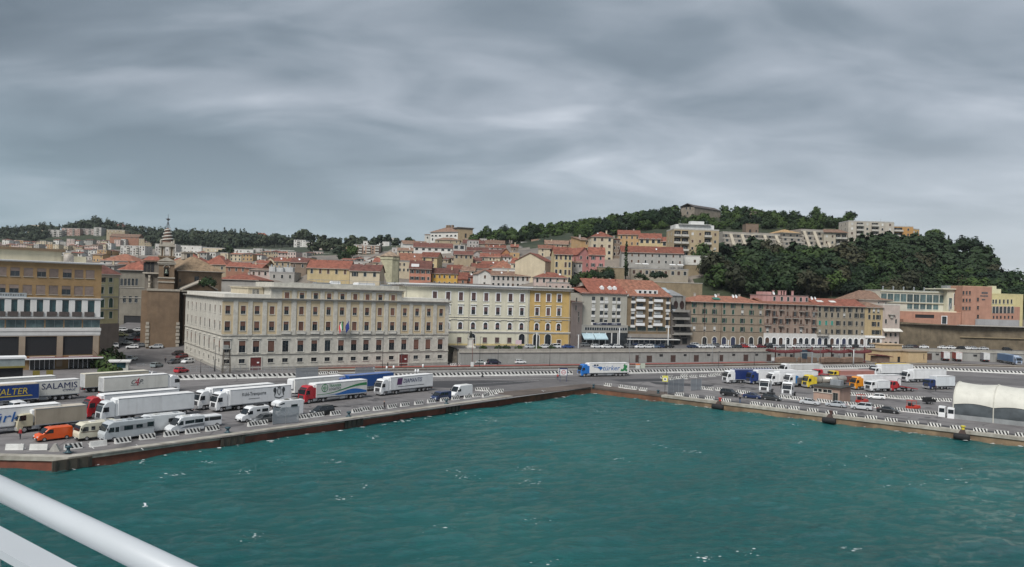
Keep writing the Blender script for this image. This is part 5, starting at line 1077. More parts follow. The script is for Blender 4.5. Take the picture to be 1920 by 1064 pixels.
house(900,952,482,494,500,'side',475.5,'stone','A',4,1,'long stone house with bright red roof and few small windows', rot=-3, D=11)
house(884,904,478,494,512,'front',470,'lgrey','D',1,1,'grey blank gable end house left of the long stone house', D=14, rot=18)
house(939,958,476,492,505,'front',466,'orange','B',1,1,'bright orange blank gable house under the pines', D=14, rot=12)
house(958,972,463,476,515,'shed',457,'brown','A',1,1,'brown brick box house rising behind the bright orange gable', D=8)
house(956,974,474,492,500,'flat',470,'ochre','A',1,1,'rusty ochre house flank beside the bright orange gable', D=8)
house(966,1022,489,522,372,'front',474,'cream','A',0,0,'cream house with a huge blank sloping gable wall', rot=-20, D=13, side=3)
house(1040,1073,477,535,345,'side',464,'yellow','A',4,4,'tall ochre yellow house with three rows of long brown shuttered windows', wh=(1.0,2.3), D=12, rot=5)
house(1073,1092,492,520,352,'shed',488,'grey','D',2,2,'small grey house squeezed between the ochre and the pink houses', D=9)
house(1083,1108,477,520,370,'front',464,'pink','A',2,3,'rose pink house gable end with pairs of small windows', D=13, rot=25)
house(1105,1134,478,517,368,'side',464,'pink','A',2,3,'rose pink house front with green trimmed windows above the steps', D=12, sh=DS, rot=-3)
house(1109,1150,444,492,402,'hip',435,'cream','A',3,4,'square cream house standing tall above the rose pink house', wh=(1.3,1.6), D=14, side=2, rot=3)
house(1150,1163,448,494,404,'shed',445,'brown','A',2,4,'brown shaded house side joined to the square cream house', D=10)
house(1088,1112,450,478,412,'shed',442,'ochre','D',3,2,'ochre house with sloping roofline left of the square cream house', D=12, rot=20)
house(1160,1200,440,466,432,'side',432,'ochre','A',4,2,'warm ochre house with broad red roof behind the grey convent', D=13, rot=-5, side=2)
house(1199,1240,448,470,426,'side',438,'yellow','A',4,1,'yellow house with four tall window bays behind the convent', D=12, wh=(1.6,2.6), rot=-7)
house(1240,1276,453,472,424,'side',445,'yellow','A',3,1,'stepped down yellow house between the convent and the balcony flats', D=12, wh=(1.6,2.4), rot=-7)
B = house(1166,1281,474,497,384,'side',462.5,'grey','A',9,2,'long grey convent-like building with a thin red roof on the slope', D=10, rot=-2, wh=(.9,1.4), name='convent')
B = house(1183,1291,506,522,378,'flat',506,'stone','A',9,1,'long pale arcaded building with terrace and parasols under the grey convent', D=9, wh=(1.4,1.9))
for k, x in enumerate((4,7.5,21,25)): q = MB(); q.slab([(-1.6,-1.4,0),(1.6,-1.4,0),(1.4,1.4,.5),(-1.4,1.4,.5)], .1); q.tube((0,0,-2.2),(0,0,.2),.06,5); obj('awning', q.mesh('awning', [WHITE if k else CURTAIN]), B.root, (x, 3, B.h+2.6))
house(997,1020,455,470,610,'side',449,'cream','D',2,1,'cream cottage at the foot of the pine wood', D=9)
house(1022,1078,458,472,520,'side',451,'tan','D',6,2,'long tan row house with beige roof below the pines', D=11)
house(1070,1090,456,472,500,'side',450,'tan','D',2,2,'tan house end joined to the long beige roofed row', D=11)
house(1010,1040,466,480,480,'shed',458,'cream','C',2,2,'cream house with stair windows under the long tan row', D=9)
house(1038,1062,470,480,470,'side',463,'cream','A',2,1,'cream house with orange roof right above the tall ochre house', D=9)
house(921,994,517,547,372,'side',509,'lgrey','D',8,2,'long pale mauve-grey house with eight windows and brown roof behind the cream palace', D=12, wh=(1.0,2.0))
house(897,921,513,547,374,'front',506,'white','D',1,2,'narrow white gabled house with a white chimney stack', D=12, rot=15)
house(1001,1064,520,549,330,'hip',511,'pinkish','A',5,2,'pale pink house with red hipped roof just behind the yellow palace', D=12, wh=(.9,1.9))
B = house(1026,1072,532,550,322,'flat',532,'pinkish','A',4,1,'pinkish terrace house with roof garden behind the yellow palace', D=8)
house(924,1000,506,520,402,'flat',506,'white','G',5,1,'long white flat roofed house with a grey roof edge', D=11)
house(917,968,504,515,420,'hip',488,'salmon','C',0,0,'house under a wide faded orange hipped roof', D=16)
house(958,999,494,508,410,'side',484,'cream','A',3,1,'cream house with sloping red roof and dark loggia', D=12, rot=-10)
house(1000,1025,502,516,392,'shed',497,'yellow','G',2,1,'small yellow house with grey roof below the blank gable', D=9)
house(838,866,505,515,442,'side',497,'tan','A',2,1,'tan house with orange roof in the crowded middle rows', D=11)
house(866,890,508,516,430,'side',500,'yellow','D',3,1,'buff house with dark loggia openings in the crowded middle rows', D=11)
house(886,918,503,512,445,'side',494,'grey','A',2,1,'grey house with two orange-red roof slopes and white dishes', D=12, rot=8)
house(905,930,513,522,415,'side',506,'brick','A',1,1,'low brick house with red roof behind the white chimney house', D=11)
house(880,902,490,500,480,'side',483,'tan','B',2,1,'small tan house under a maroon roof next to the beige four window house', D=11)
house(900,945,497,506,462,'side',490,'stone','A',2,1,'stone house with long orange roof running down the slope', D=12, rot=-12)
house(745,778,470,478,560,'side',465,'cream','D',4,1,'cream house with flat tan roof left of the long white house', D=12)
house(757,800,458,467,620,'side',452,'white','D',3,1,'white house with grey-brown roof beside the round dark tree', D=12, rot=18)
house(735,760,466,474,600,'flat',466,'lgrey','G',3,1,'light grey flat house behind the octagonal tower', D=9)
c = at(730, 540, 352); zt = at(730, 482, 352).z; B0 = thing('octagonal_tower', 'weathered octagonal stone tower with low tiled cap among the red roofs', 'tower', (c.x, c.y, 12))
q = MB(); oc = [(4.4*math.cos(R(22.5+45*i)), 4.4*math.sin(R(22.5+45*i))) for i in range(8)]
q.rings([[(x*s_, y*s_, z) for x, y in oc] for s_, z in ((1,0),(1,zt-13.5),(1.06,zt-13.3),(1.06,zt-12.4),(1,zt-12.2),(1,zt-12))]); obj('wall', q.mesh('wall', [mat('mossy_stone', (.46,.44,.31), .9, .2, .5, .3, stain=.5)]), B0)
q = MB(); q.rings([[(x*s_, y*s_, z) for x, y in oc] for s_, z in ((1.1,zt-12),(1.1,zt-11.7),(.15,zt-9.6))]); obj('roof', q.mesh('roof', [tiles((.40,.30,.22))]), B0)
for k in range(8):
 a = R(45*k);
 if k in (5,6,7): q = MB(); q.box(-.35,-.1,0,.35,.1,1.5); obj('window', q.mesh('window', [DARK]), B0, (4.08*math.cos(a), 4.08*math.sin(a), 9.5 if k == 6 else 14), (0,0,a+R(90)))
q = MB(); q.rings([[(x*1.02, y*1.02, z) for x, y in oc] for z in (14.8, 15.1)]); obj('string_course', q.mesh('string_course', [GREYST]), B0)
B = house(577,655,503,523,330,'side',488,'yellow','A',5,1,'deep yellow house with long orange roof behind the palace', D=14, rot=3, wh=(1.0,1.9), side=2)
house(656,712,508,523,322,'side',496,'cream','B',3,1,'cream house with dark shutters and a wide maroon roof behind the palace', D=12, sh=DS, wh=(1.2,1.7))
house(545,575,492,515,366,'side',483,'brown','B',2,1,'brown brick house with flat red roof behind the palace', D=12)
house(572,584,484,512,372,'flat',484,'ochre','G',0,0,'blank ochre party wall rising between the brown and yellow houses', D=10, chim=0)
house(497,516,489,503,420,'front',482,'cream','C',1,1,'cream gable front with a single arched window', D=12)
house(514,546,490,503,410,'side',483,'tan','A',3,1,'tan house with orange-red roof beside the cream gable front', D=11)
house(478,500,494,506,405,'side',488,'tan','A',1,1,'tan cottage with small orange roof left of the cream gable front', D=11)
house(470,514,506,522,335,'shed',502,'pinkish','D',4,1,'pale pink house with flat pinkish roof behind the palace', D=11)
B = house(408,484,524,532,300,'hip',512,'grey','A',0,0,'low hall with wide bright orange hipped roof right behind the palace', D=18)
house(424,462,500,512,368,'side',492,'brick','A',3,1,'brick house with a bright red roof and blue-grey glass dormer', D=12)
house(462,490,502,512,362,'side',495,'brick','A',2,1,'low house with red roof beside the glass dormer house', D=12)
house(380,424,496,515,380,'hip',479,'tan','A',3,1,'tan house with broad red hipped roof behind the church', D=16)
house(316,378,492,512,372,'hip',476,'cream','A',4,1,'cream house with bright red roof between bell tower and church lantern', D=16)
house(188,252,489,500,420,'hip',476,'lgrey','C',4,1,'pale house with large bright orange hipped roof behind the office block', D=18)
house(214,250,500,508,350,'side',492,'grey','C',3,1,'grey house with orange roof facing the side street', D=12)
house(268,297,489,500,365,'side',481,'stone','A',2,1,'stone house with red roof just behind the bell tower', D=12)
house(188,214,498,510,330,'shed',494,'grey','G',2,1,'grey house with white gable trim at the corner of the office block', D=10)
house(238,262,486,494,440,'shed',480,'brown','G',2,1,'brown house with a dark lean roof behind the orange hipped roof', D=10)
house(256,285,496,503,400,'flat',494,'lgrey','G',3,1,'pale plastered house with small windows left of the bell tower', D=10)
house(700,738,492,505,420,'side',484,'cream','A',3,1,'cream house with orange roof left of the octagonal tower', D=11)
house(690,716,486,494,470,'front',481,'white','C',2,1,'white gable house with two dark round windows', D=10)
house(655,692,492,500,440,'flat',490,'lgrey','G',3,1,'pale flat house with wavy white roof edge', D=10)
house(506,552,513,526,322,'flat',513,'grey','G',3,1,'grey flat roofed house carrying white ventilation units', D=10)
for k, (x, y, Y, s_) in enumerate(((512,506,325,2.5),(526,508,326,3),(542,507,328,4))):
 p = at(x, y, Y); r_ = thing('roof_plant_unit', ('boxy white ventilation unit on the roof by the pink house', 'grey ventilation unit with ducts behind the palace', 'large pale ventilation cabin behind the palace')[k], 'ventilation unit', (p.x, p.y, p.z-8))
 q = MB(); q.box(-s_/2,-1.5,5.5,s_/2,1.5,9.2); q.box(-s_/2+.4,-1.6,7.2,s_/2-.4,-1.5,8.8); obj('casing', q.mesh('casing', [plaster((.46,.47,.47))]), r_); q = MB(); q.tube((-.6,0,9.2),(-.6,0,10.2),.4,8); q.tube((.7,0,9.2),(.7,0,9.9),.3,8); obj('duct', q.mesh('duct', [STEEL]), r_)
# ---- blocks on the wooded hill -------------------------------------------------------------------
def flats(x0, x1, yt, yb, Y, wall, nc, nr, label, D=13, rot=0, balc=(), pent=False, name='apartment_block', wh=(1.1,1.4), solid=True, group=None):
 cxp = (x0+x1)/2; rr2 = R(rot); c = at(cxp, yt, Y); Wd = (x1-x0)/FOC*Y/math.cos(rr2); d = Vector((math.cos(rr2), math.sin(rr2), 0)); c0_ = Vector((c.x, c.y, 0))
 zb = at(cxp, yb, Y).z; B = Bld(name, label, c0_-d*Wd/2, c0_+d*Wd/2, D, zb, c.z, plaster(WC[wall] if isinstance(wall, str) else wall, .1, .35), group, sink=10)
 fh = B.h/nr
 for j in range(nr):
  for i in range(nc):
   t = (i+.5)*B.W/nc
   if i in balc:
    B.holes['f'].append((t-B.W/nc*.42, t+B.W/nc*.42, j*fh+.4, j*fh+fh*.86)); B.balcony(t, j*fh+.4, B.W/nc*.92, 1.2, plaster((.48,.46,.42)) if solid else RAIL_M, solid)
    f = B.plain('f', t, j*fh+.5, 1.2, 1.9, .05); f.location.y = .2
   else: B.plain('f', t, j*fh+fh*.3, wh[0], wh[1], .06, pane=B.rng.choice((GLASS, CURTAIN, BROWN_SH)))
  for fc in ('l','r'):
   for k in range(2): B.plain(fc, D*(.3+.4*k), j*fh+fh*.3, 1.0, 1.3, .06)
 B.roof('flat', m=plaster((.46,.45,.43))); B.finish()
 if pent: q = MB(); q.box(1.5,2.5,B.h+.2,B.W-2,D-2,B.h+3.0); q.box(3,1.2,B.h+3,B.W-4,D-3,B.h+3.25); q.box(B.W*.4,3,B.h+3.2,B.W*.7,7,B.h+5.0); obj('penthouse', q.mesh('penthouse', [plaster((.60,.60,.59))]), B.root)
 for k in range(3): B.aerial(B.W*(.2+.3*k), D*.4, B.h+(3 if pent else .3), 2.5)
 return B
flats(1263,1349,432,500,405,(.40,.32,.21),6,5,'ochre and beige apartment block with stacked balconies and white penthouse on the slope', D=15, rot=3, balc=(0,1,4), pent=True)
B = flats(1276,1330,482,497,392,'white',5,1,'white single storey annex under the ochre apartment block', D=7)
B = flats(1591,1676,417,470,470,(.46,.42,.36),6,6,'pale beige apartment block with balcony columns crowning the wood', D=14, rot=0, balc=(1,3))
flats(1645,1680,419,462,476,(.47,.46,.44),3,5,'grey-white stair wing at the end of the pale beige block', D=12, rot=20)
B = flats(1675,1712,426,455,482,(.46,.26,.10),2,3,'orange apartment block beside the pale beige block on the wood edge', D=14, rot=-4, balc=(0,))
flats(1708,1726,431,460,484,(.52,.33,.12),2,3,'yellow-orange end block on the crest of the wood', D=12, rot=25)
CON = plaster((.30,.275,.245), .12, .4)
def stepped(x0, x1, yt, yb, Y, nfl, label, ramps, roofm=None, D=16):
 a, b = along(x0, x1, Y, Y+3); zt, zb = at((x0+x1)/2, yt, Y).z, at((x0+x1)/2, yb, Y).z
 B = Bld('terrace_housing', label, a, b, D, zb, zt, CON, 'concrete terrace housing', sink=9); fh = B.h/nfl
 for j in range(nfl):
  dpt = (nfl-1-j)*1.6
  q = MB(); q.box(0,-dpt,j*fh-(9 if j == 0 else 0),B.W,.5,(j+1)*fh-.9); fl = obj('floor_block', q.mesh('floor_block', [CON]), B.root)
  q = MB(); q.box(-.1,-dpt-.12,(j+1)*fh-.9,B.W+.1,.3,(j+1)*fh); obj('parapet', q.mesh('parapet', [plaster((.42,.39,.34), .1, .3)]), B.root)
  n = max(3, int(B.W/3.4))
  for i in range(n): obj('window', wmesh('plain', 1.6, 1.4, .05, (GREYST, GLASS)), fl, ((i+.5)*B.W/n, -dpt, j*fh+.5))
 for f in ramps:
  q = MB(); t = f*B.W; d0 = nfl*1.6+2.2
  q.add([(t-.9,-d0,-.6),(t+.9,-d0,-.6),(t+.9,.5,B.h+.4),(t-.9,.5,B.h+.4),(t-.9,-d0,-1.6),(t+.9,-d0,-1.6),(t+.9,.5,B.h-.9),(t-.9,.5,B.h-.9)], [(0,1,2,3),(7,6,5,4),(0,4,5,1),(1,5,6,2),(2,6,7,3),(3,7,4,0)])
  obj('stair_ramp', q.mesh('stair_ramp', [plaster((.42,.375,.30), .08, .3)]), B.root)
 B.roof('flat' if roofm is None else 'hip', 2.4, .4, roofm or plaster((.36,.33,.30))); B.finish(); return B
stepped(1351,1408,437,474,455,4,'grey concrete terrace housing with sloping stair ramps next to the ochre flats', (.25,.62,.97))
stepped(1408,1457,439,472,460,4,'plain grey concrete terraces below the old square brick tower', (.42,.86))
stepped(1459,1496,436,470,465,4,'beige terrace housing with blue windows and an orange-brown hipped roof', (), tiles((.38,.25,.13)))
stepped(1497,1546,432,470,470,4,'concrete terraces with three bold pale stair ramps', (.12,.5,.9))
B = flats(1545,1588,438,472,468,(.42,.38,.31),4,3,'beige balcony flats with brown tiled roof between the terraces and the tall pale block', D=13, balc=(2,3)); B.rf
q = MB(); q.slab([(-.8,-1,B.h+.6),(B.W+.8,-1,B.h+.6),(B.W-2,6,B.h+3),(2,6,B.h+3)], .25); q.slab([(2,6,B.h+3),(B.W-2,6,B.h+3),(B.W+.8,14,B.h+.6),(-.8,14,B.h+.6)], .25); obj('roof', q.mesh('roof', [TILE_D]), B.root)
c = at(1410, 445, 490); zt = at(1410, 421, 490).z
B = Bld('square_tower', 'old square brick tower with an arched opening standing against the wood', at(1398.5, 440, 490), at(1422, 440, 490), 8, c.z-6, zt, mat('tower_brick', (.20,.145,.11), .9, .15, .5, .3), cat='tower')
B.arch('f', B.W*.33, B.h-6.6, 1.4, 3.4, .15, BRICK, DARK); B.win('f', B.W*.82, B.h-5.5, .8, 2.0, .05, BRICK); B.finish(); B.roof('flat', m=BRICK, par=.2)
B = Bld('hilltop_fort', 'ruined stone hall with gabled end on the crest of the wooded hill', at(1277, 400, 610), at(1302, 400, 600), 34, at(1290, 408, 610).z-3, at(1290, 389, 605).z, mat('fort_stone', (.26,.225,.185), .9, .2, .4, .3, stain=.4), cat='fort', sink=6)
for x, y in ((1287,391),(1294,391),(1289,400)): t, z = B.fx(x, y); B.win('f', max(.8, min(B.W-.8, t)), z-1, 1.3, 2.2, .05, GREYST)
B.finish(); B.roof('front', 2.6, .5, mat('dark_old_roof', (.085,.075,.072), .9, .2, .5))
B = Bld('fort_wing', 'long dark roofed wing running along the crest behind the ruined hall', at(1302, 400, 606), at(1342, 400, 640), 12, at(1320, 408, 620).z-3, at(1320, 391, 620).z, mat('fort_dark', (.105,.09,.08), .9, .25, .4), cat='fort', sink=6); B.finish(); B.roof('side', 2.4, .6, mat('dark_old_roof', (.085,.075,.072), .9, .2, .5))
B = Bld('crest_house', 'low tan house with a brown roof half hidden by trees on the crest', at(1391, 400, 630), at(1436, 400, 632), 14, at(1410, 406, 630).z-3, at(1410, 397, 630).z, plaster((.30,.255,.20)), sink=6); B.plain('f', B.W*.8, B.h-3, 3, 2); B.finish(); B.roof('hip', 2.6, .6, TILE_D)
B = Bld('hilltop_church', 'large white walled church with a tan brick facade crowning the old town', at(807, 450, 688), at(859, 450, 672), 20, at(835, 451, 680).z, at(833, 435, 680).z, plaster((.60,.59,.56)), cat='church', sink=8)
for x in (811,817.5,825,838.5,846,854): t, z = B.fx(x, 443); B.arch('f', t, z-.5, 2.4, 1.5, .2, GREYST)
t, z = B.fx(811, 451.5); B.plain('f', t, z, 1.4, 2.2); B.finish(); B.roof('hip', 4.8, .8, TILE_D)
for x in (826,830,836): q = MB(); q.box(-.9,-.9,-3,.9,.9,2.0); obj('bell_gable', q.mesh('bell_gable', [BRICK]), B.root, (B.fx(x, 430)[0], 10, B.h+4.8))
B = Bld('church_facade_block', 'tan brick church front block with a heavy grey cornice on the hilltop', at(859, 450, 671), at(886, 450, 676), 14, at(872, 452, 673).z, at(872, 430, 673).z, mat('pale_brick', (.34,.265,.17), .9, .12, .5), cat='church', sink=8)
t, z = B.fx(873, 446); B.win('f', t, z, 1.5, 3.6, .1, BRICK); B.finish(); B.cornice(B.h, 1.5, 1.0, mat('dark_cornice', (.18,.165,.15), .9, .15, .6))
B = Bld('church_annex', 'small white annex stepping down from the hilltop church', at(796, 450, 690), at(807, 450, 690), 14, at(800, 452, 690).z, at(800, 440, 690).z, plaster((.52,.51,.48)), sink=8); B.plain('f', B.W*.5, 2, 1.2, 1.8); B.finish(); B.roof('shed', 1.4, .4, TILE_D)
def gwall(x0, x1, yt, yb, Y0, Y1, label, m=None, name='terrace_wall'):
 a, b = along(x0, x1, Y0, Y1); B = Bld(name, label, a, b, 2.0, at((x0+x1)/2, yb, (Y0+Y1)/2).z, at((x0+x1)/2, yt, (Y0+Y1)/2).z, m or mat('tan_terrace_wall', (.27,.215,.14), .9, .16, .35, .3, stain=.4), cat='wall', sink=5); B.finish()
 q = MB(); q.box(-.1,-.15,B.h,B.W+.1,2.1,B.h+.3); obj('coping', q.mesh('coping', [GREYST]), B.root); return B
gwall(1166,1315,530,548,352,356,'long tan retaining wall above the red roofed apartment blocks')
gwall(1118,1168,502,522,366,368,'tan garden wall below the rose pink house')
gwall(1255,1308,497,512,386,388,'short tan wall under the white annex at the edge of the wood')
gwall(868,968,448.5,453,660,640,'long pale terrace wall beside the hilltop church', plaster((.42,.37,.30)))
gwall(1078,1090,532,560,316,314,'steep stair wall climbing between the bushes', plaster((.36,.34,.30)))
# ---- the far slope ---------------------------------------------------------------------------------
flats(90,116,432,446,1290,'lgrey',5,4,'pale apartment block with white balconies under the far hilltop', D=16, balc=(0,2,4), name='far_apartment_block')
flats(116,150,429,447,1300,(.36,.24,.205),7,5,'rosy brick apartment block with white balcony stripes under the far hilltop', D=16, balc=(1,4), name='far_apartment_block')
flats(150,176,430,446,1310,(.38,.31,.29),5,5,'mauve-grey apartment block right of the rosy brick one', D=16, balc=(1,3), name='far_apartment_block')
flats(176,190,427.5,447,1300,'lgrey',3,6,'narrow white balcony tower among the far hillside flats', D=14, balc=(1,), name='far_apartment_block')
flats(200,234,432,441,1180,'tan',5,2,'tan villa with white terrace edge on the far hillside', D=14, name='far_villa')
flats(52,86,423,428,1380,'cream',7,2,'long low pale block on the far left crest', D=14, name='far_apartment_block')
flats(226,272,462,479,760,(.50,.49,.47),8,4,'pale grey stepped apartment block with dark windows left of the bell tower', D=16, balc=(2,5), name='far_apartment_block')
flats(291,330,459,472,780,'lgrey',6,3,'light grey flats directly behind the bell tower spire', D=16, balc=(1,4), name='far_apartment_block')
flats(330,378,462,476,790,'white',7,2,'white row of flats right of the bell tower spire', D=14, name='far_apartment_block')
flats(380,421,466,480,740,'cream',6,2,'cream flat roofed block at the edge of the park trees', D=14, name='far_apartment_block')
flats(435,475,469,480,760,'white',6,2,'long whitish school block below the park, nearer the church', D=14, name='far_school_block')
flats(475,492,467.5,478,765,'lgrey',3,2,'pale link block of the long school building', D=14, name='far_school_block')
flats(492,552,470,480,770,(.44,.45,.44),10,2,'long grey school block with dark window strip below the park', D=14, name='far_school_block')
flats(551,573,451,462,940,'white',4,3,'white balcony flats at the end of the park', D=14, balc=(1,), name='far_apartment_block')
flats(573,592,455,471,900,'lgrey',2,4,'pale flats with a blank side wall above the yellow house', D=14, name='far_apartment_block')
flats(590,625,459,478,860,(.50,.46,.39),6,5,'cream apartment block with shaded balconies above the yellow house', D=16, balc=(1,2,4), name='far_apartment_block')
B = flats(664,711,461,486,600,(.36,.245,.19),6,5,'pink-brown apartment block with balconies and white roof edge above the maroon roof', D=14, balc=(1,3,5), rot=4, name='far_apartment_block')
flats(681,730,454,461,760,'white',6,1,'white villa with wide red roof on the skyline', D=14, name='far_villa')
flats(706,745,447,454,820,'white',5,1,'white flat roofed villa on the skyline right of the dark tree', D=14, name='far_villa')
flats(640,682,458,463,900,'brick',6,1,'low brick building on the skyline between the pines', D=14, name='far_villa')
house(470,502,446,450,1240,'hip',437,'salmon','A',4,1,'salmon villa with a broad red roof in the park', D=18, group=None, name='far_villa')
house(430,446,457,461,1150,'hip',454,'white','D',2,1,'small white villa among the park trees', D=12, group=None, name='far_villa')
house(505,536,455,458,1200,'side',452,'cream','D',5,1,'long cream row house at the edge of the park', D=10, group=None, name='far_villa')
house(206,260,444,449,1120,'side',439,'brick','D',6,1,'long brick roofed building on the far hillside', D=16, group=None, name='far_villa')
house(214,232,424,430,1340,'hip',419,'brick','B',3,1,'reddish villa just under the far hilltop trees', D=14, group=None, name='far_villa')
rgf = random.Random(21); pass
tiers = [(0,200,489,620,'nearest tier behind the office block'),(-20,230,478,760,'second tier of the far slope'),(-20,215,467,930,'third tier of the far slope'),(-10,100,459,1060,'fourth tier of the far slope'),(100,290,457,1120,'fifth tier under the far flats'),(325,470,487,560,'tier between the church and the school'),(470,575,485,600,'tier below the long school'),(570,690,484,620,'tier around the cream balcony block'),(590,700,472,760,'tier below the skyline pines'),(688,760,513,430,'lower tier beside the octagonal tower'),(756,850,497,495,'middle tier above the salmon house'),(846,960,497,490,'middle tier under the long stone house'),(850,950,487,545,'upper tier under the hilltop church'),(958,1040,478,560,'upper tier above the blank gable'),(880,1000,463,625,'topmost tier at the pine wood'),(640,760,498,520,'tier behind the maroon roof')]
for x0, x1, y, Y, nm in tiers:
 x = x0; k = 0
 while x < x1-8 and k < 20:
  w_ = rgf.uniform(11, 22) * 560/max(Y, 560) + 3; yy = y + rgf.uniform(-2.5, 2.5); hgt = rgf.uniform(5.0, 9.5)*1440/Y*.62
  wall = rgf.choice(('cream','white','lgrey','pinkish','tan','grey','ochre','cream','white')); kd = rgf.choice(('flat','side','side','hip','flat')); rf_ = rgf.choice('AABCD')
  mnames = dict(cream='cream',white='white',lgrey='pale grey',pinkish='pinkish',tan='tan',grey='grey',ochre='ochre')
  house(x, x+w_, yy-hgt, yy+1, Y+rgf.uniform(-15,15), kd, yy-hgt-2.0*600/Y, wall, rf_, 2 if w_ < 12 else 3, 2, f'{mnames[wall]} {"flat roofed" if kd == "flat" else "tile roofed"} house, {order[k]} from the harbour end, {nm}', rot=rgf.uniform(-14,14), D=10, group='small houses on the far slope', name='hillside_house', chim=1 if kd != 'flat' and Y < 700 else 0)
  x += w_*rgf.uniform(.92, 1.12); k += 1
# ---------------------------------------------------------------- trees
def leaf_mat(name, a, b):
 m = bpy.data.materials.new(name); m.use_nodes = True; t = m.node_tree; bs = t.nodes['Principled BSDF']; n_ = t.nodes.new; l_ = t.links.new
 g = n_('ShaderNodeTexCoord'); oi = n_('ShaderNodeObjectInfo'); no = n_('ShaderNodeTexNoise'); no.inputs['Scale'].default_value = 0.55; no.inputs['Detail'].default_value = 3; l_(g.outputs['Object'], no.inputs['Vector'])
 ad = n_('ShaderNodeMath'); ad.operation = 'MULTIPLY_ADD'; l_(oi.outputs['Random'], ad.inputs[0]); ad.inputs[1].default_value = .8; ad.inputs[2].default_value = -.4
 a2 = n_('ShaderNodeMath'); a2.operation = 'ADD'; l_(ad.outputs[0], a2.inputs[0]); l_(no.outputs[0], a2.inputs[1])
 r = n_('ShaderNodeValToRGB'); l_(a2.outputs[0], r.inputs[0]); r.color_ramp.elements[0].position = .2; r.color_ramp.elements[0].color = (*a, 1); r.color_ramp.elements[1].position = .85; r.color_ramp.elements[1].color = (*b, 1)
 l_(r.outputs[0], bs.inputs['Base Color']); bs.inputs['Roughness'].default_value = .7; bs.inputs['Specular IOR Level'].default_value = .25
 return m
LEAF = leaf_mat('leaves', (.010,.026,.008), (.046,.078,.017)); LEAFD = leaf_mat('dark_leaves', (.008,.020,.009), (.026,.046,.016)); LEAFB = leaf_mat('brownish_leaves', (.024,.028,.014), (.054,.052,.027)); PINE = leaf_mat('pine_needles', (.015,.032,.014), (.058,.090,.026)); BARK = mat('bark', (.07,.055,.042), .9, .2, 2.0)
FARL = leaf_mat('far_leaves', (.022,.036,.022), (.050,.062,.032))
def crown_mesh(name, kind, seed, m, n=70, q=15, size=.62):
 rg = random.Random(seed); V, F = [], []; core = dict(round=(0,0,4.6), pine=(0,0,6.5), cypress=(0,0,4), bush=(0,0,.3))[kind]
 def clump(cx, cy, cz, r):
  for _ in range(q):
   u = rg.uniform(-1,1); a = rg.uniform(0,6.283); s = math.sqrt(1-u*u); d = Vector((s*math.cos(a), s*math.sin(a), u)); rr_ = r*(.55+.5*rg.random())
   p = Vector((cx,cy,cz)) + d*rr_; nrm = (d*.55 + (p-Vector(core)).normalized()*.9 + Vector((rg.gauss(0,.32), rg.gauss(0,.32), rg.gauss(0,.32)+.2))).normalized(); t = nrm.orthogonal().normalized(); t = Matrix.Rotation(rg.random()*6.28, 3, nrm) @ t; b = nrm.cross(t); e = size*(.6+.7*rg.random()); k = len(V)
   V.extend([p+t*e, p+b*e*.7, p-t*e, p-b*e*.7]); F.append((k,k+1,k+2,k+3))
 for i in range(n):
  if kind == 'round':
   while True:
    x, y, z = rg.uniform(-1,1), rg.uniform(-1,1), rg.uniform(-.75,1)
    if x*x+y*y+z*z < 1 and (x*x+y*y+z*z) > .25: break
   lob = 1 + .22*math.sin(3*math.atan2(y,x)+seed) + .12*math.sin(5*math.atan2(y,x)+2*seed)
   clump(x*3.6*lob, y*3.6*lob, 5.2+z*3.1*(1+.2*math.sin(x*4+seed)), rg.uniform(.7,1.35))
  elif kind == 'pine':
   a, r = rg.uniform(0,6.283), math.sqrt(rg.random()); clump(r*4.6*math.cos(a)*(1+.15*math.sin(3*a+seed)), r*4.6*math.sin(a), 8.0+(1-r*r)*2.2+rg.uniform(-.5,.5), rg.uniform(.7,1.2))
  elif kind == 'cypress':
   z = rg.random(); r = .95*(1-z)**.7*rg.random()**.5; a = rg.uniform(0,6.283); clump(r*math.cos(a), r*math.sin(a), .8+z*9.2, .5*(1-z)+.25)
  elif kind == 'bush':
   a, r = rg.uniform(0,6.283), math.sqrt(rg.random()); clump(r*1.7*math.cos(a), r*1.7*math.sin(a), .5+(1-r*r)*1.3*rg.random(), .6)
 me = bpy.data.meshes.new(name); me.from_pydata([tuple(v) for v in V], [], F); me.materials.append(m); me.update(); return me
def trunk_mesh(h, r, lean=0, limbs=4, seed=0):
 rg = random.Random(seed); q = MB(); top = Vector((lean, 0, h)); q.rings([[(r*s_*math.cos(a)+lean*f, r*s_*math.sin(a), h*f) for a in [2*math.pi*i/7 for i in range(7)]] for f, s_ in ((-.25,1.3),(0,1.15),(.4,.85),(1,.5))])
 for i in range(limbs): a = i*6.283/limbs+rg.random(); q.tube(top*(.7+.25*rg.random()), top + Vector((math.cos(a)*2.0, math.sin(a)*2.0, 1.6)), r*.4, 5, 0, r*.15)
 return q.mesh('trunk', [BARK])
PROTO = {}
for k in range(5): PROTO['round', k] = (crown_mesh('crown', 'round', k+1, LEAF, 62, 20, .50), trunk_mesh(4.2, .28, .2*k-.3, 4, k))
for k in range(3): PROTO['dark', k] = (crown_mesh('crown', 'round', k+31, LEAFD, 62, 20, .50), trunk_mesh(4.2, .28, .2, 4, k))
for k in range(2): PROTO['brown', k] = (crown_mesh('crown', 'round', k+41, LEAFB, 54, 18, .50), trunk_mesh(4.2, .26, -.2, 4, k))
for k in range(3): PROTO['pine', k] = (crown_mesh('crown', 'pine', k+11, PINE, 52, 20, .48), trunk_mesh(8.0, .32, .4*k-.3, 5, k))
PROTO['cypress', 0] = (crown_mesh('crown', 'cypress', 61, LEAFD, 46, 16, .35), trunk_mesh(3.0, .2, 0, 0))
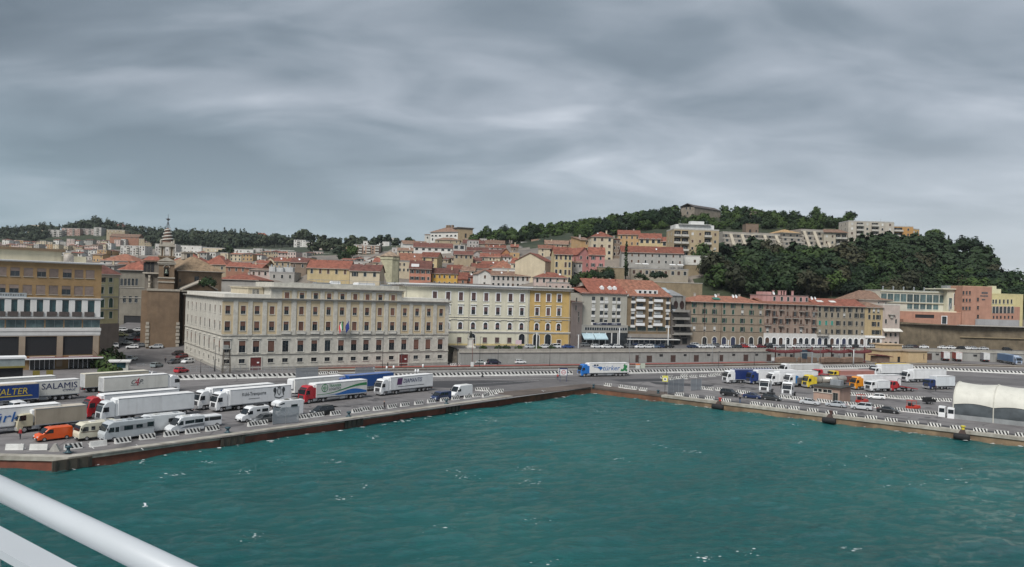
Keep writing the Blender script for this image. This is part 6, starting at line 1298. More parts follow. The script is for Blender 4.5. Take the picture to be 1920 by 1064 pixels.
PROTO['bush', 0] = (crown_mesh('crown', 'bush', 71, LEAF, 20, 18, .28), trunk_mesh(.8, .1, 0, 3)); PROTO['bush', 1] = (crown_mesh('crown', 'bush', 72, LEAFD, 22, 18, .28), trunk_mesh(.8, .1, 0, 3))
for k in range(3): PROTO['far', k] = (crown_mesh('crown', 'round', k+81, FARL, 34, 10, .95), trunk_mesh(4.2, .28, 0, 3, k))
TN = dict(round='broadleaf_tree', dark='broadleaf_tree', brown='broadleaf_tree', pine='pine_tree', cypress='cypress_tree', bush='shrub', far='distant_tree')
rt = random.Random(8)
def tree(kind, X, Y, label, s=1.0, group=None, sz=1.0, z=None):
 ks = [k for k in PROTO if k[0] == kind]; cm, tm = PROTO[rt.choice(ks)]
 t = thing(TN[kind], label, 'shrub' if kind == 'bush' else 'tree', (X, Y, (gz(X, Y) if z is None else z)-.1), rt.random()*6.28, group); t.scale = (s, s, s*sz)
 obj('crown', cm, t); obj('trunk', tm, t); return t
def wood(P, dens, depth, kinds, label, group, smin=.8, smax=1.35, lift=14, seed=1, cap=999):
 rg = random.Random(seed); xs_, ys_ = [p[0] for p in P], [p[1] for p in P]; pts = []; n = 0
 while n < 4000 and len(pts) < cap:
  n += 1; x, y = rg.uniform(min(xs_), max(xs_)), rg.uniform(min(ys_), max(ys_))
  if not inpoly(x, y, P) or any(abs(x-a)/dens[0] < 1 and abs(y-b)/dens[1] < 1 and ((x-a)/dens[0])**2+((y-b)/dens[1])**2 < 1 for a, b in pts): continue
  pts.append((x, y))
 out = []
 for x, y in pts:
  Y = depth(x, y); p = at(x, y+lift*400/Y*1.0, Y); k = rg.choice(kinds); s = rg.uniform(smin, smax); g = gz(p.x, p.y)
  out.append((k, p.x, p.y, s, max(min(g, p.z+3), p.z-7)))
 return out
lerp = lambda a, b, f: a+(b-a)*max(0, min(1, f))
WA = [(1312,498),(1332,486),(1385,488),(1470,487),(1570,487),(1640,452),(1700,450),(1752,452),(1790,462),(1838,474),(1852,492),(1885,520),(1918,542),(1918,566),(1790,548),(1650,556),(1560,556),(1420,560),(1330,556),(1312,520)]
dA = lambda x, y: lerp(372, 462, (560-y)/(100.0)) + (x-1600)*.02
allA = wood(WA, (17, 8.5), dA, ('round','round','dark','dark','brown'), '', '', 1.05, 2.0, 14, 1)
WB = [(885,446),(930,436),(990,432),(1050,424),(1110,416),(1180,412),(1250,408),(1280,412),(1340,410),(1390,410),(1440,408),(1500,412),(1560,414),(1590,420),(1592,440),(1500,440),(1420,438),(1350,440),(1260,434),(1180,440),(1090,450),(1000,454),(960,458),(925,450)]
dB = lambda x, y: lerp(535, 650, (446-y)/40.0) if x > 1080 else lerp(610, 690, (456-y)/26.0)
allB = wood(WB, (15, 7), dB, ('round','round','round','dark'), '', '', .95, 1.5, 12, 2)
WCp = [(-5,432),(50,424),(60,424),(110,430),(140,420),(180,414),(215,418),(240,428),(300,432),(340,434),(400,436),(470,442),(520,446),(550,450),(555,466),(500,466),(440,472),(425,480),(405,470),(330,462),(280,458),(250,444),(120,432),(85,444),(60,448),(0,444)]
dC = lambda x, y: lerp(1000, 1340, (468-y)/34.0)
allC = wood(WCp, (11, 5.0), dC, ('far',), '', '', 1.3, 2.3, 10, 3)
KD = dict(round='green', dark='dark', brown='brownish', pine='umbrella topped', far='dark')
def emit(lst, n, label, group):
 lst = sorted(lst, key=lambda a: a[2]); keep = lst[:n]; rest = lst[n:]
 for k, X, Y, s, z in keep: tree(k, X, Y, label(k, PX + X/Y*FOC), s, group, rt.uniform(.85, 1.15), z)
 return rest
zone = lambda x, *z: [b for a, b in z if x < a][0]
rA = emit(allA, 130, lambda k, x: f'{KD[k]} leafy tree in the wood {zone(x, (1400, "beside the ochre flats"), (1500, "below the grey concrete terraces"), (1590, "below the ramped terraces"), (1690, "below the tall pale block"), (1780, "above the glass building"), (9999, "near the falling cliff edge"))}', 'trees of the wood')
rB = emit(allB, 85, lambda k, x: f'{KD[k]} tree of the crest belt {zone(x, (960, "beside the hilltop church"), (1100, "above the tan row house"), (1270, "up to the ruined hall"), (1400, "below the ruined hall"), (9999, "behind the concrete terraces"))}', 'trees on the hill crest')
rC = emit(allC, 60, lambda k, x: f'{KD[k]} distant tree on the far slope {zone(x, (90, "at the open edge of the ridge"), (240, "around the far hilltop"), (330, "behind the bell tower"), (430, "above the cream block"), (9999, "above the long school"))}', 'trees of the far park')
def mass(lst, name, label, m, q=14, n=26):
 rg = random.Random(5); src = [crown_mesh('x', 'round', 90+i, m, n, q, .85) for i in range(3)]; vs_, fs_ = [], []
 arr = [(np.array([v.co for v in s.vertices]), np.array([p.vertices[:] for p in s.polygons])) for s in src]; b = 0
 for k, X, Y, s, z in lst:
  v, f = rg.choice(arr); a = rg.random()*6.28; rot = np.array([[math.cos(a),-math.sin(a),0],[math.sin(a),math.cos(a),0],[0,0,1]]); vs_.append((v*s)@rot.T + np.array([X, Y, z])); fs_.append(f+b); b += len(v)
 me = bpy.data.meshes.new(name); me.from_pydata(np.concatenate(vs_).tolist(), [], np.concatenate(fs_).tolist()); me.materials.append(m); o = tag(obj(name, me), kind='stuff'); return o
under = wood(WA, (9, 5), lambda x, y: dA(x, y)+7, ('round',), '', '', .8, 1.35, 17, 7, 520); mass(rA + under, 'undergrowth', '', LEAFD)
mass(rB + wood(WB, (9, 5), lambda x, y: dB(x, y)+8, ('round',), '', '', .6, 1.0, 14, 9, 300), 'undergrowth', '', LEAF)
mass(rC + wood(WCp, (7, 3.5), lambda x, y: dC(x, y)+12, ('round',), '', '', 1.2, 2.0, 12, 10, 420), 'undergrowth', '', FARL, 9, 20)
def tr(kind, x, y, Y, s, label, sz=1.0, group=None):
 p = at(x, y, Y); return tree(kind, p.x, p.y, label, s, group, sz, p.z)
tr('cypress', 1173, 521, 372, 1.3, 'tall dark cypress standing before the grey convent', 1.35)
tr('bush', 1140, 512, 366, 1.6, 'round dark shrub under the square cream house'); tr('bush', 1115, 520, 362, 2.2, 'dark shrub at the foot of the rose pink house'); tr('bush', 1138, 523, 360, 2.4, 'spreading dark shrub on the tan garden wall')
tr('round', 1095, 540, 322, .8, 'leafy tree beside the steep stair wall'); tr('dark', 1080, 548, 318, .85, 'dark tree behind the end of the yellow palace'); tr('bush', 1102, 541, 320, 2.0, 'bright green shrub over the grey apartment roof')
for i, (x, y, s) in enumerate(((1200,522,1.5),(1228,521,1.7),(1240,521,1.6),(1212,526,1.0))): tr('bush', x, y, 366, s, ('low shrub first along the arcaded terrace','pair shrub below the arcaded terrace','pair shrub nearer the wood below the arcaded terrace','trimmed shrub before the arcade')[i])
tr('pine', 962, 466, 570, 1.05, 'broad umbrella pine with lit green top above the orange gable', .9); tr('pine', 1020, 460, 590, .8, 'smaller umbrella pine at the edge of the crest wood'); tr('round', 912, 452, 640, 1.35, 'olive coloured round tree beside the hilltop church'); tr('dark', 945, 452, 650, 1.5, 'tall dark tree rising from the crest wood'); tr('round', 1000, 446, 640, 1.3, 'bright leafed tree on the crest above the tan row')
tr('pine', 1222, 412, 650, .7, 'thin open pine poking above the skyline'); tr('round', 1358, 404, 640, 1.0, 'round tree beside the ruined hall'); tr('dark', 1383, 404, 640, .8, 'dark tree before the crest house'); tr('round', 1530, 408, 640, 1.0, 'tall tree on the crest skyline'); tr('dark', 1595, 418, 600, 1.1, 'dark round tree touching the pale beige block')
for i, (x, y, s, k) in enumerate(((1752,468,1.15,'pine'),(1778,472,1.0,'cypress'),(1805,478,1.3,'dark'),(1825,486,1.5,'dark'),(1842,498,1.55,'dark'),(1848,522,1.6,'round'))): tr(k, x, y, 470, s, ('flat topped pine right of the yellow end block','lone cypress on the falling ridge','dark tree on the falling ridge','leaning dark tree near the cliff edge','outermost dark tree over the cliff edge','low leafy tree below the cliff edge')[i])
for i, x in enumerate((1902, 1908, 1918)): tr('cypress', x, 562, 470, .9, ('slim cypress at the foot of the headland','second slim cypress at the foot of the headland','tallest slim cypress at the foot of the headland')[i], 1.1)
tr('dark', 645, 497, 560, 1.25, 'round dark tree beside the pink-brown apartment block'); tr('round', 660, 488, 570, 1.3, 'olive green tree behind the pink-brown apartment block'); tr('cypress', 714, 476, 620, 1.5, 'black cypress by the white skyline villa', .95); tr('dark', 768, 464, 640, 1.1, 'round dark tree below the hilltop church', .9)
for i, (x, y, s) in enumerate(((567,452,2.6),(578,453,2.3),(602,456,1.9),(629,462,2.1),(662,461,2.2),(678,460,2.1),(614,458,1.6))): tr('far', x, y+8, 1000, s, ('twin dark crown on the skyline, park side','twin dark crown on the skyline, town side','spreading dark tree on the skyline','tall skyline pine beside the brick building','skyline pine left of the white villa','skyline pine close to the white villa','low skyline tree between the pines')[i])
for i, x in enumerate((440, 450)): tr('cypress', x, 452, 1250, 2.0, ('pointed cypress on the park skyline','second pointed cypress on the park skyline')[i])
tr('dark', 427, 487, 720, 1.5, 'dark tree between the cream block and the school'); tr('dark', 415, 489, 700, 1.2, 'lower dark tree beside the cream block'); tr('bush', 392, 536, 268, 1.8, 'dark bush beside the church porch')
for i, (x, y, Y, s, k) in enumerate(((205,704,196,1.6,'bush'),(212,692,204,1.9,'bush'),(198,690,206,2.0,'bush'),(208,681,212,2.2,'bush'))): tree('bush', gnd(x,y).x, gnd(x,y).y, ('dark green shrub by the ticket booth','leafy shrub behind the ticket booth','big dark shrub at the corner of the office block','topmost shrub of the clump beside the office block')[i], s, 'shrubs beside the office block', 1.2, 0)
for i, (x, y, s_) in enumerate(((598,474,1.5),(612,477,1.3),(628,471,1.6),(640,478,1.3),(655,470,1.5),(700,470,1.4),(712,464,1.5),(726,461,1.4),(586,478,1.4),(668,474,1.2),(742,468,1.3),(633,483,1.2))): tr('far', x, y, lerp(620, 800, (484-y)/22), s_, f'{order[i]} tree among the far villas between the school and the church', 1.0, 'trees among the far villas')
# ---------------------------------------------------------------- vehicles (own frame: +x forward, +y their left, on the ground)
_V = {}
def vm(key, fn):
 if key not in _V: _V[key] = fn()
 return _V[key]
def wheel_meshes(r, w_):
 def t(): q = MB(); q.rings([[(r*k*math.cos(a), y, r*k*math.sin(a)) for a in [2*math.pi*i/14 for i in range(14)]] for y, k in ((-w_/2,.55),(-w_/2,.93),(-w_/2+.04,1),(w_/2-.04,1),(w_/2,.93),(w_/2,.55))]); return q.mesh('wheel', [RUBBER], True)
 def m(): q = MB(); q.rings([[(r*k*math.cos(a), y, r*k*math.sin(a)) for a in [2*math.pi*i/12 for i in range(12)]] for y, k in ((-w_/2-.01,.2),(-w_/2-.005,.58),(w_/2+.005,.58),(w_/2+.01,.2))]); return q.mesh('rim', [RIM])
 return vm(('wh', r, w_), t), vm(('rim', r, w_), m)
def wheels(root, xs, W, r, w_=.24, rim=True):
 a, b = wheel_meshes(r, w_)
 for x in xs:
  for s in (-1, 1):
   o = obj('wheel', a, root, (x, s*(W/2-w_/2+.02), r))
   if rim: obj('rim', b, o)
def vplace(name, label, cat, px, py, hdg, lx=0, ly=0, group=None, z=0, P=None):
 p = P if P is not None else gnd(px, py, z); h = R(hdg); c, s = math.cos(h), math.sin(h)
 return thing(name, label, cat, (p.x-(lx*c-ly*s), p.y-(lx*s+ly*c), p.z), h, group)
def plate_mesh(key, p, q, W, m, name, off_=.02):
 def f():
  n = Vector((q[1]-p[1], 0, -(q[0]-p[0]))).normalized(); n = n if n.x > 0 or (abs(n.x) < .01 and n.z > 0) else -n
  if key[-1] == 'rear': n = -n if n.x > 0 else n
  r = MB(); A = [Vector((v[0], y, v[1]))+n*off_ for v, y in ((p,-W/2),(p,W/2),(q,W/2),(q,-W/2))]; Bk = [a-n*.12 for a in A]
  r.add(A+Bk, [(0,1,2,3),(7,6,5,4),(0,4,5,1),(1,5,6,2),(2,6,7,3),(3,7,4,0)]); return r.mesh(name, [m])
 return vm(key, f)
def side_mesh(key, poly, y, m, name):
 def f(): r = MB(); k = len(poly); s = math.copysign(1, y); r.add([(x, y+.015*s, z) for x, z in poly]+[(x, y-.04*s, z) for x, z in poly], [list(range(k)), list(range(2*k-1,k-1,-1))]+[(i,i+k,(i+1)%k+k,(i+1)%k) for i in range(k)]); return r.mesh(name, [m])
 return vm(key, f)
def lamp_box(root, name, x, y, z, sx, sy, sz, m):
 def f(): q = MB(); q.box(-sx/2,-sy/2,-sz/2,sx/2,sy/2,sz/2); return q.mesh(name, [m])
 return obj(name, vm((name,sx,sy,sz), f), root, (x, y, z))
CARS = dict(hatch=(4.0,1.72,1.48,[(-2.0,.30),(-2.0,.75),(-1.93,.95),(.75,.93),(1.65,.80),(1.93,.66),(2.0,.45),(1.95,.24),(-1.95,.24)],(-1.92,1.0,-1.55,.25),(-1.25,1.27),.31),
 sedan=(4.5,1.76,1.43,[(-2.25,.35),(-2.22,.82),(-2.1,.95),(-1.3,.96),(.85,.92),(1.85,.80),(2.18,.64),(2.25,.45),(2.2,.24),(-2.2,.24)],(-1.55,1.15,-.85,.30),(-1.35,1.38),.32),
 estate=(4.5,1.76,1.50,[(-2.25,.35),(-2.25,.80),(-2.2,.98),(.85,.92),(1.85,.80),(2.18,.64),(2.25,.45),(2.2,.24),(-2.2,.24)],(-2.18,1.15,-1.75,.30),(-1.35,1.38),.32),
 suv=(4.5,1.84,1.74,[(-2.25,.45),(-2.25,.95),(-2.2,1.12),(.80,1.08),(1.95,.98),(2.2,.80),(2.25,.5),(2.2,.33),(-2.2,.33)],(-2.18,1.05,-1.95,.35),(-1.35,1.38),.37),
 mpv=(4.6,1.85,1.75,[(-2.3,.40),(-2.3,.95),(-2.25,1.08),(1.05,1.02),(1.95,.88),(2.25,.66),(2.3,.5),(2.25,.28),(-2.25,.28)],(-2.22,1.55,-1.95,.55),(-1.4,1.45),.33))
def car(px, py, hdg, kind, col, label, group=None, z=0, P=None, detail=True, extra=None, cname='car', lx=0, ly=0):
 L, W, H, prof, (b0, b1, t0, t1), wx, r = CARS[kind]; root = vplace(cname, label, 'car', px, py, hdg, lx, ly, group, z, P); pm = paint(col); zb = [p[1] for p in prof if abs(p[0]-.8) < .35 or abs(p[0]-1.05) < .1][-1]-.03
 obj('body', vm(('cb', kind, col), lambda: MB().hull(prof, W, .10).mesh('body', [pm])), root)
 def glass(): q = MB(); q.rings([[(b0,-W/2+.07,zb),(b1,-W/2+.07,zb),(b1,W/2-.07,zb),(b0,W/2-.07,zb)],[(t0,-W/2+.26,H-.05),(t1,-W/2+.26,H-.05),(t1,W/2-.26,H-.05),(t0,W/2-.26,H-.05)]]); return q.mesh('window', [CARGLASS])
 obj('window', vm(('cg', kind), glass), root)
 def roof():
  q = MB(); q.rings([[(t0-.03,-W/2+.24,H-.06),(t1+.04,-W/2+.24,H-.06),(t1+.04,W/2-.24,H-.06),(t0-.03,W/2-.24,H-.06)],[(t0+.1,-W/2+.32,H),(t1-.1,-W/2+.32,H),(t1-.1,W/2-.32,H),(t0+.1,W/2-.32,H)]])
  for s in (-1, 1):
   for (xb, xt) in ((b0,t0),(b1,t1),((b0*.55+b1*.45),(t0*.55+t1*.45))): q.tube((xb, s*(W/2-.06), zb), (xt, s*(W/2-.25), H-.04), .045, 5)
  return q.mesh('roof', [pm])
 obj('roof', vm(('cr', kind, col), roof), root); wheels(root, wx, W, r, .20, detail)
 if detail:
  for s in (-1, 1):
   lamp_box(root, 'headlight', L/2-.10, s*(W/2-.25), prof[4][1]-.14 if kind == 'hatch' else .68 if kind in ('sedan','estate') else .82, .16, .34, .15, LAMP); lamp_box(root, 'tail_light', -L/2+.02, s*(W/2-.18), .85, .08, .2, .22, RED)
   lamp_box(root, 'mirror', b1-.25, s*(W/2+.02), zb+.12, .12, .16, .12, pm)
  lamp_box(root, 'number_plate', L/2-.005, 0, .45, .03, .5, .11, WHITE)
 return root
def boxy(name, label, cat, px, py, hdg, prof, W, col, front, sides, wx, r, lx, ly, group=None, c=.08, lamps=(.75,), band=None, roofbits=(), rimr=True, P=None, z=0):
 root = vplace(name, label, cat, px, py, hdg, lx, ly, group, z, P); pm = paint(col) if not hasattr(col, 'node_tree') else col
 obj('body', MB().hull(prof, W, c).mesh('body', [pm]), root)
 a, b = front; obj('windscreen', plate_mesh(('ws', name, a, b, W), a, b, W-.28, CARGLASS, 'windscreen', .075), root)
 for k, poly in enumerate(sides):
  for s in (-1, 1): obj('window', side_mesh(('sw', name, k, s, W, tuple(poly)), poly, s*W/2, CARGLASS, 'window'), root)
 if band:
  for poly, m in band:
   for s in (-1, 1): obj('stripe', side_mesh(('sb', name, s, W, tuple(poly), m.name), poly, s*(W/2-.006), m, 'stripe'), root)
 wheels(root, wx, W, r, .24, rimr); xf = max(p[0] for p in prof)
 for s in (-1, 1):
  lamp_box(root, 'headlight', xf-.07, s*(W/2-.28), lamps[0], .14, .34, .18, LAMP); lamp_box(root, 'mirror', b[0]-.15, s*(W/2+.14), b[1]+.35, .12, .2, .3, DARK); lamp_box(root, 'tail_light', prof[0][0]-.0, s*(W/2-.16), 1.0, .06, .14, .4, RED)
 lamp_box(root, 'bumper', xf-.02, 0, .45, .16, W-.15, .22, DARK); lamp_box(root, 'number_plate', xf+.07, 0, .46, .03, .5, .11, WHITE)
 zt = max(p[1] for p in prof)
 for (x, y, sx, sy, sz, m) in roofbits: lamp_box(root, 'roof_hatch', x, y, zt+sz/2-.02, sx, sy, sz, m)
 return root
WHT = (.74,.75,.76)
# ---- lorries -----------------------------------------------------------------------------------
CABP = [(0,.95),(0,3.25),(.45,3.72),(1.25,3.62),(1.95,3.05),(2.25,1.90),(2.33,1.0),(2.30,.38),(1.75,.38),(1.55,.95)]
def tractor_parts(root, col, low=False, fair=None):
 pm = paint(col); k = ('low' if low else 'hi')
 P_ = CABP if not low else [(0,.95),(0,2.65),(.4,2.95),(1.4,2.92),(1.95,2.75),(2.25,1.80),(2.33,1.0),(2.30,.38),(1.75,.38),(1.55,.95)]
 cab = obj('cab', vm(('cab', k, col), lambda: MB().hull(P_, 2.45, .12).mesh('cab', [pm])), root)
 obj('windscreen', plate_mesh(('tws', k), (1.97,2.95 if not low else 2.70), (2.24,1.95), 2.15, CARGLASS, 'windscreen'), cab)
 if not low: obj('sun_visor', plate_mesh(('tsv', k), (1.62,3.30), (1.98,3.02), 2.2, DARK, 'sun_visor'), cab)
 obj('grille', plate_mesh(('tgr', k), (2.26,1.75), (2.33,.95), 1.5, mat('dark_grille', (.05,.05,.055), .5, .1, 1.), 'grille'), cab)
 for s in (-1, 1):
  obj('window', side_mesh(('tsw', k, s), [(1.05,1.95),(1.05,2.75),(1.85,2.75),(2.08,1.95)], s*1.225, CARGLASS, 'window'), cab)
  lamp_box(cab, 'headlight', 2.28, s*.98, .85, .12, .36, .26, LAMP); lamp_box(cab, 'mirror', 1.95, s*1.42, 2.35, .14, .2, .75, DARK)
  obj('door', side_mesh(('tdr', k, s, col), [(.98,1.05),(.98,1.9),(2.02,1.9),(2.06,1.05)], s*1.218, pm, 'door'), cab)
 obj('bumper', plate_mesh(('tbp', k), (2.325,.90), (2.305,.42), 2.3, mat('light_bumper', (.30,.30,.31), .5, .1, 1.) if fair is None else paint(fair), 'bumper'), cab)
 def ch(): q = MB(); q.box(-3.5,-.45,.62,1.4,.45,.95); q.box(-3.3,-1.15,.55,-3.1,1.15,.9); return q.mesh('chassis', [DARK])
 obj('chassis', vm('tch', ch), root)
 for s in (-1, 1):
  def tk(): q = MB(); q.hull([(-.9,.45),(-.9,1.0),(.2,1.0),(.2,.45)], .5, .06); return q.mesh('fuel_tank', [STEEL])
  obj('fuel_tank', vm('ttk', tk), root, (0, s*.92, 0))
  if fair is not None or not low: obj('fairing', side_mesh(('tfr', s, fair or col), [(-.95,1.05),(-.95,3.1),(-.02,3.3),(-.02,1.05)], s*1.19, paint(fair or col), 'fairing'), root)
 wheels(root, (1.25, -2.35), 2.4, .50, .32)
TDOOR = mat('trailer_door', (.60,.61,.61), .6, .1, .8)
def trailer_parts(root, col, x0=-.45, x1=-14.05, z0=1.10, z1=4.0, reefer=True, curtain=False, axles=(-9.6,-10.95,-12.3), roofcol=None):
 W = 2.52; m = mat('trailer_panel', col, .45, .07, .5, stain=.30, coat=.15)
 def bx(): q = MB(); q.hull([(x1,z0),(x1,z1),(x0,z1),(x0,z0)], W, .05); return q.mesh('trailer_body', [m])
 b = obj('trailer_body', vm(('trb', x0, x1, z0, z1, col), bx), root)
 def rf(): q = MB(); q.box(x1+.02,-W/2+.03,z1-.02,x0-.02,W/2-.03,z1+.025); return q.mesh('roof', [mat('trailer_roof', roofcol or tuple(min(.75,c+.12) for c in col), .6, .12, .4, stain=.25)])
 obj('roof', vm(('trr', x0, x1, z1, col, roofcol), rf), b)
 def rail():
  q = MB()
  for s in (-1, 1): q.box(x1,s*(W/2)-.02,z0-.06,x0,s*(W/2)+.025,z0+.10); q.box(x1,s*(W/2)-.02,z1-.10,x0,s*(W/2)+.022,z1)
  return q.mesh('edge_rail', [STEEL])
 obj('edge_rail', vm(('trl', x0, x1, z0, z1), rail), b)
 def dr(): q = MB(); q.box(x1-.05,-W/2+.06,z0+.05,x1+.01,-.02,z1-.08); q.box(x1-.05,.02,z0+.05,x1+.01,W/2-.06,z1-.08); return q.mesh('door', [TDOOR])
 d = obj('door', vm(('trd', x1, z0, z1), dr), b)
 def lk():
  q = MB()
  for y in (-.75,-.25,.25,.75): q.tube((x1-.08,y,z0),(x1-.08,y,z1-.1),.025,5)
  return q.mesh('lock_rod', [STEEL])
 obj('lock_rod', vm(('trk', x1, z0, z1), lk), d)
 if reefer:
  def ru(): q = MB(); q.hull([(x0-.02,z1-2.1),(x0-.02,z1-.1),(x0+.42,z1-.15),(x0+.42,z1-2.0)], 1.95, .08); return q.mesh('cooling_unit', [WHITE])
  obj('cooling_unit', vm(('tru', x0, z1), ru), b)
 def fr():
  q = MB(); q.box(x1+.1,-.55,z0-.38,x0-.6,.55,z0-.05); q.box(x1+.05,-1.15,.52,x1+.2,1.15,.72); q.tube((x0-2.4,-.8,.05),(x0-2.4,-.8,z0-.1),.07,6); q.tube((x0-2.4,.8,.05),(x0-2.4,.8,z0-.1),.07,6); return q.mesh('chassis', [DARK])
 obj('chassis', vm(('trf', x0, x1, z0), fr), root)
 if x0-x1 > 10:
  def sg():
   q = MB()
   for s in (-1, 1):
    for z in (.55,.80): q.box(x0-8.4,s*1.16-.02,z,x0-3.0,s*1.16+.02,z+.12)
    q.box(x0-7.6,s*1.1-.2,.42,x0-6.2,s*1.1+.1,.92)
   return q.mesh('side_guard', [STEEL])
  obj('side_guard', vm(('tsg', x0), sg), root)
 for s in (-1, 1): lamp_box(root, 'tail_light', x1-.02, s*.95, .78, .06, .35, .16, RED)
 wheels(root, axles, 2.45, .48, .36)
 return b
def semi(label, px, py, hdg, cab, trl, lx=2.33, ly=1.25, low=False, fair=None, name='semi_truck', **kw):
 root = vplace(name, label, 'lorry', px, py, hdg, lx, ly, kw.pop('group', None))
 if cab is not None: tractor_parts(root, cab, low, fair)
 b = trailer_parts(root, trl, **kw) if trl is not None else None
 return root, b
def letter(b, s, x, z, w_, h_, m, side=1, bold=.02, shear=0.0):
 bold = 0.0
 return lettering(s, b, (x, side*1.285, z), SIDE_ROT if side > 0 else (R(90), 0, 0), w_, h_, m, bold, shear)
INKB = mat('navy_print', (.015,.025,.10), .5, 0); INKD = mat('dark_print', (.04,.045,.05), .5, 0); INKR = mat('crimson_print', (.42,.03,.06), .5, 0); INKY = mat('yellow_print', (.62,.47,.06), .5, 0); INKBL = mat('blue_print', (.02,.12,.38), .5, 0); INKG = mat('green_print', (.03,.20,.07), .5, 0); INKP = mat('violet_print', (.09,.03,.11), .5, 0)
def emblem(b, polys, x, z, m, side=1, name='emblem', sx=1, y=1.278):
 q = MB()
 for P in polys: k = len(P); q.add([(x-side*px_*sx, side*y, z+pz) for px_, pz in P]+[(x-side*px_*sx, side*(y+.012), z+pz) for px_, pz in P], [list(range(k)), list(range(2*k-1,k-1,-1))]+[(i,i+k,(i+1)%k+k,(i+1)%k) for i in range(k)])
 return tag(obj(name, q.mesh(name, [m]), b), kind='stuff')
HL = 231.0
t, b = semi('white semi truck with DIAMANTIS lettering, nearest the navy van on the quay', 714, 743.5, HL, WHT, WHT)
letter(b, 'DIAMANTIS', -7.4, 3.0, 6.0, .95, INKB, 1, .03, .25); emblem(b, [[(-.8,-.75),(.7,-.75),(.95,.75),(-.55,.75)]], -3.2, 2.95, INKP); emblem(b, [[(-4.2,-.05),(4.2,-.05),(4.2,.06),(-4.2,.06)]], -6.9, 1.75, INKD)
t, b = semi('white semi truck lettered Kühl-Transporte with a heraldic crest beside it', 405, 774.5, HL, WHT, WHT)
letter(b, 'Kühl-Transporte', -5.6, 2.85, 5.2, .85, INKD, 1, .012); emblem(b, [[(-1.2,-.04),(1.2,-.04),(1.2,.05),(-1.2,.05)]], -5.6, 2.0, INKD)
emblem(b, [[(-.45,.75),(.45,.75),(.45,-.1),(0,-.65),(-.45,-.1)],[(-1.3,.85),(-.9,1.05),(-.6,.55),(-.75,.0),(-.95,-.65),(-1.15,-.6),(-1.05,-.05),(-1.35,.3)],[(1.3,.85),(.9,1.05),(.6,.55),(.75,0),(.95,-.65),(1.15,-.6),(1.05,-.05),(1.35,.3)],[(-.35,.9),(.35,.9),(.45,1.25),(.15,1.05),(0,1.35),(-.15,1.05),(-.45,1.25)],[(-1.1,-.75),(0,-1.05),(1.1,-.75),(1.0,-.95),(0,-1.25),(-1.0,-.95)]], -11.2, 2.75, INKD)
emblem(b, [[(-.32,.62),(.32,.62),(.32,-.05),(0,-.45),(-.32,-.05)]], -11.2, 2.75, mat('crest_white', (.55,.56,.57), .5, 0), name='shield', y=1.292)
t, b = semi('red cabbed semi truck with TRANSER LOGISTICS lettering and a green and blue wave', 571, 759, HL, (.42,.018,.028), (.68,.68,.66))
letter(b, 'TRANSER', -5.3, 3.35, 3.1, .55, INKG, 1, .02); letter(b, 'LOGISTICS', -5.3, 2.65, 3.1, .5, INKD, 1, .015)
rg = [2*math.pi*i/18 for i in range(18)]
emblem(b, [[(.85*math.cos(a), .85*math.sin(a)) for a in rg]], -2.6, 3.0, INKG); emblem(b, [[(-.62,-.3),(-.62,.3),(-.3,.62),(-.1,.66),(-.1,-.66),(-.3,-.62)],[(.1,-.66),(.1,.66),(.35,.62),(.62,.3),(.62,-.3),(.35,-.62)]], -2.6, 3.0, mat('print_white', (.66,.66,.64), .5, 0), name='emblem_cut', y=1.292); emblem(b, [[(-.42,-.3),(-.42,.3),(-.2,.3),(-.2,-.3)],[(.2,-.4),(.2,.4),(.45,.1),(.25,0),(.45,-.15)]], -2.6, 3.0, INKG, name='emblem_core', y=1.304)
def wave(f0, f1, x0=-.7, x1=-13.9, n=26): u = [x0+(x1-x0)*i/n for i in range(n+1)]; return u, [f0(i/n) for i in range(n+1)], [f1(i/n) for i in range(n+1)]
for nm, m, lo, hi in (('green_wave', INKG, lambda f: 1.62+.95*math.sin(max(0,f-.12)*2.0)**2*1.25+ .05, lambda f: 1.72+.95*math.sin(max(0,f-.12)*2.0)**2*1.25+.55*f*f+.06), ('blue_wave', INKBL, lambda f: 1.30 if f > .35 else 1.42, lambda f: 1.44+.90*math.exp(-((f-.72)/.26)**2))):
 u, a, c = wave(lo, hi); q = MB(); q.add([(x, 1.28, z) for x, z in zip(u, a)]+[(x, 1.28, z) for x, z in zip(u, c)], [(i, i+1, len(u)+i+1, len(u)+i) for i in range(len(u)-1)]); obj(nm, q.mesh(nm, [m]), b)
t, b = semi('plain white semi truck parked behind the motorhomes, with a grey-white cab', 189, 796, HL, (.66,.69,.71), (.74,.76,.77))
t, b = semi('red cabbed semi truck half hidden behind the plain white one', 163, 787, HL, (.44,.016,.022), WHT)
t, b = semi('white semi truck with two small blue squares, behind the crested white one', 372, 771, HL, WHT, WHT); emblem(b, [[(-.35,-.35),(.35,-.35),(.35,.35),(-.35,.35)],[(.6,-.35),(1.3,-.35),(1.3,.35),(.6,.35)]], -2.4, 3.3, INKBL)
t, b = semi('blue curtain sided trailer truck parked behind the red TRANSER lorry', 654, 738, HL, (.05,.10,.30), (.018,.085,.30), lx=-.45, reefer=False)
t, b = semi('plain white trailer standing behind the red TRANSER lorry cab', 552, 747, HL, None, (.70,.70,.68), lx=-.45, name='parked_trailer')
t, b = semi('white box trailer with red and black italic monogram by the street', 194, 745.5, HL-180, WHT, (.70,.69,.64), lx=-14.05, ly=-1.25)
letter(b, 'C  P.', -7.2, 2.75, 2.5, .95, INKD, -1, .01, .35); letter(b, '4', -7.25, 2.75, .95, 1.6, INKR, -1, .03, .25); emblem(b, [[(-1.2,-.03),(.6,-.03),(.6,.05),(-1.2,.05)]], -7.4, 2.05, INKD, -1)
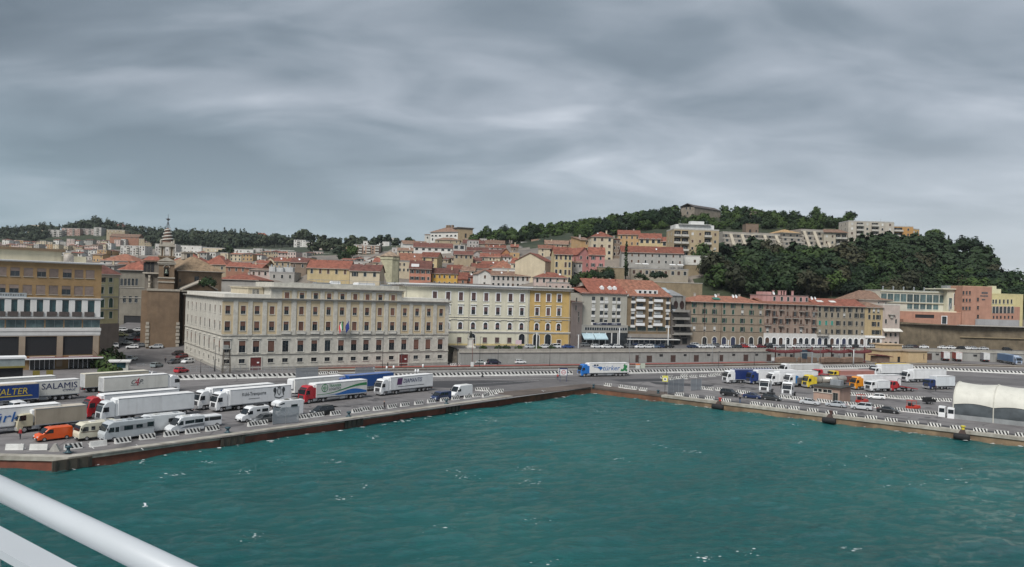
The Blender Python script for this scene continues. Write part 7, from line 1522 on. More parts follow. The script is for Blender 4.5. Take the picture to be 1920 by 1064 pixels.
t, b = semi('beige box trailer standing farthest back by the office block entrance', 159, 737.5, HL-180, (.30,.30,.32), (.52,.48,.38), lx=-14.05, ly=-1.25)
t, b = semi('white trailer with blue SALAMIS CYPRUS lettering', 148.5, 748, HL, WHT, (.70,.69,.64), lx=-14.05, ly=1.25)
letter(b, 'SALAMIS', -10.35, 2.95, 6.5, 1.15, INKB, 1, .035); letter(b, 'CYPRUS', -12.1, 2.0, 2.4, .38, INKB, 1, .01, .3)
t, b = semi('white trailer hidden behind the SALAMIS trailer, only its roof showing', 104, 741, HL, WHT, (.66,.65,.61), lx=-14.05, ly=1.25)
t, b = semi('deep blue curtain trailer with yellow WALTER lettering', 72.5, 758, HL, (.05,.10,.30), (.010,.045,.20), lx=-14.05, ly=1.25, reefer=False, roofcol=(.42,.36,.28))
letter(b, 'WALTER', -9.0, 2.75, 6.2, 1.15, INKY, 1, .045, .15); emblem(b, [[(-3.4,-.08),(3.7,-.08),(3.4,.1),(-3.4,.1)]], -9.3, 1.85, INKY)
t, b = semi('white trailer with big blue lettering türker behind the beige box lorry', 113, 803, HL, WHT, WHT, lx=-14.05, ly=1.25)
letter(b, 'türker', -7.2, 2.55, 7.4, 1.5, INKBL, 1, .035, .2)
t, _ = semi('white tractor unit without trailer in front of the WALTER trailer', 21, 787, HL, WHT, None, low=True, name='tractor_unit')
def rigid(label, px, py, hdg, cab, box, L=6.5, lx=2.33, ly=1.25, zt=3.6, low=True, reefer=False, **kw):
 root = vplace('box_truck', label, 'lorry', px, py, hdg, lx, ly, kw.get('group'))
 tractor_parts(root, cab, low, kw.get('fair')); b = trailer_parts(root, box, -.2, -.2-L, 1.0, zt, reefer, axles=(-.2-L*.62,)); return root, b
rigid('beige box lorry with beige cab beside the orange van', 31, 814, HL, (.50,.45,.32), (.37,.32,.25), 7.6, zt=3.55, reefer=True)
t, b = semi('moving white semi truck lettered türker with a bright blue cab and green tree emblem', 1096.5-7, 707.5, 203.5, (.015,.16,.52), (.72,.72,.70), fair=(.015,.16,.52))
letter(b, 'türker', -7.9, 2.55, 5.9, 1.4, INKBL, 1, .035, .2)
emblem(b, [[(-.9,-.2),(.0,.35),(1.0,.2),(1.3,-.2),(.5,-.9),(.2,-.5),(-.5,-.1)],[(-2.4,.55),(-.4,.5),(-.4,.4),(-2.2,.38)],[(-1.8,.15),(-.6,.15),(-.6,.05),(-1.6,0)]], -3.6, 2.75, INKBL)
emblem(b, [[(-1.2,-1.0),(-.9,-.3),(-.4,-.5),(0,.2),(-.2,.8),(.3,1.2),(.7,.6),(1.1,.9),(1.2,.1),(.8,-.3),(1.3,-.7),(.9,-1.2),(.3,-.8),(-.3,-1.1)]], -12.2, 2.6, INKG); emblem(b, [[(-.35,-.2),(.35,-.2),(.35,.2),(-.35,.2)],[(.6,-.2),(1.2,-.2),(1.2,.2),(.6,.2)]], -2.2, 3.45, INKD)
# ---- lorries of the far side ---------------------------------------------------------------------
HR = 200.0
semi('white lorry with navy trailer at the open end of the far lorry row', 1363, 720, HR, WHT, (.012,.03,.14))
semi('navy cabbed semi truck with white trailer in the far lorry row', 1407, 721.5, HR, (.012,.035,.16), WHT)
semi('white cabbed semi truck between the navy and the blue sided lorries', 1446, 724, HR, WHT, WHT)
semi('white cabbed lorry with blue side fairing and low dark trailer beside the yellow cab', 1479, 726.5, HR, WHT, (.12,.12,.13), fair=(.02,.17,.45), z1=2.6, reefer=False)
def tanker(label, px, py, hdg, cab):
 root = vplace('tanker_truck', label, 'lorry', px, py, hdg, 2.33, 1.25); tractor_parts(root, cab)
 q = MB(); n = 16; q.rings([[(x, 1.22*k*math.cos(a), 2.35+1.05*k*math.sin(a)) for a in [2*math.pi*i/n for i in range(n)]] for x, k in ((-.7,.55),(-.55,.9),(-.3,1),(-11.4,1),(-11.7,.9),(-11.85,.5))]); tk = obj('tank', q.mesh('tank', [mat('tank_steel', (.46,.43,.38), .35, .12, .6, metal=.6)], True), root)
 for x in (-2.8,-5.6,-8.4): q = MB(); q.rings([[(x+d, 1.25*math.cos(a), 2.35+1.08*math.sin(a)) for a in [2*math.pi*i/n for i in range(n)]] for d in (-.06,.06)]); obj('band', q.mesh('band', [DARK]), tk)
 q = MB(); q.box(-10,-.25,3.38,-2,.25,3.46); q.box(-11.6,-.5,.9,-1,.5,1.3); q.box(-8,-1.15,.6,-4,1.15,1.0); obj('chassis', q.mesh('chassis', [DARK]), root)
 for s in (-1, 1): lamp_box(root, 'tail_light', -11.8, s*.95, .8, .06, .35, .16, RED)
 wheels(root, (-7.6,-8.9,-10.2), 2.45, .48, .36); return root
tanker('silver tanker lorry with a bright yellow cab', 1514, 729, HR, (.66,.50,.03))
semi('maroon sided trailer lorry between the silver tanker and the orange cab', 1559, 726, HR, (.20,.035,.03), (.19,.055,.045), lx=-.45, reefer=False, z1=3.1)
semi('orange cabbed semi truck with plain white trailer behind the small pink house', 1604, 732, HR, (.72,.27,.012), WHT)
semi('white tractor unit facing the water beside the dark roof-box car', 1441, 740, 238, WHT, None, ly=1.25, name='tractor_unit'); semi('white tractor unit facing the water nearer the small pink house', 1484, 746, 238, WHT, None, name='tractor_unit')
rigid('small white box van with blue script on its box by the tow truck', 1633, 736, HR, WHT, (.68,.70,.72), 4.2, zt=3.1)
semi('white semi truck in the back of the far row behind the red tow truck', 1641, 707, HR, WHT, WHT, low=True); semi('second plain white trailer lorry at the far back row, toward the tent', 1700, 718, HR, WHT, WHT)
semi('lorry with low white trailer and a red cab in the back row', 1532, 711, HR, (.46,.02,.04), (.55,.53,.50), z1=3.2, reefer=False, low=True); semi('yellow cabbed lorry in the back row behind the silver tanker', 1562, 714, HR, (.68,.48,.02), (.40,.18,.15), z1=3.0, reefer=False, low=True)
semi('lorry with bright yellow roofed trailer in the back row', 1640, 706, HR+2, (.25,.26,.28), (.62,.46,.05), roofcol=(.70,.48,.03), reefer=False); semi('lorry with low white trailer nearest the striped road barrier', 1470, 704, HR+3, WHT, (.62,.62,.61), z1=3.4)
rigid('white box lorry with a navy cab near the tent', 1743, 731.5, HR, (.012,.03,.12), (.66,.70,.73), 7.2, zt=3.8)
root = vplace('tow_truck', 'red flatbed recovery truck with tilted bed beside the white box van', 'lorry', 1672, 735.5, HR, 2.33, 1.25); tractor_parts(root, (.40,.02,.025), True)
q = MB(); q.slab([(-.3,-1.2,1.75),(-.3,1.2,1.75),(-7.2,1.2,.75),(-7.2,-1.2,.75)], .22); q.box(-.4,-1.2,1.2,-.2,1.2,2.3); obj('tilting_bed', q.mesh('tilting_bed', [paint((.36,.02,.025))]), root); wheels(root, (-5.2,), 2.4, .48, .32)
q = MB(); q.tube((-.5,0,1.5),(-1.2,0,3.6),.14,6); q.tube((-1.2,0,3.6),(-3.4,.2,3.0),.11,6); obj('crane_arm', q.mesh('crane_arm', [STEEL]), root)
for k, (x, y, h, cab, trl, lab, lx) in enumerate(((1804,679,255,None,(.50,.055,.025),'bright red parked trailer under the old stone wall',-14.05),(1781,678,255,None,(.22,.03,.03),'dark red trailer next to the bright red one under the stone wall',-14.05),(1816,677,255,None,(.20,.25,.28),'slate blue parked trailer beside the bright red one',-14.05),(1856,680,257,None,(.30,.30,.33),'grey parked trailer with dark rear window',-14.05))):
 root, b = semi(lab, x, y, h-180, cab, trl, lx=lx, ly=-1.25, name='parked_trailer', reefer=False, roofcol=(.55,.55,.55))
semi('lorry with teal trailer and pale yellow cab front at the end of the lot', 1899, 682, 262, (.55,.52,.22), (.05,.16,.20)); semi('white and blue fronted lorry last in the lot under the stone wall', 1917, 686, 262, (.30,.38,.52), (.10,.18,.32))
# ---- vans and motorhomes on the near quay -------------------------------------------------------
CV = [(-2.4,.35),(-2.4,1.75),(-2.25,1.95),(.55,1.97),(.95,1.86),(1.72,1.14),(2.22,.95),(2.4,.62),(2.4,.28),(-2.3,.28)]
boxy('van', 'bright orange panel van parked first beside the cream motorhome', 'van', 72, 830.5, HL, CV, 1.88, (.74,.10,.012), ((.98,1.82),(1.70,1.17)), [[(.30,1.18),(.30,1.72),(.82,1.74),(1.45,1.18)]], (-1.55,1.50), .33, 2.3, .94)
A1 = [(-2.9,.5),(-2.9,2.45),(-2.7,2.65),(2.0,2.65),(2.55,2.35),(2.75,1.55),(2.9,1.15),(2.9,.42),(-2.9,.42)]
CRM = (.66,.63,.50)
boxy('motorhome', 'old cream motorhome with brown waist stripe between the orange van and the silver motorhome', 'motorhome', 148, 829, HL, A1, 2.2, CRM, ((2.52,2.28),(2.74,1.50)), [[(1.55,1.45),(1.55,2.1),(2.25,2.1),(2.45,1.45)],[(.6,1.55),(.6,2.1),(1.15,2.1),(1.15,1.55)],[(-1.9,1.55),(-1.9,2.15),(-.8,2.15),(-.8,1.55)]], (-1.5,1.75), .34, 2.85, 1.1, band=[([(-2.8,1.28),(-2.8,1.38),(2.6,1.38),(2.6,1.28)], mat('brown_stripe', (.12,.06,.04), .5, 0))], roofbits=((.6,0,.8,.8,.12,CURTAIN),(-1.4,.2,.6,.6,.14,STEEL)))
A2 = [(-3.75,.5),(-3.75,2.72),(-3.5,2.92),(2.5,2.95),(3.15,2.62),(3.55,1.65),(3.78,1.2),(3.78,.40),(-3.7,.40)]
SLV = (.46,.49,.51)
boxy('motorhome', 'large silver grey integrated motorhome with a long dark window band on the quay', 'motorhome', 196, 831, HL, A2, 2.32, SLV, ((3.13,2.56),(3.54,1.62)), [[(2.35,1.45),(2.35,2.15),(2.95,2.15),(3.2,1.45)],[(1.65,1.4),(1.65,2.15),(2.2,2.15),(2.2,1.4)],[(-.4,1.55),(-.4,2.2),(.9,2.2),(.9,1.55)],[(-1.9,1.65),(-1.9,2.2),(-.9,2.2),(-.9,1.65)],[(-3.6,1.7),(-3.6,2.4),(-2.6,2.4),(-2.6,1.7)]], (-1.7,2.35), .36, 3.7, 1.16, band=[([(-3.7,1.5),(-3.7,2.3),(1.5,2.3),(1.5,1.5)], mat('grey_band', (.26,.275,.29), .4, 0))], roofbits=((1.4,0,1.0,.9,.12,CURTAIN),(-.2,.3,.7,.7,.16,STEEL),(-1.8,-.2,1.2,.8,.10,CARGLASS),(-3.0,.2,.6,.6,.14,WHITE)))
boxy('motorhome', 'white motorhome parked behind the silver grey one', 'motorhome', 268, 816.5, HL, [(p[0]*.93, p[1]*.98) for p in A2], 2.28, (.66,.68,.69), ((2.91,2.51),(3.29,1.59)), [[(1.7,1.5),(1.7,2.1),(2.5,2.1),(2.7,1.5)],[(-1.6,1.6),(-1.6,2.2),(-.6,2.2),(-.6,1.6)],[(-3.0,1.6),(-3.0,2.2),(-2.0,2.2),(-2.0,1.6)]], (-1.6,2.2), .36, 3.45, 1.14, roofbits=((.9,0,.8,.8,.12,CURTAIN),(-2.2,.1,.7,.7,.14,STEEL)))
CP = [(-2.9,.42),(-2.9,2.35),(-2.65,2.58),(.75,2.62),(1.25,2.42),(2.0,1.30),(2.65,1.02),(2.9,.70),(2.9,.32),(-2.8,.32)]
boxy('campervan', 'white campervan with dark flowing window band next to the quay barriers', 'campervan', 320, 816, HL, CP, 2.05, (.64,.66,.68), ((1.24,2.36),(1.98,1.34)), [[(.75,1.35),(.75,2.0),(1.15,2.0),(1.68,1.35)],[(-2.6,1.45),(-2.6,2.05),(-1.2,2.05),(-1.2,1.45)],[(-1.1,1.5),(-1.1,2.0),(.45,1.98),(.45,1.45)]], (-1.85,1.75), .35, 2.8, 1.02, band=[([(-2.8,.85),(-2.8,1.35),(.4,1.15),(1.3,.85)], mat('grey_stripe', (.18,.19,.21), .4, 0))], roofbits=((.2,0,.8,.8,.12,CARGLASS),(-1.3,.1,.6,.6,.12,WHITE)))
MBUS = [(-2.4,.35),(-2.4,1.78),(-2.25,1.97),(.75,1.97),(1.1,1.82),(1.85,1.10),(2.28,.92),(2.4,.62),(2.4,.28),(-2.3,.28)]
boxy('minibus', 'white minibus with dark side windows behind the campervan', 'minibus', 416, 799, HL, MBUS, 1.88, WHT, ((1.12,1.78),(1.83,1.13)), [[(-2.2,1.15),(-2.2,1.72),(-.1,1.74),(-.1,1.15)],[(0,1.15),(0,1.74),(.95,1.74),(1.5,1.15)]], (-1.5,1.5), .33, -2.4, .94)
boxy('campervan', 'white coachbuilt campervan with a rear box between the crested lorry and the grey car', 'campervan', 453, 794, HL, [(-2.8,.42),(-2.8,2.45),(-2.6,2.62),(.6,2.62),(1.2,2.3),(1.75,1.30),(2.6,1.05),(2.75,.7),(2.75,.32),(-2.7,.32)], 2.05, WHT, ((1.2,2.24),(1.73,1.35)), [[(.55,1.35),(.55,1.95),(1.1,1.95),(1.5,1.35)],[(-.9,1.75),(-.9,2.1),(-.2,2.1),(-.2,1.75)],[(-2.5,1.6),(-2.5,2.15),(-1.3,2.15),(-1.3,1.6)]], (-1.75,1.7), .34, 2.7, 1.02, roofbits=((-1.2,0,1.4,1.2,.3,DARK),))
ALC = [(-2.95,.5),(-2.95,2.95),(-2.75,3.1),(1.7,3.12),(2.55,2.75),(2.55,2.2),(1.85,2.05),(2.3,1.22),(2.95,1.02),(3.1,.65),(3.1,.35),(-2.9,.35)]
boxy('motorhome', 'white motorhome with overcab bunk behind the metal mesh cage', 'motorhome', 517, 786, HL, ALC, 2.25, WHT, ((1.87,2.0),(2.28,1.27)), [[(1.1,1.3),(1.1,1.9),(1.6,1.9),(2.05,1.3)],[(-1.6,1.7),(-1.6,2.3),(-.2,2.3),(-.2,1.7)],[(1.2,2.5),(1.2,2.8),(2.2,2.6),(2.2,2.45)]], (-1.6,1.95), .35, 3.0, 1.12, roofbits=((0,0,.7,.7,.12,CARGLASS),(-1.7,.2,1.2,.8,.08,CARGLASS)))
car(479, 796, HL, 'estate', (.10,.105,.11), 'dark grey car beside the metal mesh cage', lx=2.2, ly=.88)
r_ = car(591, 781.5, HL, 'mpv', (.018,.02,.022), 'black people carrier with a wheel on its tailgate', lx=2.25, ly=.92)
q = MB(); q.rings([[(-2.32-y, .34*k*math.cos(a), 1.05+.34*k*math.sin(a)) for a in [2*math.pi*i/12 for i in range(12)]] for y, k in ((0,1),(.2,1),(.22,.5))]); obj('spare_wheel', q.mesh('spare_wheel', [RUBBER]), r_)
boxy('van', 'dark blue van parked next to the white high roof van', 'van', 818.5, 753.5, HL, MBUS, 1.9, (.014,.032,.10), ((1.12,1.78),(1.83,1.13)), [[(-.1,1.2),(-.1,1.74),(.95,1.74),(1.5,1.2)],[(-1.3,1.2),(-1.3,1.72),(-.25,1.74),(-.25,1.2)]], (-1.5,1.5), .33, 2.3, .95)
SPR = [(-3.1,.42),(-3.1,2.5),(-2.85,2.72),(.9,2.74),(1.45,2.5),(2.15,1.32),(2.85,1.05),(3.1,.72),(3.1,.34),(-3.0,.34)]
boxy('van', 'white high roof panel van at the end of the near quay row', 'van', 852, 747.5, HL, SPR, 2.0, WHT, ((1.44,2.42),(2.13,1.36)), [[(.85,1.4),(.85,2.0),(1.25,2.0),(1.78,1.4)]], (-1.9,1.9), .36, 3.0, 1.0)
q = None
# ---- cars on the far quay -----------------------------------------------------------------------
HQ = -39.0
BLK, NVY, SIL, GRY, DRD, REDC = (.016,.017,.019), (.014,.028,.085), (.50,.52,.54), (.16,.165,.17), (.16,.018,.022), (.42,.022,.022)
r_ = car(1368, 742.5, HQ+4, 'suv', BLK, 'black off-roader first in the car row on the far quay')
car(1411, 747.5, HQ+3, 'sedan', NVY, 'navy blue saloon between the black off-roader and the roof-box car')
r_ = car(1447, 751, HQ+2, 'estate', (.03,.032,.034), 'dark car with a black roof box at the end of the dark trio'); q = MB(); q.hull([(-1.2,1.55),(-1.1,1.9),(.5,1.92),(.75,1.55)], .9, .1); obj('roof_box', q.mesh('roof_box', [DARK]), r_)
car(1518.5, 759, HQ+3, 'sedan', SIL, 'silver saloon nearest the small pink house corner'); car(1568, 763.5, HQ+183, 'sedan', (.40,.43,.46), 'silver grey saloon in the middle of the silver three'); car(1616, 769, HQ+183, 'suv', (.52,.54,.56), 'pale silver off-roader last of the silver three')
r_ = car(1665, 774.5, HQ+3, 'sedan', BLK, 'black car with a dark red rear beside the long striped barrier'); lamp_box(r_, 'rear_panel', -2.0, 0, .8, .5, 1.65, .35, paint((.16,.03,.025)))
car(1643, 749, 160, 'hatch', WHT, 'white hatchback between the striped barriers behind the red carts')
def cart(label, px, py, hdg, col):
 root = vplace('baggage_tractor', label, 'tractor', px, py, hdg); q = MB(); q.hull([(-1.5,.35),(-1.5,.9),(.2,.95),(.4,1.15),(1.3,1.1),(1.5,.8),(1.5,.35)], 1.5, .08); obj('body', q.mesh('body', [paint(col)]), root)
 q = MB()
 for x in (-1.2,.2):
  for y in (-.65,.65): q.tube((x,y,.9),(x,y,2.1),.05,5)
 q.box(-1.35,-.75,2.1,.4,.75,2.18); obj('canopy', q.mesh('canopy', [paint(col)]), root); q = MB(); q.box(-.9,-.55,.9,-.3,.55,1.1); q.box(-1.0,-.55,.9,-.85,.55,1.6); obj('seat', q.mesh('seat', [DARK]), root); wheels(root, (-1.0,1.0), 1.45, .33, .25); return root
cart('small red port tractor beside the small pink house', 1616, 757, 30, (.42,.04,.03)); cart('red open topped port tractor in the middle of the yard near the tent', 1712, 769, 20, (.50,.05,.03))
r_ = vplace('utility_trailer', 'small black cage trailer by the striped barriers near the tent', 'trailer', 1742, 758, 15); q = MB(); q.box(-1.4,-.7,.5,1.4,.7,.6); q.box(-1.4,-.7,.6,-1.3,.7,1.6); q.box(-1.3,.6,.6,1.4,.7,1.6); q.box(1.3,-.7,.6,1.4,.6,1.2); obj('bed', q.mesh('bed', [DARK]), r_); wheels(r_, (0,), 1.5, .3)
# ---- cars by the retaining wall, on the upper street and in the car park -----------------------
for x, y, k, c, h, lab in ((901,682.5,'sedan',(.42,.45,.44),24,'silver saloon parked under the retaining wall beside the dark people carrier'),(926,683,'mpv',(.02,.026,.05),24,'dark blue people carrier parked under the retaining wall'),(975,682,'hatch',WHT,24,'white hatchback parked alone under the retaining wall'),(1057,680,'estate',WHT,204,'white estate car under the wall behind the moving blue cabbed lorry'),(1106,678.5,'sedan',(.03,.034,.05),204,'dark saloon under the wall above the moving white trailer'),(1292,677.5,'estate',BLK,27,'black estate car in front of a brown door in the retaining wall')):
 car(x, y, h, k, c, lab)
seg = [(1000,1092,'before the yellow palace'),(1092,1175,'before the grey flats'),(1175,1296,'before the brown flats'),(1296,1433,'before the first brown tenement'),(1433,1531,'before the white arcade'),(1531,1690,'before the last tenements'),(1690,1925,'below the old stone wall')]
upc = [(1003,'hatch',SIL),(1027,'hatch',WHT),(1047,'mpv',WHT),(1073,'sedan',(.03,.07,.22)),(1128,'hatch',WHT),(1146,'sedan',WHT),(1150,'suv',BLK),(1166,'estate',WHT),(1172,'sedan',BLK),(1190,'hatch',GRY),(1209,'sedan',WHT),(1224,'estate',WHT),(1236,'sedan',(.12,.17,.24)),(1252,'hatch',NVY),(1264,'suv',BLK),(1309,'sedan',(.02,.035,.08)),(1327,'sedan',WHT),(1344,'estate',WHT),(1371,'sedan',WHT),(1391,'sedan',(.035,.05,.06)),(1408,'hatch',REDC),(1421,'estate',WHT),(1437,'sedan',DRD),(1454,'suv',BLK),(1465,'hatch',SIL),(1478,'hatch',GRY),(1491,'sedan',WHT),(1508,'sedan',WHT),(1526,'estate',SIL),(1542,'hatch',WHT),(1553,'sedan',SIL),(1563,'hatch',BLK),(1577,'estate',WHT),(1590,'hatch',GRY),(1601,'sedan',WHT),(1615,'hatch',BLK),(1627,'sedan',WHT),(1645,'hatch',SIL),(1660,'hatch',(.05,.025,.03)),(1697,'sedan',WHT),(1711,'hatch',GRY),(1724,'estate',(.06,.035,.04)),(1740,'sedan',WHT),(1777,'sedan',WHT),(1795,'hatch',WHT),(1808,'hatch',BLK),(1823,'sedan',WHT),(1837,'hatch',SIL),(1853,'sedan',SIL),(1900,'hatch',BLK)]
cn = {WHT:'white',SIL:'silver',GRY:'grey',BLK:'black',NVY:'navy',REDC:'bright red',DRD:'dark red'}
cnt = {}; kn = dict(hatch='hatchback',sedan='saloon',estate='estate car',suv='off-roader',mpv='small van')
for x, k, c in upc:
 s_ = [q[2] for q in seg if q[0] <= x < q[1]][0]; key = (cn.get(c, 'dark blue' if c[2] > c[0]*1.4 else 'dark'), kn[k], s_); cnt[key] = cnt.get(key, 0)+1; od = ('', 'second ', 'third ', 'fourth ', 'fifth ')[cnt[key]-1]
 p, a = on_wall(x); n = Vector((-math.sin(a), math.cos(a), 0)); P = p + n*(3.2 + .9*rt.random()); P.z = UP+.01
 lab = f'{od}{key[0]} {key[1]} parked on the upper street {s_}';
 car(0, 0, math.degrees(a) + (0 if rt.random() < .5 else 180), k, c, lab, 'cars parked on the upper street', P=P, detail=False)
 if x % 3 == 0 and x > 1120:
  P2 = P + n*(7 + rt.random()*2) + Vector((rt.uniform(-2,2), 0, 0)); c2 = rt.choice((WHT, SIL, BLK, GRY, NVY)); k2 = rt.choice(('hatch','sedan','estate'))
  key = (cn[c2], kn[k2], s_+'b'); cnt[key] = cnt.get(key, 0)+1
  car(0, 0, math.degrees(a), k2, c2, f'{("", "second ", "third ", "fourth ")[cnt[key]-1]}{cn[c2]} {kn[k2]} of the line close to the house fronts {s_}', 'cars parked on the upper street', P=P2, detail=False)
KR = 8.0/45
q = MB(); q.face([(-150,255,.02),(-92,255,.02),(-92,300,8.02),(-150,300,8.02)]); q.face([(-150,300,8.02),(-92,300,8.02),(-92,330,9),(-150,330,9)]); struct('street', q, [ROADM])
def ramp_pt(x, y):
 u, v = uv_of(x, y); Y = (CAMZ+255*KR)/(KR+v/FOC); Y0 = CAMZ*FOC/v
 return gnd(x, y, .02) if Y0 < 255 else Vector((u/FOC*Y, Y, (Y-255)*KR+.02))
for x, y, k, c, h, lab in ((188,637,'sedan',(.10,.11,.12),200,'dark grey saloon at the corner of the office block'),(203,633,'mpv',WHT,200,'white van behind the dark grey saloon in the car park'),(216,652,'mpv',WHT,120,'white van half hidden by the shrubs in the car park'),(248,654,'hatch',WHT,200,'white hatchback in the open car park front row'),(264,651,'sedan',(.14,.15,.16),200,'grey saloon next to the white hatchback in the car park'),(293,653.5,'estate',SIL,200,'silver estate alone beside the bell tower foot'),(333,666,'hatch',(.03,.02,.022),250,'black hatchback first along the palace side wall'),(341,672,'hatch',DRD,250,'maroon hatchback second along the palace side wall'),(352,681,'hatch',WHT,250,'white hatchback third along the palace side wall'),(340,699,'hatch',(.46,.02,.03),70,'bright red car with lit tail lamps leaving past the palace'),(294,689,'hatch',(.22,.26,.27),80,'grey-green small car at the barrier of the port gate'),(326,682,'hatch',(.07,.07,.075),250,'dark hatchback beside the lamp post in the port gate lane'),(248,676,'hatch',(.48,.55,.58),90,'pale blue hatchback beside the ticket booth'),(233,622,'hatch',WHT,20,'white hatchback highest in the sloping street'),(245,625,'sedan',BLK,20,'black saloon in the sloping street'),(258,622,'sedan',WHT,200,'white saloon near the top of the sloping street'),(252,632,'hatch',GRY,110,'grey hatchback in the middle of the sloping street'),(246,637,'sedan',SIL,20,'silver saloon low in the sloping street'),(261,632,'suv',(.04,.06,.06),200,'dark off-roader low in the sloping street'),(262,640,'hatch',(.30,.02,.03),20,'red hatchback below the dark off-roader'),(238,646,'sedan',(.35,.38,.38),20,'greenish silver saloon behind the front row of the car park'),(228,631,'estate',(.60,.58,.30),5,'pale yellow estate in the sloping street')):
 car(x, y, h, k, c, lab, 'cars of the town car park', P=ramp_pt(x, y), detail=False)
# ---------------------------------------------------------------- barriers
BLACKP = mat('black_paint', (.022,.022,.024), .7, .15, 1.5); BWHITE = mat('barrier_white', (.62,.62,.60), .75, .14, .9, stain=.3)
def block_mesh(L, h, w_): q = MB(); q.rings([[(x*k, -w_/2, 0), (x*k, w_/2, 0), (x*k, w_/2*.75, .2), (x*k, w_/2*.36, h), (x*k, -w_/2*.36, h), (x*k, -w_/2*.75, .2)] for x, k in ((-L/2,1),(-L/2+.01,1),(L/2-.01,1),(L/2,1))]); return q.mesh('block', [BWHITE])
def stripe_mesh(L, h, w_, n, slant, zb=.14):
 q = MB(); p = L/n
 for i in range(n):
  x = -L/2+p*(i+.25)
  for s in (-1, 1):
   y0, y1 = s*(w_/2*(.76 if zb < .3 else .66)+.02), s*(w_/2*.38+.02); z0, z1 = zb, h-.03
   q.face([(x-slant/2,y0,z0),(x+p*.52-slant/2,y0,z0),(x+p*.52+slant/2,y1,z1),(x+slant/2,y1,z1)])
  q.face([(x+slant/2, -w_/2*.34, h+.006),(x+p*.52+slant/2, -w_/2*.34, h+.006),(x+p*.52+slant/2, w_/2*.34, h+.006),(x+slant/2, w_/2*.34, h+.006)])
 return q.mesh('stripes', [BLACKP])
BQ = (block_mesh(2.3,.80,.62), stripe_mesh(2.3,.80,.62,4,-.30)); BR = (block_mesh(4.9,1.1,.7), stripe_mesh(4.9,1.1,.7,4,-.45,.42)); BWHITE = mat('grey_block', (.40,.39,.36), .8, .2, .9, stain=.4); BP = block_mesh(2.3,.80,.62)
def barrier(P, a, label, group, ms=BQ, plainb=False):
 t = thing('barrier', label, 'barrier', P, a, group); obj('block', ms[0], t)
 if not plainb: tag(obj('stripes', ms[1], t), kind='stuff')
 return t
aL = R(50.5)
lq = [(137,842),(230,830.5),(276,823.5),(321,818),(361,813),(398,808),(476,799),(490,797),(585,783),(597,781.5),(568,785.5),(629,778.5),(669,774),(683,771),(709,769.5),(735,765.5),(759,762.5),(785,759),(809,755.5),(833,752.5),(854,750),(877,747.5),(893,744.5)]
for i, (x, y) in enumerate(lq): barrier(gnd(x, y), aL + rt.uniform(-.05,.05), f'{order[i]} striped concrete block along the near quay edge, counted from the open corner', 'striped blocks of the near quay')
for k, (x, y) in enumerate(((28,843.5),(73,843.5),(184,837))): barrier(gnd(x, y), R(10) if k < 2 else aL, ('weathered plain white concrete block at the open quay corner','plain white concrete block beside the white wedge','plain white concrete block in the striped row')[k], 'plain blocks of the near quay', plainb=True)
for x, y, a in ((918,741.5,20),(910,744.5,60),(925,738.5,5),(935,736,20),(900,733,5),(908,733.5,8)): barrier(gnd(x, y), R(a), 'faded striped block in the huddle at the end of the near quay', 'faded blocks at the slip')
q = MB(); q.rings([[(-.7,-.5,0),(.7,-.5,0),(.7,.5,0),(-.7,.5,0)],[(-.15,-.3,1.0),(.15,-.3,1.0),(.15,.3,1.0),(-.15,.3,1.0)]]); p = gnd(103, 846); tag(obj('concrete_wedge', q.mesh('concrete_wedge', [BWHITE]), None, p, (0,0,.3)), 'white concrete wedge standing between the plain blocks', 'barrier')
aR = R(-39.0)
for i, (x, y) in enumerate(((1140,724.5),(1168,728),(1178,729.5),(1187,730.5),(1206,733),(1274,742.5),(1301.5,746.5),(1331,749.5),(1361.5,754),(1416,760),(1440,763),(1465,766),(1489,768.5),(1524,773),(1559,777.5),(1596,782),(1633,786.5),(1671,791.5),(1711,796.5),(1752,801),(1794,806),(1838,811),(1878,815.5),(1917,820))): barrier(gnd(x, y), aR, f'{order[i]} striped concrete block along the far quay edge, counted from the basin corner', 'striped blocks of the far quay')
for i, (x, y) in enumerate(((1321,730.5),(1330,731.5),(1350,733),(1389,737.5),(1398,739),(1470,747),(1481,748.5),(1492,750),(1503,751),(1541,754.5),(1551,756),(1590,760),(1601,761.5),(1637,764.5),(1646,765.5)) + tuple((1688+10.2*i, 771.5+1.12*i) for i in range(8))): barrier(gnd(x, y), aR, f'{order[i]} striped block of the inner yard line, counted from the wire mesh screens', 'striped blocks of the inner yard line')
for i, (x, y) in enumerate(((1597,741.5),(1611,742.5),(1628,743.5),(1655,745),(1664,746.5),(1676,747.5),(1688,748.5),(1702,748.5),(1725,749.5),(1753,752.5),(1774,753))): barrier(gnd(x, y), R(-20), f'{order[i]} striped block of the line across the far yard, counted from the pink cabin', 'striped blocks across the yard')
for i, (x, y, a) in enumerate(((1246,710,-10),(1255,709,30),(1272,711,0),(1283,711,20),(1300,708,10),(1318,707,10),(1335,706,10),(1262,713,30),(1283,706,15),(1345,704,15))): barrier(gnd(x, y), R(a), f'{order[i]} small striped block of the lane divider before the lorry row', 'striped blocks of the lane divider')
def run(a, b, label, group, ms=BR, L=4.9):
 d = b-a; n = max(1, round(d.length/(L+.06)))
 for i in range(n): p = a + d*((i+.5)/n); barrier(p, math.atan2(d.y, d.x), f'{order[i]} {label}', group, ms)
run(gnd(322,713), gnd(556,707.5), 'long striped barrier unit beside the road below the government palace', 'road barrier below the palace')
run(gnd(690,709.3), gnd(1073,702.5), 'long striped barrier unit between road and railway, before the moving lorry', 'road barrier before the lorry'); run(gnd(1170,700.8), gnd(1352,697.5), 'long striped barrier unit between road and railway, past the moving lorry', 'road barrier past the lorry')
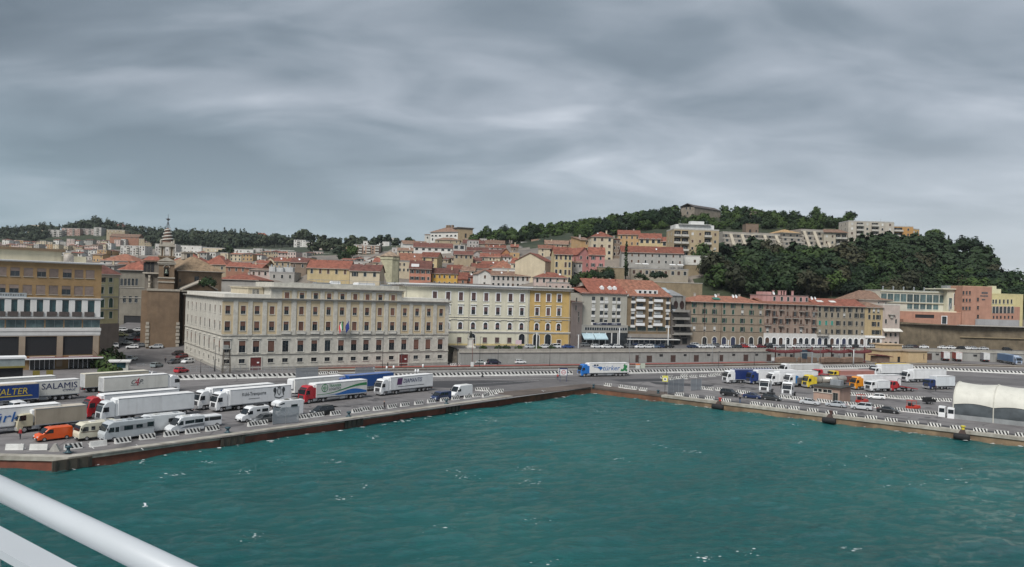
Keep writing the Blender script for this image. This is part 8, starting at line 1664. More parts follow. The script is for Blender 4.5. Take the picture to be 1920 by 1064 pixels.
run(gnd(1688,691.5), gnd(1935,703), 'long striped barrier unit at the far end of the road, under the parked trailers', 'road barrier at the far end'); run(gnd(1352,697.5), gnd(1640,690), 'long striped barrier unit half hidden behind the far lorries', 'road barrier behind the lorries')
for x in (365, 395, 425, 461, 491): barrier(gnd(x, 708.5-(x-365)*.022), R(25), 'short striped block behind the long barrier below the palace', 'blocks behind the palace barrier')
for x, y in ((606,702),(625,701.5),(851,686),(857,685.7)): barrier(gnd(x, y), R(25), 'lone striped block near the grey hoarding by the palace', 'blocks by the hoarding')
# ---------------------------------------------------------------- quay furniture
BOLL = mat('bollard_blue', (.035,.075,.095), .5, .2, 1.5)
for k, (x, y) in enumerate(((128,850.5),(427,813),(654,782.5),(837,758.5))):
 q = MB(); q.lathe([(.42,0),(.42,.1),(.24,.2),(.22,.55),(.46,.72),(.46,.86),(.1,.95)], 12); q.box(-.5,-.5,0,.5,.5,.05); p = gnd(x, y); p.z = .14
 tag(obj('bollard', q.mesh('bollard', [BOLL], True), None, p), ('blue mooring bollard at the quay corner','blue mooring bollard before the white campervan','blue mooring bollard near the black people carrier','blue mooring bollard in front of the dark blue van')[k], 'bollard', 'mooring bollards')
def edge_pt(x, pts):
 for a, b in zip(pts, pts[1:]):
  u = uv_of(x, 800)[0]/FOC; d = b-a; t = (u*a.y-a.x)/(d.x-u*d.y)
  if -.05 <= t <= 1.05: return a+d*t, math.atan2(d.y, d.x)
FENDM = mat('fender_panel', (.10,.085,.066), .85, .25, .6, stain=.4)
for k, (x, wd) in enumerate(((137,5.0),(437,4.2),(663,4.2),(848,4.2))):
 p, a = edge_pt(x, [QA, QL]); t = thing('wall_guard', ('dark panel on the quay wall at the corner of the basin','dark fender panel below the striped blocks and the white minibus','dark fender panel below the bollard near the black people carrier','dark fender panel below the dark blue van')[k], 'fender', p, a, 'fender panels of the near quay')
 q = MB(); q.box(-wd/2,-.22,-1.45,wd/2,.0,-.05); obj('panel', q.mesh('panel', [FENDM]), t); q = MB()
 for i in range(4): q.box(-wd/2+.3+i*(wd-.9)/3,-.34,-1.5,-wd/2+.6+i*(wd-.9)/3,-.22,-.1)
 tag(obj('timber', q.mesh('timber', [mat('wet_timber', (.05,.042,.034), .8, .2, 1.)]), t), kind='stuff')
for k, x in enumerate((1347, 1556, 1805)):
 p, a = edge_pt(x, [QC, QD]); t = thing('fender', ('black tyre fender with red bollard under the far quay, near the basin corner','black tyre fender with dark bollard under the far quay, middle one','large black tyre fender with yellow topped bollard under the far quay')[k], 'fender', p, a, 'tyre fenders of the far quay')
 q = MB(); n = 16; s_ = 1.0
 q.rings([[(x_, -.75+.55*k_*math.cos(b_), -.95+.62*k_*math.sin(b_)) for b_ in [2*math.pi*i/n for i in range(n)]] for x_, k_ in ((-1.4,.3),(-1.35,.8),(-1.0,1.0),(1.0,1.0),(1.35,.8),(1.4,.3))]); obj('tyre', q.mesh('tyre', [RUBBER], True), t)
 q = MB(); q.rings([[(-.7,-.9,-.6),(.7,-.9,-.6),(.7,.0,-.6),(-.7,.0,-.6)],[(-.35,-.25,.3),(.35,-.25,.3),(.35,.4,.3),(-.35,.4,.3)]]); obj('bracket', q.mesh('bracket', [mat('rusty_dark', (.055,.035,.03), .8, .2, 1.)]), t)
 q = MB(); q.lathe([(.4,.12),(.3,.3),(.25,.75),(.45,.9),(.4,1.05),(.05,1.1)], 10, 0, (0,.5,0)); obj('bollard', q.mesh('bollard', [paint(((.40,.04,.03),(.09,.04,.03),(.60,.50,.04))[k])]), t)
p = gnd(1113, 727); tag(obj('bollard', MB().lathe([(.4,0),(.25,.2),(.22,.6),(.45,.75),(.1,.9)], 10).mesh('bollard', [BOLL], True), None, p), 'dark bollard at the inner corner of the basin', 'bollard'); p = gnd(1234, 738); tag(obj('bollard', MB().lathe([(.45,0),(.28,.2),(.25,.6),(.5,.75),(.1,.9)], 10).mesh('bollard', [BOLL], True), None, p), 'dark bollard where the far quay steps out', 'bollard')
MESHM = mat('mesh_panel', (.17,.185,.20), .6, .12, .7, metal=.2)
def mesh_fence(label, a, b, h, name='mesh_fence', solid=True, npan=None):
 d = b-a; L = d.length; t = thing(name, label, 'fence', a, math.atan2(d.y, d.x)); n = npan or max(1, round(L/2.5))
 for i in range(n+1): q = MB(); q.tube((L*i/n,0,0),(L*i/n,0,h+.1),.04,6); obj('post', q.mesh('post', [STEEL]), t)
 for i in range(n):
  q = MB(); x0, x1 = L*i/n+.05, L*(i+1)/n-.05
  if solid: q.box(x0,-.015,.12,x1,.015,h)
  else:
   k = 0; s_ = .28
   while x0+k*s_ < x1: q.box(x0+k*s_,-.012,.12,x0+k*s_+.03,.012,h); k += 1
   for z in (.15,h*.5,h): q.box(x0,-.015,z-.03,x1,.015,z+.03)
  obj('panel', q.mesh('panel', [MESHM if solid else STEEL]), t)
 return t
def mmat():
 m = bpy.data.materials.new('wire_mesh'); m.use_nodes = True; t = m.node_tree; b = t.nodes['Principled BSDF']; b.inputs['Base Color'].default_value = (.24,.27,.30,1); b.inputs['Alpha'].default_value = .55; b.inputs['Roughness'].default_value = .5; return m
MESHM = mmat()
mesh_fence('wire mesh cage wall facing the water in front of the overcab motorhome', gnd(511,797), gnd(560,793), 2.9); mesh_fence('wire mesh cage side in front of the dark grey car', gnd(511,797), gnd(516,789), 2.9)
mesh_fence('wire mesh hoarding beside the palace, before the parked lorries', gnd(554,712), gnd(596,710), 3.0); mesh_fence('wire mesh hoarding panel at the palace door nearer the blue trailer', gnd(666,707), gnd(702,705), 2.6)
mesh_fence('wire mesh screen at the corner of the far quay', gnd(1252,739.5), gnd(1282,734.5), 3.4); mesh_fence('smaller wire mesh screen behind the corner screen', gnd(1295,733.5), gnd(1315,732), 3.0)
mesh_fence('thin railing fence along the foot of the government palace', gnd(345,697), gnd(552,697), 1.5, 'railing_fence', False, 18)
mesh_fence('long thin railing fence between road and railway', off(T0, -3.0), off(T1, -3.0), 1.3, 'railing_fence', False, 40)
def sign(label, px, py, hdg, w_, h_, zc, col, posts=2, name='sign', m2=None, P=None):
 t = thing(name, label, 'sign', P or gnd(px, py), R(hdg));
 for i in range(posts): q = MB(); x = (0 if posts == 1 else (-w_/2+.1, w_/2-.1)[i]); q.tube((x,.06,0),(x,.06,zc+h_/2+.1),.06,6); obj('post', q.mesh('post', [m2 or STEEL]), t)
 q = MB(); q.box(-w_/2,-.04,zc-h_/2,w_/2,.02,zc+h_/2); b = obj('board', q.mesh('board', [mat('sign_face', col, .5, .05, 1.)]), t); return t, b
t, b = sign('blue framed gate sign with a round ban symbol near the basin corner', 1056, 716, 10, 2.0, 1.7, 2.6, (.66,.66,.66), m2=paint((.03,.04,.12)))
q = MB(); q.box(-1.15,-.08,3.45,1.15,.05,3.75); q.box(-1.15,-.08,1.6,-1.0,.05,3.45); q.box(1.0,-.08,1.6,1.15,.05,3.45); obj('frame', q.mesh('frame', [paint((.03,.04,.12))]), t)
q = MB(); n = 18; q.rings([[(k*math.cos(a), y, 2.6+k*math.sin(a)) for a in [2*math.pi*i/n for i in range(n)]] for k, y in ((.62,-.05),(.62,-.06),(.48,-.06),(.48,-.05))], caps=False); q.box(-.45,-.06,2.55,.45,-.05,2.66); obj('symbol', q.mesh('symbol', [INKR]), b)
t, b = sign('yellow and white warning sign on a dark post at the far quay corner', 1246.5, 738, -15, 1.35, 1.5, 3.7, (.60,.56,.12), 1, m2=DARK); q = MB(); q.box(-.45,-.06,3.2,.4,-.045,3.9); obj('symbol', q.mesh('symbol', [WHITE]), b); q = MB(); q.box(-.25,-.075,3.4,.2,-.06,3.75); obj('symbol', q.mesh('symbol', [INKD]), b)
t, b = sign('white information board with an orange top beside the railway', 1195.5, 695.5, 15, 1.5, 1.7, 1.5, (.58,.60,.58)); q = MB(); q.box(-.72,-.06,1.85,.72,-.045,2.3); obj('header', q.mesh('header', [mat('orange_print', (.62,.18,.04), .5, 0)]), b)
t, b = sign('pale green information board next to the orange topped one', 1205, 695, 15, 1.6, 1.7, 1.5, (.46,.50,.42))
sign('small white notice beside the railway fence', 885, 690.5, 20, 1.0, 1.4, 1.2, (.66,.66,.66), 1); sign('small white sign before the moving lorry cab', 1049, 703, 20, .9, 1.3, 1.2, (.6,.6,.6), 1); sign('pink and white poster board before the yellow palace', 0, 0, 15, 2.2, 1.5, 1.6, (.60,.46,.50), P=Vector((at(972,650,275).x, 275, UP)))
q = MB(); q.add([(-.5,0,0),(.5,0,0),(.35,.35,0),(-.35,.35,0),(0,.12,.95)], [(0,1,4),(1,2,4),(2,3,4),(3,0,4),(3,2,1,0)]); tag(obj('road_cone', q.mesh('road_cone', [DARK]), None, gnd(904.5, 708)), 'dark triangular road marker standing alone on the road', 'road marker')
for k, (x, y) in enumerate(((701,696),(725,694),(738,693),(793,690),(779,700),(784,700),(909,686))): q = MB(); q.lathe([(.02,0),(.25,.02),(.3,.7),(.2,1.1),(.02,1.15)], 8); tag(obj('white_drum', q.mesh('white_drum', [WHITE], True), None, gnd(x, y)), 'small white drum marker along the railway fence', 'marker', 'white drums by the railway')
def mast(x, yb, yt, label, r=.22, striped=True, P=None, group='tall striped masts'):
 p = P or gnd(x, yb); h = at(x, yt, p.y).z - p.z; t = thing('mast', label, 'mast', p, 0, group)
 q = MB(); q.tube((0,0,0),(0,0,h),r,10,0,r*.7); obj('pole', q.mesh('pole', [mat('pale_pole', (.50,.51,.51), .6, .08, 1.)], True), t)
 if striped:
  for i in range(4): q = MB(); q.tube((0,0,.3+i*.75),(0,0,.68+i*.75),r*1.04,10); obj('stripe', q.mesh('stripe', [BLACKP]), t)
 q = MB(); q.box(-.5,-.08,h-.1,.5,.08,h+.05); q.box(-.7,-.14,h-.3,-.45,.14,h); q.box(.45,-.14,h-.3,.7,.14,h); obj('lamp_head', q.mesh('lamp_head', [STEEL]), t); return t
for x, yb, yt, lab in ((1005,681.5,624,'striped foot mast before the yellow palace'),(1083.5,679,628,'striped foot mast before the pale blue awnings'),(1160,678.5,615,'striped foot mast between grey and brown flats'),(1251.5,677.5,613,'striped foot mast before the concrete house'),(1364.5,676.5,638,'striped foot mast before the brown tenement'),(1748.5,672.5,619,'striped foot mast before the old stone wall'),(1839.5,668,619,'pale mast at the end of the old stone wall'),(1472.5,680,636,'pale mast rising through the platform roofs'),(1573,678,636,'pale mast before the last tenements'),(1600,686,656,'short pale mast beside the platform roofs')): mast(x, yb, yt, lab, .24, 'striped' in lab)
def lamp_post(x, yb, yt, label, col=RAIL_M, arm=1.2, P=None, r=.09):
 p = P or gnd(x, yb); h = at(x, yt, p.y).z - p.z; t = thing('lamp_post', label, 'lamp post', p, 0, 'lamp posts and thin poles'); q = MB(); q.tube((0,0,0),(0,0,h),r,8,0,r*.7); obj('pole', q.mesh('pole', [col], True), t)
 q = MB(); q.tube((0,0,h-.1),(arm,-.2,h+.15),r*.5,6); obj('arm', q.mesh('arm', [col]), t); q = MB(); q.hull([(arm-.1,h+.08),(arm,h+.25),(arm+.6,h+.2),(arm+.6,h+.08)], .3, .05); obj('lamp_head', q.mesh('lamp_head', [col]), t)
for x, yb, yt, lab in ((717,692,631,'dark lamp post before the palace, near its doors'),(752,690,665,'short dark pole before the palace door'),(857,690,640,'thin pole at the end of the government palace'),(885,687,640,'rust red pole beside the monument niche'),(899,690,633,'tall thin dark pole before the cream palace'),(933.5,686,652,'thin pole before the white hatchback'),(1030.5,687,655,'thin pole before the yellow palace end'),(1180,682,632,'thin grey pole before the brown flats'),(1335,682,640,'thin grey pole before the first tenement'),(1347,690,660,'rail signal post left of the platform'),(1414,686,662,'thin post beside the railway'),(1500,682,645,'thin post between the platform roofs'),(1538,684,656,'thin post beside the second planter'),(403,697,650,'thin post beside the steel trestle'),(402,697,676,'short post at the palace corner'),(376,700,676,'sign post at the palace side'),(1197,690,672,'low post by the info boards'),(1249.5,711,688,'post with small sign at the road bend')): lamp_post(x, yb, yt, lab, mat('rust_pole',(.16,.05,.04),.6,.1,1.) if 'rust' in lab else STEEL if 'grey' in lab else RAIL_M, .0 if 'pole' in lab or 'post' in lab and 'lamp' not in lab else 1.0)
p = gnd(424, 700); t = thing('steel_trestle', 'narrow rusty steel trestle with a small platform before the palace corner', 'trestle', p, R(30)); h = at(424,655,p.y).z
q = MB()
for sx in (-1,1):
 for sy in (-1,1): q.tube((sx*1.0,sy*.8,0),(sx*.75,sy*.6,h),.09,6)
for k in range(3):
 z0, z1 = h*k/3, h*(k+1)/3
 for sy in (-.75,.75): q.tube((-.95,sy,z0),(.9,sy,z1),.05,5); q.tube((-.9,sy,z1),(.9,sy,z1),.05,5)
obj('frame', q.mesh('frame', [mat('old_steel', (.12,.105,.085), .7, .2, 1.)]), t); q = MB(); q.box(-1.2,-.9,h,1.2,.9,h+.12); q.box(-.9,-.5,h+.12,.4,.4,h+1.1); q.tube((1.1,-.8,h),(1.1,-.8,h+2.2),.05,5); obj('platform', q.mesh('platform', [mat('grey_box', (.25,.26,.25), .6, .15, 1.)]), t)
# ---------------------------------------------------------------- tent hall
p0t = gnd(1787, 785); dt_ = Vector((math.cos(aR), math.sin(aR), 0)); t = thing('tent_hall', 'large white vaulted tent hall with grey scalloped side curtains on the far quay', 'tent', p0t, aR)
Wt, Ht, Hw, Lt = 13.0, 7.4, 3.1, 44.0; nb = 6; bl = Lt/nb
TENT = mat('tent_canvas', (.60,.59,.53), .7, .07, .25, .15, stain=.22); CURT = mat('grey_canvas', (.085,.10,.11), .6, .25, .35, .2)
q = MB(); nr = []; sub = 8
for i in range(nb*sub+1):
 x = Lt*i/(nb*sub); f = math.sin(math.pi*((i % sub)/sub)); sag = .45*f
 nr.append([(x, Wt/2-(Wt/2+.25)*math.cos(math.pi*j/16), Hw + .45*(f if j in (0,16) else 0) + (Ht-Hw-sag*.7)*math.sin(math.pi*j/16)**.8) for j in range(17)])
q.rings(nr, caps=False, close=False); inner = MB(); obj('canvas_roof', q.mesh('canvas_roof', [TENT], True), t)
for i in range(nb+1):
 q = MB(); x = Lt*i/nb; pts = [(x, Wt/2-(Wt/2+.28)*math.cos(math.pi*j/16), Hw+(Ht-Hw+.05)*math.sin(math.pi*j/16)**.8) for j in range(17)]; q.path(pts, .11, 6); q.tube((x,-.25,0),(x,-.25,Hw),.12,6); q.tube((x,Wt+.25,0),(x,Wt+.25,Hw),.12,6); obj('arch', q.mesh('arch', [mat('tent_rib', (.55,.54,.48), .6, .1, 1.)]), t)
for i in range(nb):
 for y in (-.12, Wt+.12):
  q = MB(); n = 8; bot = [(bl*i+.1+(bl-.2)*k/n, y, .9) for k in range(n+1)]; midl = [(bl*i+.1+(bl-.2)*k/n, y-(.35*math.sin(math.pi*k/n) if y < 1 else -.35*math.sin(math.pi*k/n)), 1.9) for k in range(n+1)]; top = [(bl*i+.1+(bl-.2)*k/n, y, Hw+.42*math.sin(math.pi*k/n)) for k in range(n+1)]
  q.rings([bot, midl, top], caps=False, close=False); obj('curtain', q.mesh('curtain', [CURT], True), t)
  q = MB(); q.box(bl*i+.05,y-.12,0,bl*(i+1)-.05,y+.12,.95); obj('kick_wall', q.mesh('kick_wall', [mat('grey_kick', (.26,.275,.28), .7, .15, .6)]), t)
for x in (0, Lt):
 q = MB(); pr = [(x+.05, Wt/2-(Wt/2)*math.cos(math.pi*j/16), Hw+(Ht-Hw-.1)*math.sin(math.pi*j/16)**.8) for j in range(17)]; q.face([(x+.05,0,0)]+pr+[(x+.05,Wt,0)]); obj('end_wall', q.mesh('end_wall', [mat('tent_end', (.50,.49,.44), .7, .1, .4)]), t)
for k, (x, y) in enumerate(((1766.5,781.5),(1783.5,784.5))):
 t = thing('ticket_booth', ('white guard booth beside the end of the striped line','white guard booth touching the tent corner')[k], 'booth', gnd(x, y), aR); q = MB(); q.box(-.65,-.65,0,.65,.65,1.0); q.box(-.65,-.65,1.9,.65,.65,2.3);
 for sx in (-1,1):
  for sy in (-1,1): q.box(sx*.65,sy*.65,1.0,sx*.53,sy*.53,1.9)
 obj('body', q.mesh('body', [WHITE]), t); q = MB(); q.box(-.55,-.6,1.0,.55,.55,1.9); obj('window', q.mesh('window', [GLASS]), t)
q = MB(); q.lathe([(.38,0),(.45,.95),(.48,1.0),(.35,1.05)], 12); tag(obj('waste_bin', q.mesh('waste_bin', [mat('blue_plastic', (.02,.10,.42), .4, .1, 1.)], True), None, gnd(1876, 794)), 'bright blue barrel bin in front of the tent curtain', 'bin')
q = MB(); q.rings([[(-.9,-.5,0),(.9,-.5,0),(.8,.5,0),(-.9,.5,0)],[(-.5,-.3,.45),(.4,-.3,.5),(.4,.3,.4),(-.5,.3,.5)]]); tag(obj('covered_heap', q.mesh('covered_heap', [WHITE]), None, gnd(1820, 787)), 'low white covered heap before the tent curtain', 'heap')
a0, a1 = gnd(1525, 752), gnd(1574, 758)
B = Bld('port_cabin', 'small pink rendered cabin with flat dark roof and little windows in the yard', a0, a1, 6.5, 0, 3.7, plaster((.40,.275,.22), .1, .3), cat='cabin', sink=.2)
for x in (1529.5,1537,1547,1555.5): tt = B.fx(x, 738)[0]; B.win('f', tt, 2.35, 1.0, .75, .08, STONEW)
B.win('f', B.fx(1571,745)[0]-.6, .1, 1.2, 2.4, .06, GREYST, pane=DARK_SH)
B.finish(); q = MB(); q.box(-.45,-.5,3.7,B.W+.5,7.0,3.95); B.rf = obj('roof', q.mesh('roof', [mat('bitumen_roof', (.06,.062,.058), .9, .2, .5)]), B.root); q = MB(); q.box(2.5,3.5,3.95,5.0,5.5,5.2); obj('roof_unit', q.mesh('roof_unit', [STEEL]), B.root)
CANR = mat('dark_red_steel', (.13,.028,.03), .5, .15, .8)
for k, (x0, x1) in enumerate(((1440,1500),(1514,1550),(1550,1590),(1590,1628))):
 a, b = gnd(x0, 680.5), gnd(x1, 680); d = b-a; L = d.length; hp = 4.6; t = thing('platform_canopy', ('dark red winged platform canopy nearest the arcaded street','second dark red platform canopy','third dark red platform canopy','last dark red platform canopy by the yellow station blocks')[k], 'canopy', a, math.atan2(d.y, d.x), 'platform canopies')
 q = MB(); q.rings([[(x, -1.6, hp-.1+z), (x, 0, hp+.35+z), (x, 1.6, hp-.1+z), (x, 1.6, hp-.75+z), (x, 0, hp-.35+z), (x, -1.6, hp-.75+z)] for x, z in ((0,.55),(L*.25,0),(L*.6,-.05),(L,.30))]); obj('roof', q.mesh('roof', [CANR]), t)
 for xx in (L*.22, L*.80): q = MB(); q.tube((xx,0,0),(xx,0,hp+1.6),.22,8); q.tube((xx,0,hp+1.5),(xx-2.4,0,hp+.3),.06,5); q.tube((xx,0,hp+1.5),(xx+2.4,0,hp+.3),.06,5); q.box(xx-.5,-.4,0,xx+.5,.4,.5); obj('post', q.mesh('post', [CANR]), t)
BRKP = mat('planter_brick', (.20,.135,.10), .85, .15, .8, .2)
for k, (x0, x1) in enumerate(((1457,1489),(1499,1528),(1539,1571),(1579,1614))):
 a, b = gnd(x0, 681.5), gnd(x1, 681); d = b-a; L = d.length; t = thing('brick_shelter', ('brown brick shelter under the first canopy','brown brick shelter behind the blue board','brown brick shelter with a small notice','brown brick shelter under the last canopy')[k], 'shelter', a, math.atan2(d.y, d.x), 'brick shelters of the platform'); n = 8
 q = MB(); q.hull([(0,.3)] + [(L/2-L/2*math.cos(math.pi*j/n), 1.9+.55*math.sin(math.pi*j/n)) for j in range(n+1)] + [(L,.3)], 2.4, .1); obj('wall', q.mesh('wall', [BRKP]), t); q = MB(); q.box(.3,-1.0,0,L*.3,1.0,.35); q.box(L*.7,-1,0,L-.3,1,.35); obj('foot', q.mesh('foot', [DARK]), t)
t, b = sign('dark blue timetable board between the platform canopies', 1508, 682, 20, 2.6, 3.4, 3.6, (.035,.055,.08))
t, b = sign('white platform notice at the open end of the platform', 1449, 683, 20, 1.3, 1.2, 1.9, (.6,.6,.6), 2)
p = gnd(1522, 689); t = thing('signal_gantry', 'grey railway gantry arm on a thick post beside the track', 'gantry', p, R(20)); q = MB(); q.tube((0,0,0),(0,0,5.6),.28,8); obj('post', q.mesh('post', [STEEL]), t); q = MB(); q.box(-5.2,-.12,5.2,.3,.12,5.55); obj('arm', q.mesh('arm', [STEEL]), t)
YST = plaster((.52,.39,.23), .08, .25)
for k, (x0, x1, yt, yb, D, lab, nm) in enumerate(((1653,1690,658.5,679.5,9,'rounded beige station block nearer the canopies','station_block'),(1668,1704,647.5,678,7,'tall beige station block in the middle','station_block'),(1703,1738,660,681,9,'low beige station block with a slit window','station_block'))):
 a, b = gnd(x0, yb), gnd(x1, yb)
 if k == 1: a, b = a + Vector((0,6,0)), b + Vector((0,6,0))
 B = Bld(nm, lab, a, b, D, 0, at((x0+x1)/2, yt, (a.y+b.y)/2).z, YST, 'station blocks', sink=.3)
 if k == 2: B.win('f', B.W*.82, 1.6, .5, 2.2, .04, YST)
 if k == 0: B.holes['f'].append((B.W*.80, B.W*.95, 0, 2.3))
 B.finish(); q = MB(); q.box(-.35,-.35,B.h,B.W+.35,D+.35,B.h+.35); obj('roof', q.mesh('roof', [plaster((.30,.24,.18) if k != 1 else (.50,.38,.26))]), B.root)
a, b = gnd(1646, 681), gnd(1668, 681); B = Bld('brick_shelter', 'small brown shelter with a dark red curved roof beside the station blocks', a, b, 4, 0, 2.7, BRKP, cat='shelter', sink=.2); B.finish(); q = MB(); q.rings([[(-.8,y,3.3),(B.W*.6,y,3.2),(B.W+1.2,y,2.6),(B.W+1.2,y,2.35),(B.W*.6,y,2.9),(-.8,y,3.05)] for y in (-.7,4.6)]); obj('roof', q.mesh('roof', [CANR]), B.root)
q = MB(); P = [at(842,676,256), at(905,672,262), at(985,668,272)]
q.rings([[(p.x, p.y-1.5, -.2), (p.x, p.y+6, -.2), (p.x, p.y+6, UP-.05), (p.x, p.y+.3, UP-1.2), (p.x, p.y-.6, 2.0)] for p in (Vector((-19,255,0)), Vector((-14,257.5,0)))]); tag(obj('rubble_bank', q.mesh('rubble_bank', [mat('rubble', (.12,.105,.085), .95, .35, .8, .6)])), 'dark rubble bank between the government palace and the retaining wall', 'bank')
pm = Vector((at(882,655,262).x, 262, UP)); t = thing('monument', 'dark statue on a tall pale plinth before the arched niche of the cream palace', 'statue', pm, R(15)); q = MB(); q.box(-1.5,-1.5,0,1.5,1.5,.5); q.rings([[(-.9*k,-.9*k,z),(.9*k,-.9*k,z),(.9*k,.9*k,z),(-.9*k,.9*k,z)] for k, z in ((1.15,.5),(1.0,.8),(.92,3.0),(1.15,3.2),(1.15,3.4))]); obj('plinth', q.mesh('plinth', [STONEW]), t); q = MB(); q.lathe([(.45,3.4),(.4,4.2),(.5,4.9),(.25,5.25),(.2,5.3),(.26,5.6),(.05,5.85)], 10); obj('figure', q.mesh('figure', [mat('dark_bronze', (.035,.04,.035), .5, .2, 1., metal=.5)], True), t)
for k, x in enumerate((908,938,952,976,1012,1038)):
 pp, a = on_wall(x); P_ = pp + Vector((-math.sin(a), math.cos(a), 0))*1.6; tree('bush', P_.x, P_.y, f'green bush growing along the parapet, {order[k]} from the monument', .8, 'bushes along the parapet', .9, UP)
t = thing('ticket_booth', 'white kiosk with overhanging flat roof at the port gate', 'kiosk', gnd(213, 697), R(22)); q = MB(); q.box(-2.2,-1.5,0,2.2,1.5,.9); q.box(-2.2,-1.5,.9,-1.4,1.5,2.5); q.box(1.6,-1.5,.9,2.2,1.5,2.5); q.box(-1.4,1.3,.9,1.6,1.5,2.5); obj('body', q.mesh('body', [plaster((.50,.50,.46))]), t); q = MB(); q.box(-1.4,-1.4,.9,1.6,1.2,2.4); obj('window', q.mesh('window', [TEAL]), t); q = MB(); q.box(-2.7,-2.0,2.5,2.7,1.9,2.9); obj('roof', q.mesh('roof', [PIL]), t); p = t.location
t.location = gnd(224, 696)
t = thing('gate_canopy', 'white edged canopy on dark supports at the entrance of the lot', 'canopy', gnd(22, 716), R(37)); q = MB(); q.box(-6,-2.4,5.5,2.6,2,5.9); obj('roof', q.mesh('roof', [WHITE]), t); q = MB(); q.box(-5.6,-2.2,3.8,2.3,1.8,5.5); obj('fascia', q.mesh('fascia', [mat('grey_green_panel', (.27,.31,.31), .6, .15, .8)]), t); q = MB(); q.box(-5.8,-2.4,3.4,2.4,-2.2,3.8); obj('trim', q.mesh('trim', [mat('ochre_trim', (.22,.18,.04), .6, .1, 1.)]), t); q = MB(); q.box(-5,-1.8,0,2,1.6,3.8); obj('body', q.mesh('body', [DARK]), t)
for k, x in enumerate((3.9, 6.6)): q = MB(); q.box(x,-2.4,0,x+1.4,-2.2,2.6); obj('panel', q.mesh('panel', [mat('ochre_trim', (.22,.18,.04), .6, .1, 1.)]), t)
mesh_fence('low white lifting barrier across the port gate lane', gnd(256,687.5), gnd(283,687), .9, 'lift_barrier', False, 2)
# ---------------------------------------------------------------- people
def person(label, px, py, face, jacket, legs, walk=.18, hair=(.03,.025,.02), P=None, bend=0.0):
 bm_v, ed, rad = [], [], []
 def v(x, y, z, r): bm_v.append((x, y, z)); rad.append(r); return len(bm_v)-1
 pel = v(0,0,.95,.15); ab = v(.01+bend*.3,0,1.12,.14); ch = v(.02+bend,0,1.34,.165); nk = v(.03+bend*1.4,0,1.50,.062); hd = v(.05+bend*1.7,0,1.60,.095); ht = v(.05+bend*1.8,0,1.70,.085); ed += [(pel,ab),(ab,ch),(ch,nk),(nk,hd),(hd,ht)]
 for s, w_ in ((1,walk),(-1,-walk)):
  h = v(0,.10*s,.90,.105); k = v(w_*.6+.03,.11*s,.50,.075); a = v(w_-.03,.11*s,.09,.05); f = v(w_+.12,.12*s,.045,.045); ed += [(pel,h),(h,k),(k,a),(a,f)]
  sh = v(.02+bend,.19*s,1.40,.075); el = v(-w_*.4+bend,.25*s,1.12,.052); wr = v(-w_*.5+.10+bend,.25*s,.88,.040); ha = v(-w_*.5+.13+bend,.25*s,.78,.042); ed += [(ch,sh),(sh,el),(el,wr),(wr,ha)]
 me = bpy.data.meshes.new('person'); me.from_pydata(bm_v, ed, []); o = obj('person', me, None, P or gnd(px, py), (0,0,R(face)))
 sm = o.modifiers.new('skin', 'SKIN'); lay = me.skin_vertices[0] if me.skin_vertices else None
 if lay is None:
  import bmesh; b_ = bmesh.new(); b_.from_mesh(me); b_.verts.layers.skin.verify(); b_.to_mesh(me); b_.free(); lay = me.skin_vertices[0]
 for i, r in enumerate(rad): lay.data[i].radius = (r, r)
 lay.data[0].use_root = True; o.modifiers.new('subd', 'SUBSURF').levels = 1; o.modifiers['subd'].render_levels = 1
 dg = bpy.context.evaluated_depsgraph_get(); m2 = bpy.data.meshes.new_from_object(o.evaluated_get(dg)); o.modifiers.clear(); o.data = m2
 ms = [mat('jacket', jacket, .8, .1, 3.), mat('trousers', legs, .8, .1, 3.), mat('skin', (.42,.24,.17), .6, .05, 3.), mat('hair', hair, .8, .1, 3.)]; m2.materials.clear()
 for m in ms: m2.materials.append(m)
 for p in m2.polygons:
  c = p.center; p.use_smooth = True
  p.material_index = 3 if c.z > 1.66 or (c.z > 1.55 and c.x < .0+bend*1.6) else 2 if c.z > 1.47 or (abs(c.y) > .2 and c.z < .86) else 0 if c.z > .93 or abs(c.y) > .19 else 1
 return tag(o, label, 'person')
person('person in dark clothes walking by the striped blocks on the near quay', 721, 767.5, 200, (.02,.02,.024), (.025,.025,.03), .16, bend=.05)
person('person in a red top walking beside the gate sign', 1045.5, 712.5, 100, (.42,.06,.05), (.04,.05,.09))
person('person in a dark jacket and blue jeans standing by the dark cars', 1387.5, 756, 210, (.025,.027,.035), (.08,.13,.22), .06)
person('person in red with a pale cap beside the beige lorry cab', 38, 824, 250, (.30,.025,.03), (.03,.03,.04), .08, hair=(.55,.55,.53))
person('person in black standing by the railway fence below the palace', 727, 689, 160, (.02,.02,.022), (.02,.02,.022), .05); person('person in dark clothes walking at the port gate', 310, 681, 90, (.03,.03,.035), (.03,.03,.04)); person('person in black beside the dark people carrier under the wall', 914.5, 683, 120, (.02,.02,.022), (.02,.02,.022), .05); person('person in dark clothes standing near the white box lorry', 1754.5, 733.5, 200, (.05,.03,.04), (.03,.03,.05), .08)
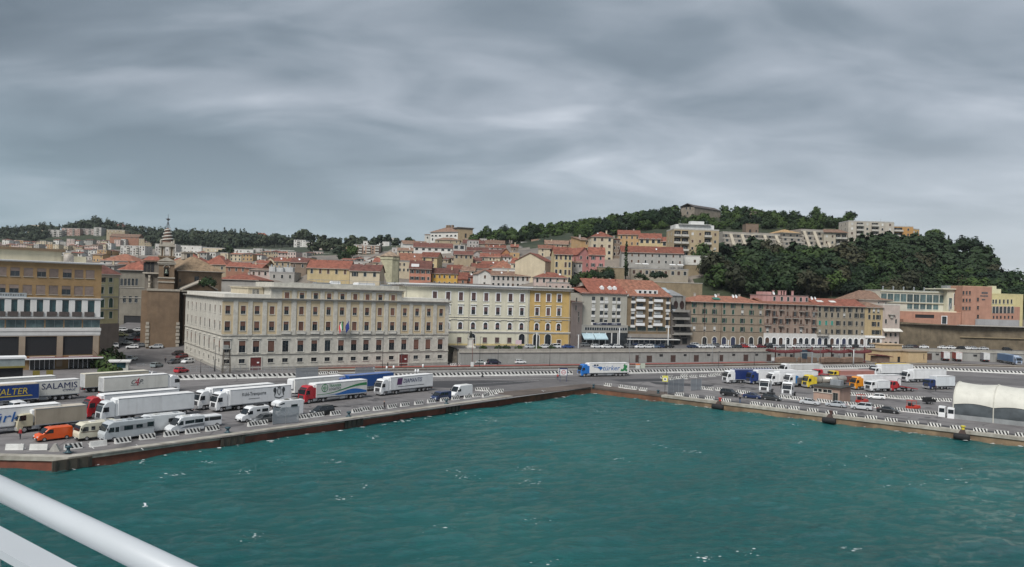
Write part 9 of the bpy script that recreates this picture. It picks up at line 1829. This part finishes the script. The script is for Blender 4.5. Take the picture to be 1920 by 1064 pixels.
# ---------------------------------------------------------------- gulls
def gull(label, px, py, Y, face, s=1.0):
 p = at(px, py, Y); t = thing('gull', label, 'gull', p, R(face)); s *= .62; t.scale = (s, s, s)
 q = MB(); q.rings([[(x, r*math.cos(a), r*math.sin(a)) for a in [2*math.pi*i/8 for i in range(8)]] for x, r in ((-.30,.01),(-.2,.045),(0,.075),(.16,.06),(.22,.045),(.27,.04),(.33,.008))]); obj('body', q.mesh('body', [WHITE], True), t)
 for sg in (1, -1): q = MB(); q.slab([(.10,sg*.05,.03),(-.08,sg*.05,.03),(-.06,sg*.40,.22),(.14,sg*.38,.24)][::sg], .02); q.slab([(.14,sg*.38,.24),(-.06,sg*.40,.22),(-.16,sg*.75,.20),(.0,sg*.70,.24)][::sg], .015); obj('wing', q.mesh('wing', [mat('gull_grey', (.55,.57,.60), .7, .05, 2.)]), t)
gull('white gull gliding low over the water beside the white rail', 272, 950, 48, 30, .9); gull('small white gull over the water near the near quay', 700, 823, 105, 200, 1.0); gull('small white gull above the slip of the basin', 1019, 734, 150, 60, 1.0)
# ---------------------------------------------------------------- the ship's rail
RAILW = mat('ship_white', (.47,.50,.53), .38, .03, 2.0, coat=.25)
def rp(x, y, d): u, v = uv_of(x, y); return Vector((u/FOC*d, d, CAMZ-v/FOC*d))
a, b = rp(0, 916, 2.75), rp(306, 1064, 2.27); d = (b-a); A, Bq = a-d*1.2, b+d*1.2
t = thing('ship_railing', 'thick white round handrail with a flat lower bar at the ship side', 'railing', (A.x, A.y, 22.3)); O = t.location
q = MB(); q.tube(A-O, Bq-O, .0405, 28); obj('handrail', q.mesh('handrail', [RAILW], True), t)
a2, b2 = rp(0, 1008, 2.72), rp(112, 1064, 2.53); d2 = d.normalized(); a2_ = a2 - d2*2.2; n_ = Vector((-d2.y, d2.x, 0)).normalized()
q = MB(); e2 = a2 + d2*2.0
q.rings([[p+n_*.05-O, p-n_*.05-O, p-n_*.05-O-Vector((0,0,.03)), p+n_*.05-O-Vector((0,0,.03))] for p in (a2_, e2)]); obj('flat_bar', q.mesh('flat_bar', [RAILW]), t)
for k in range(26):
 p = a2_.lerp(e2, k/25.0) - O - Vector((0,0,.02)); q = MB(); q.tube(p, (p.x, p.y, -.02), .012, 8); obj('baluster', q.mesh('baluster', [RAILW], True), t)
for f in (.02, .5-.14, .98-.0):
 if .3 < f < .5: continue
 p = A.lerp(Bq, f) - O; q = MB(); q.tube(p, (p.x, p.y, 0), .025, 10); obj('post', q.mesh('post', [RAILW], True), t)
q = MB(); q.rings([[(p.x, p.y+.15, 22.3), (p.x, p.y-3.2, 22.3), (p.x, p.y-3.2, 22.0), (p.x, p.y+.15, 22.0)] for p in (A, Bq)]); q.rings([[(p.x, p.y+.15, 21.99), (p.x, p.y-.1, 21.99), (p.x, p.y-.1, -1.5), (p.x, p.y+.15, -1.5)] for p in (A, Bq)]); struct('ship_deck', q, [RAILW])
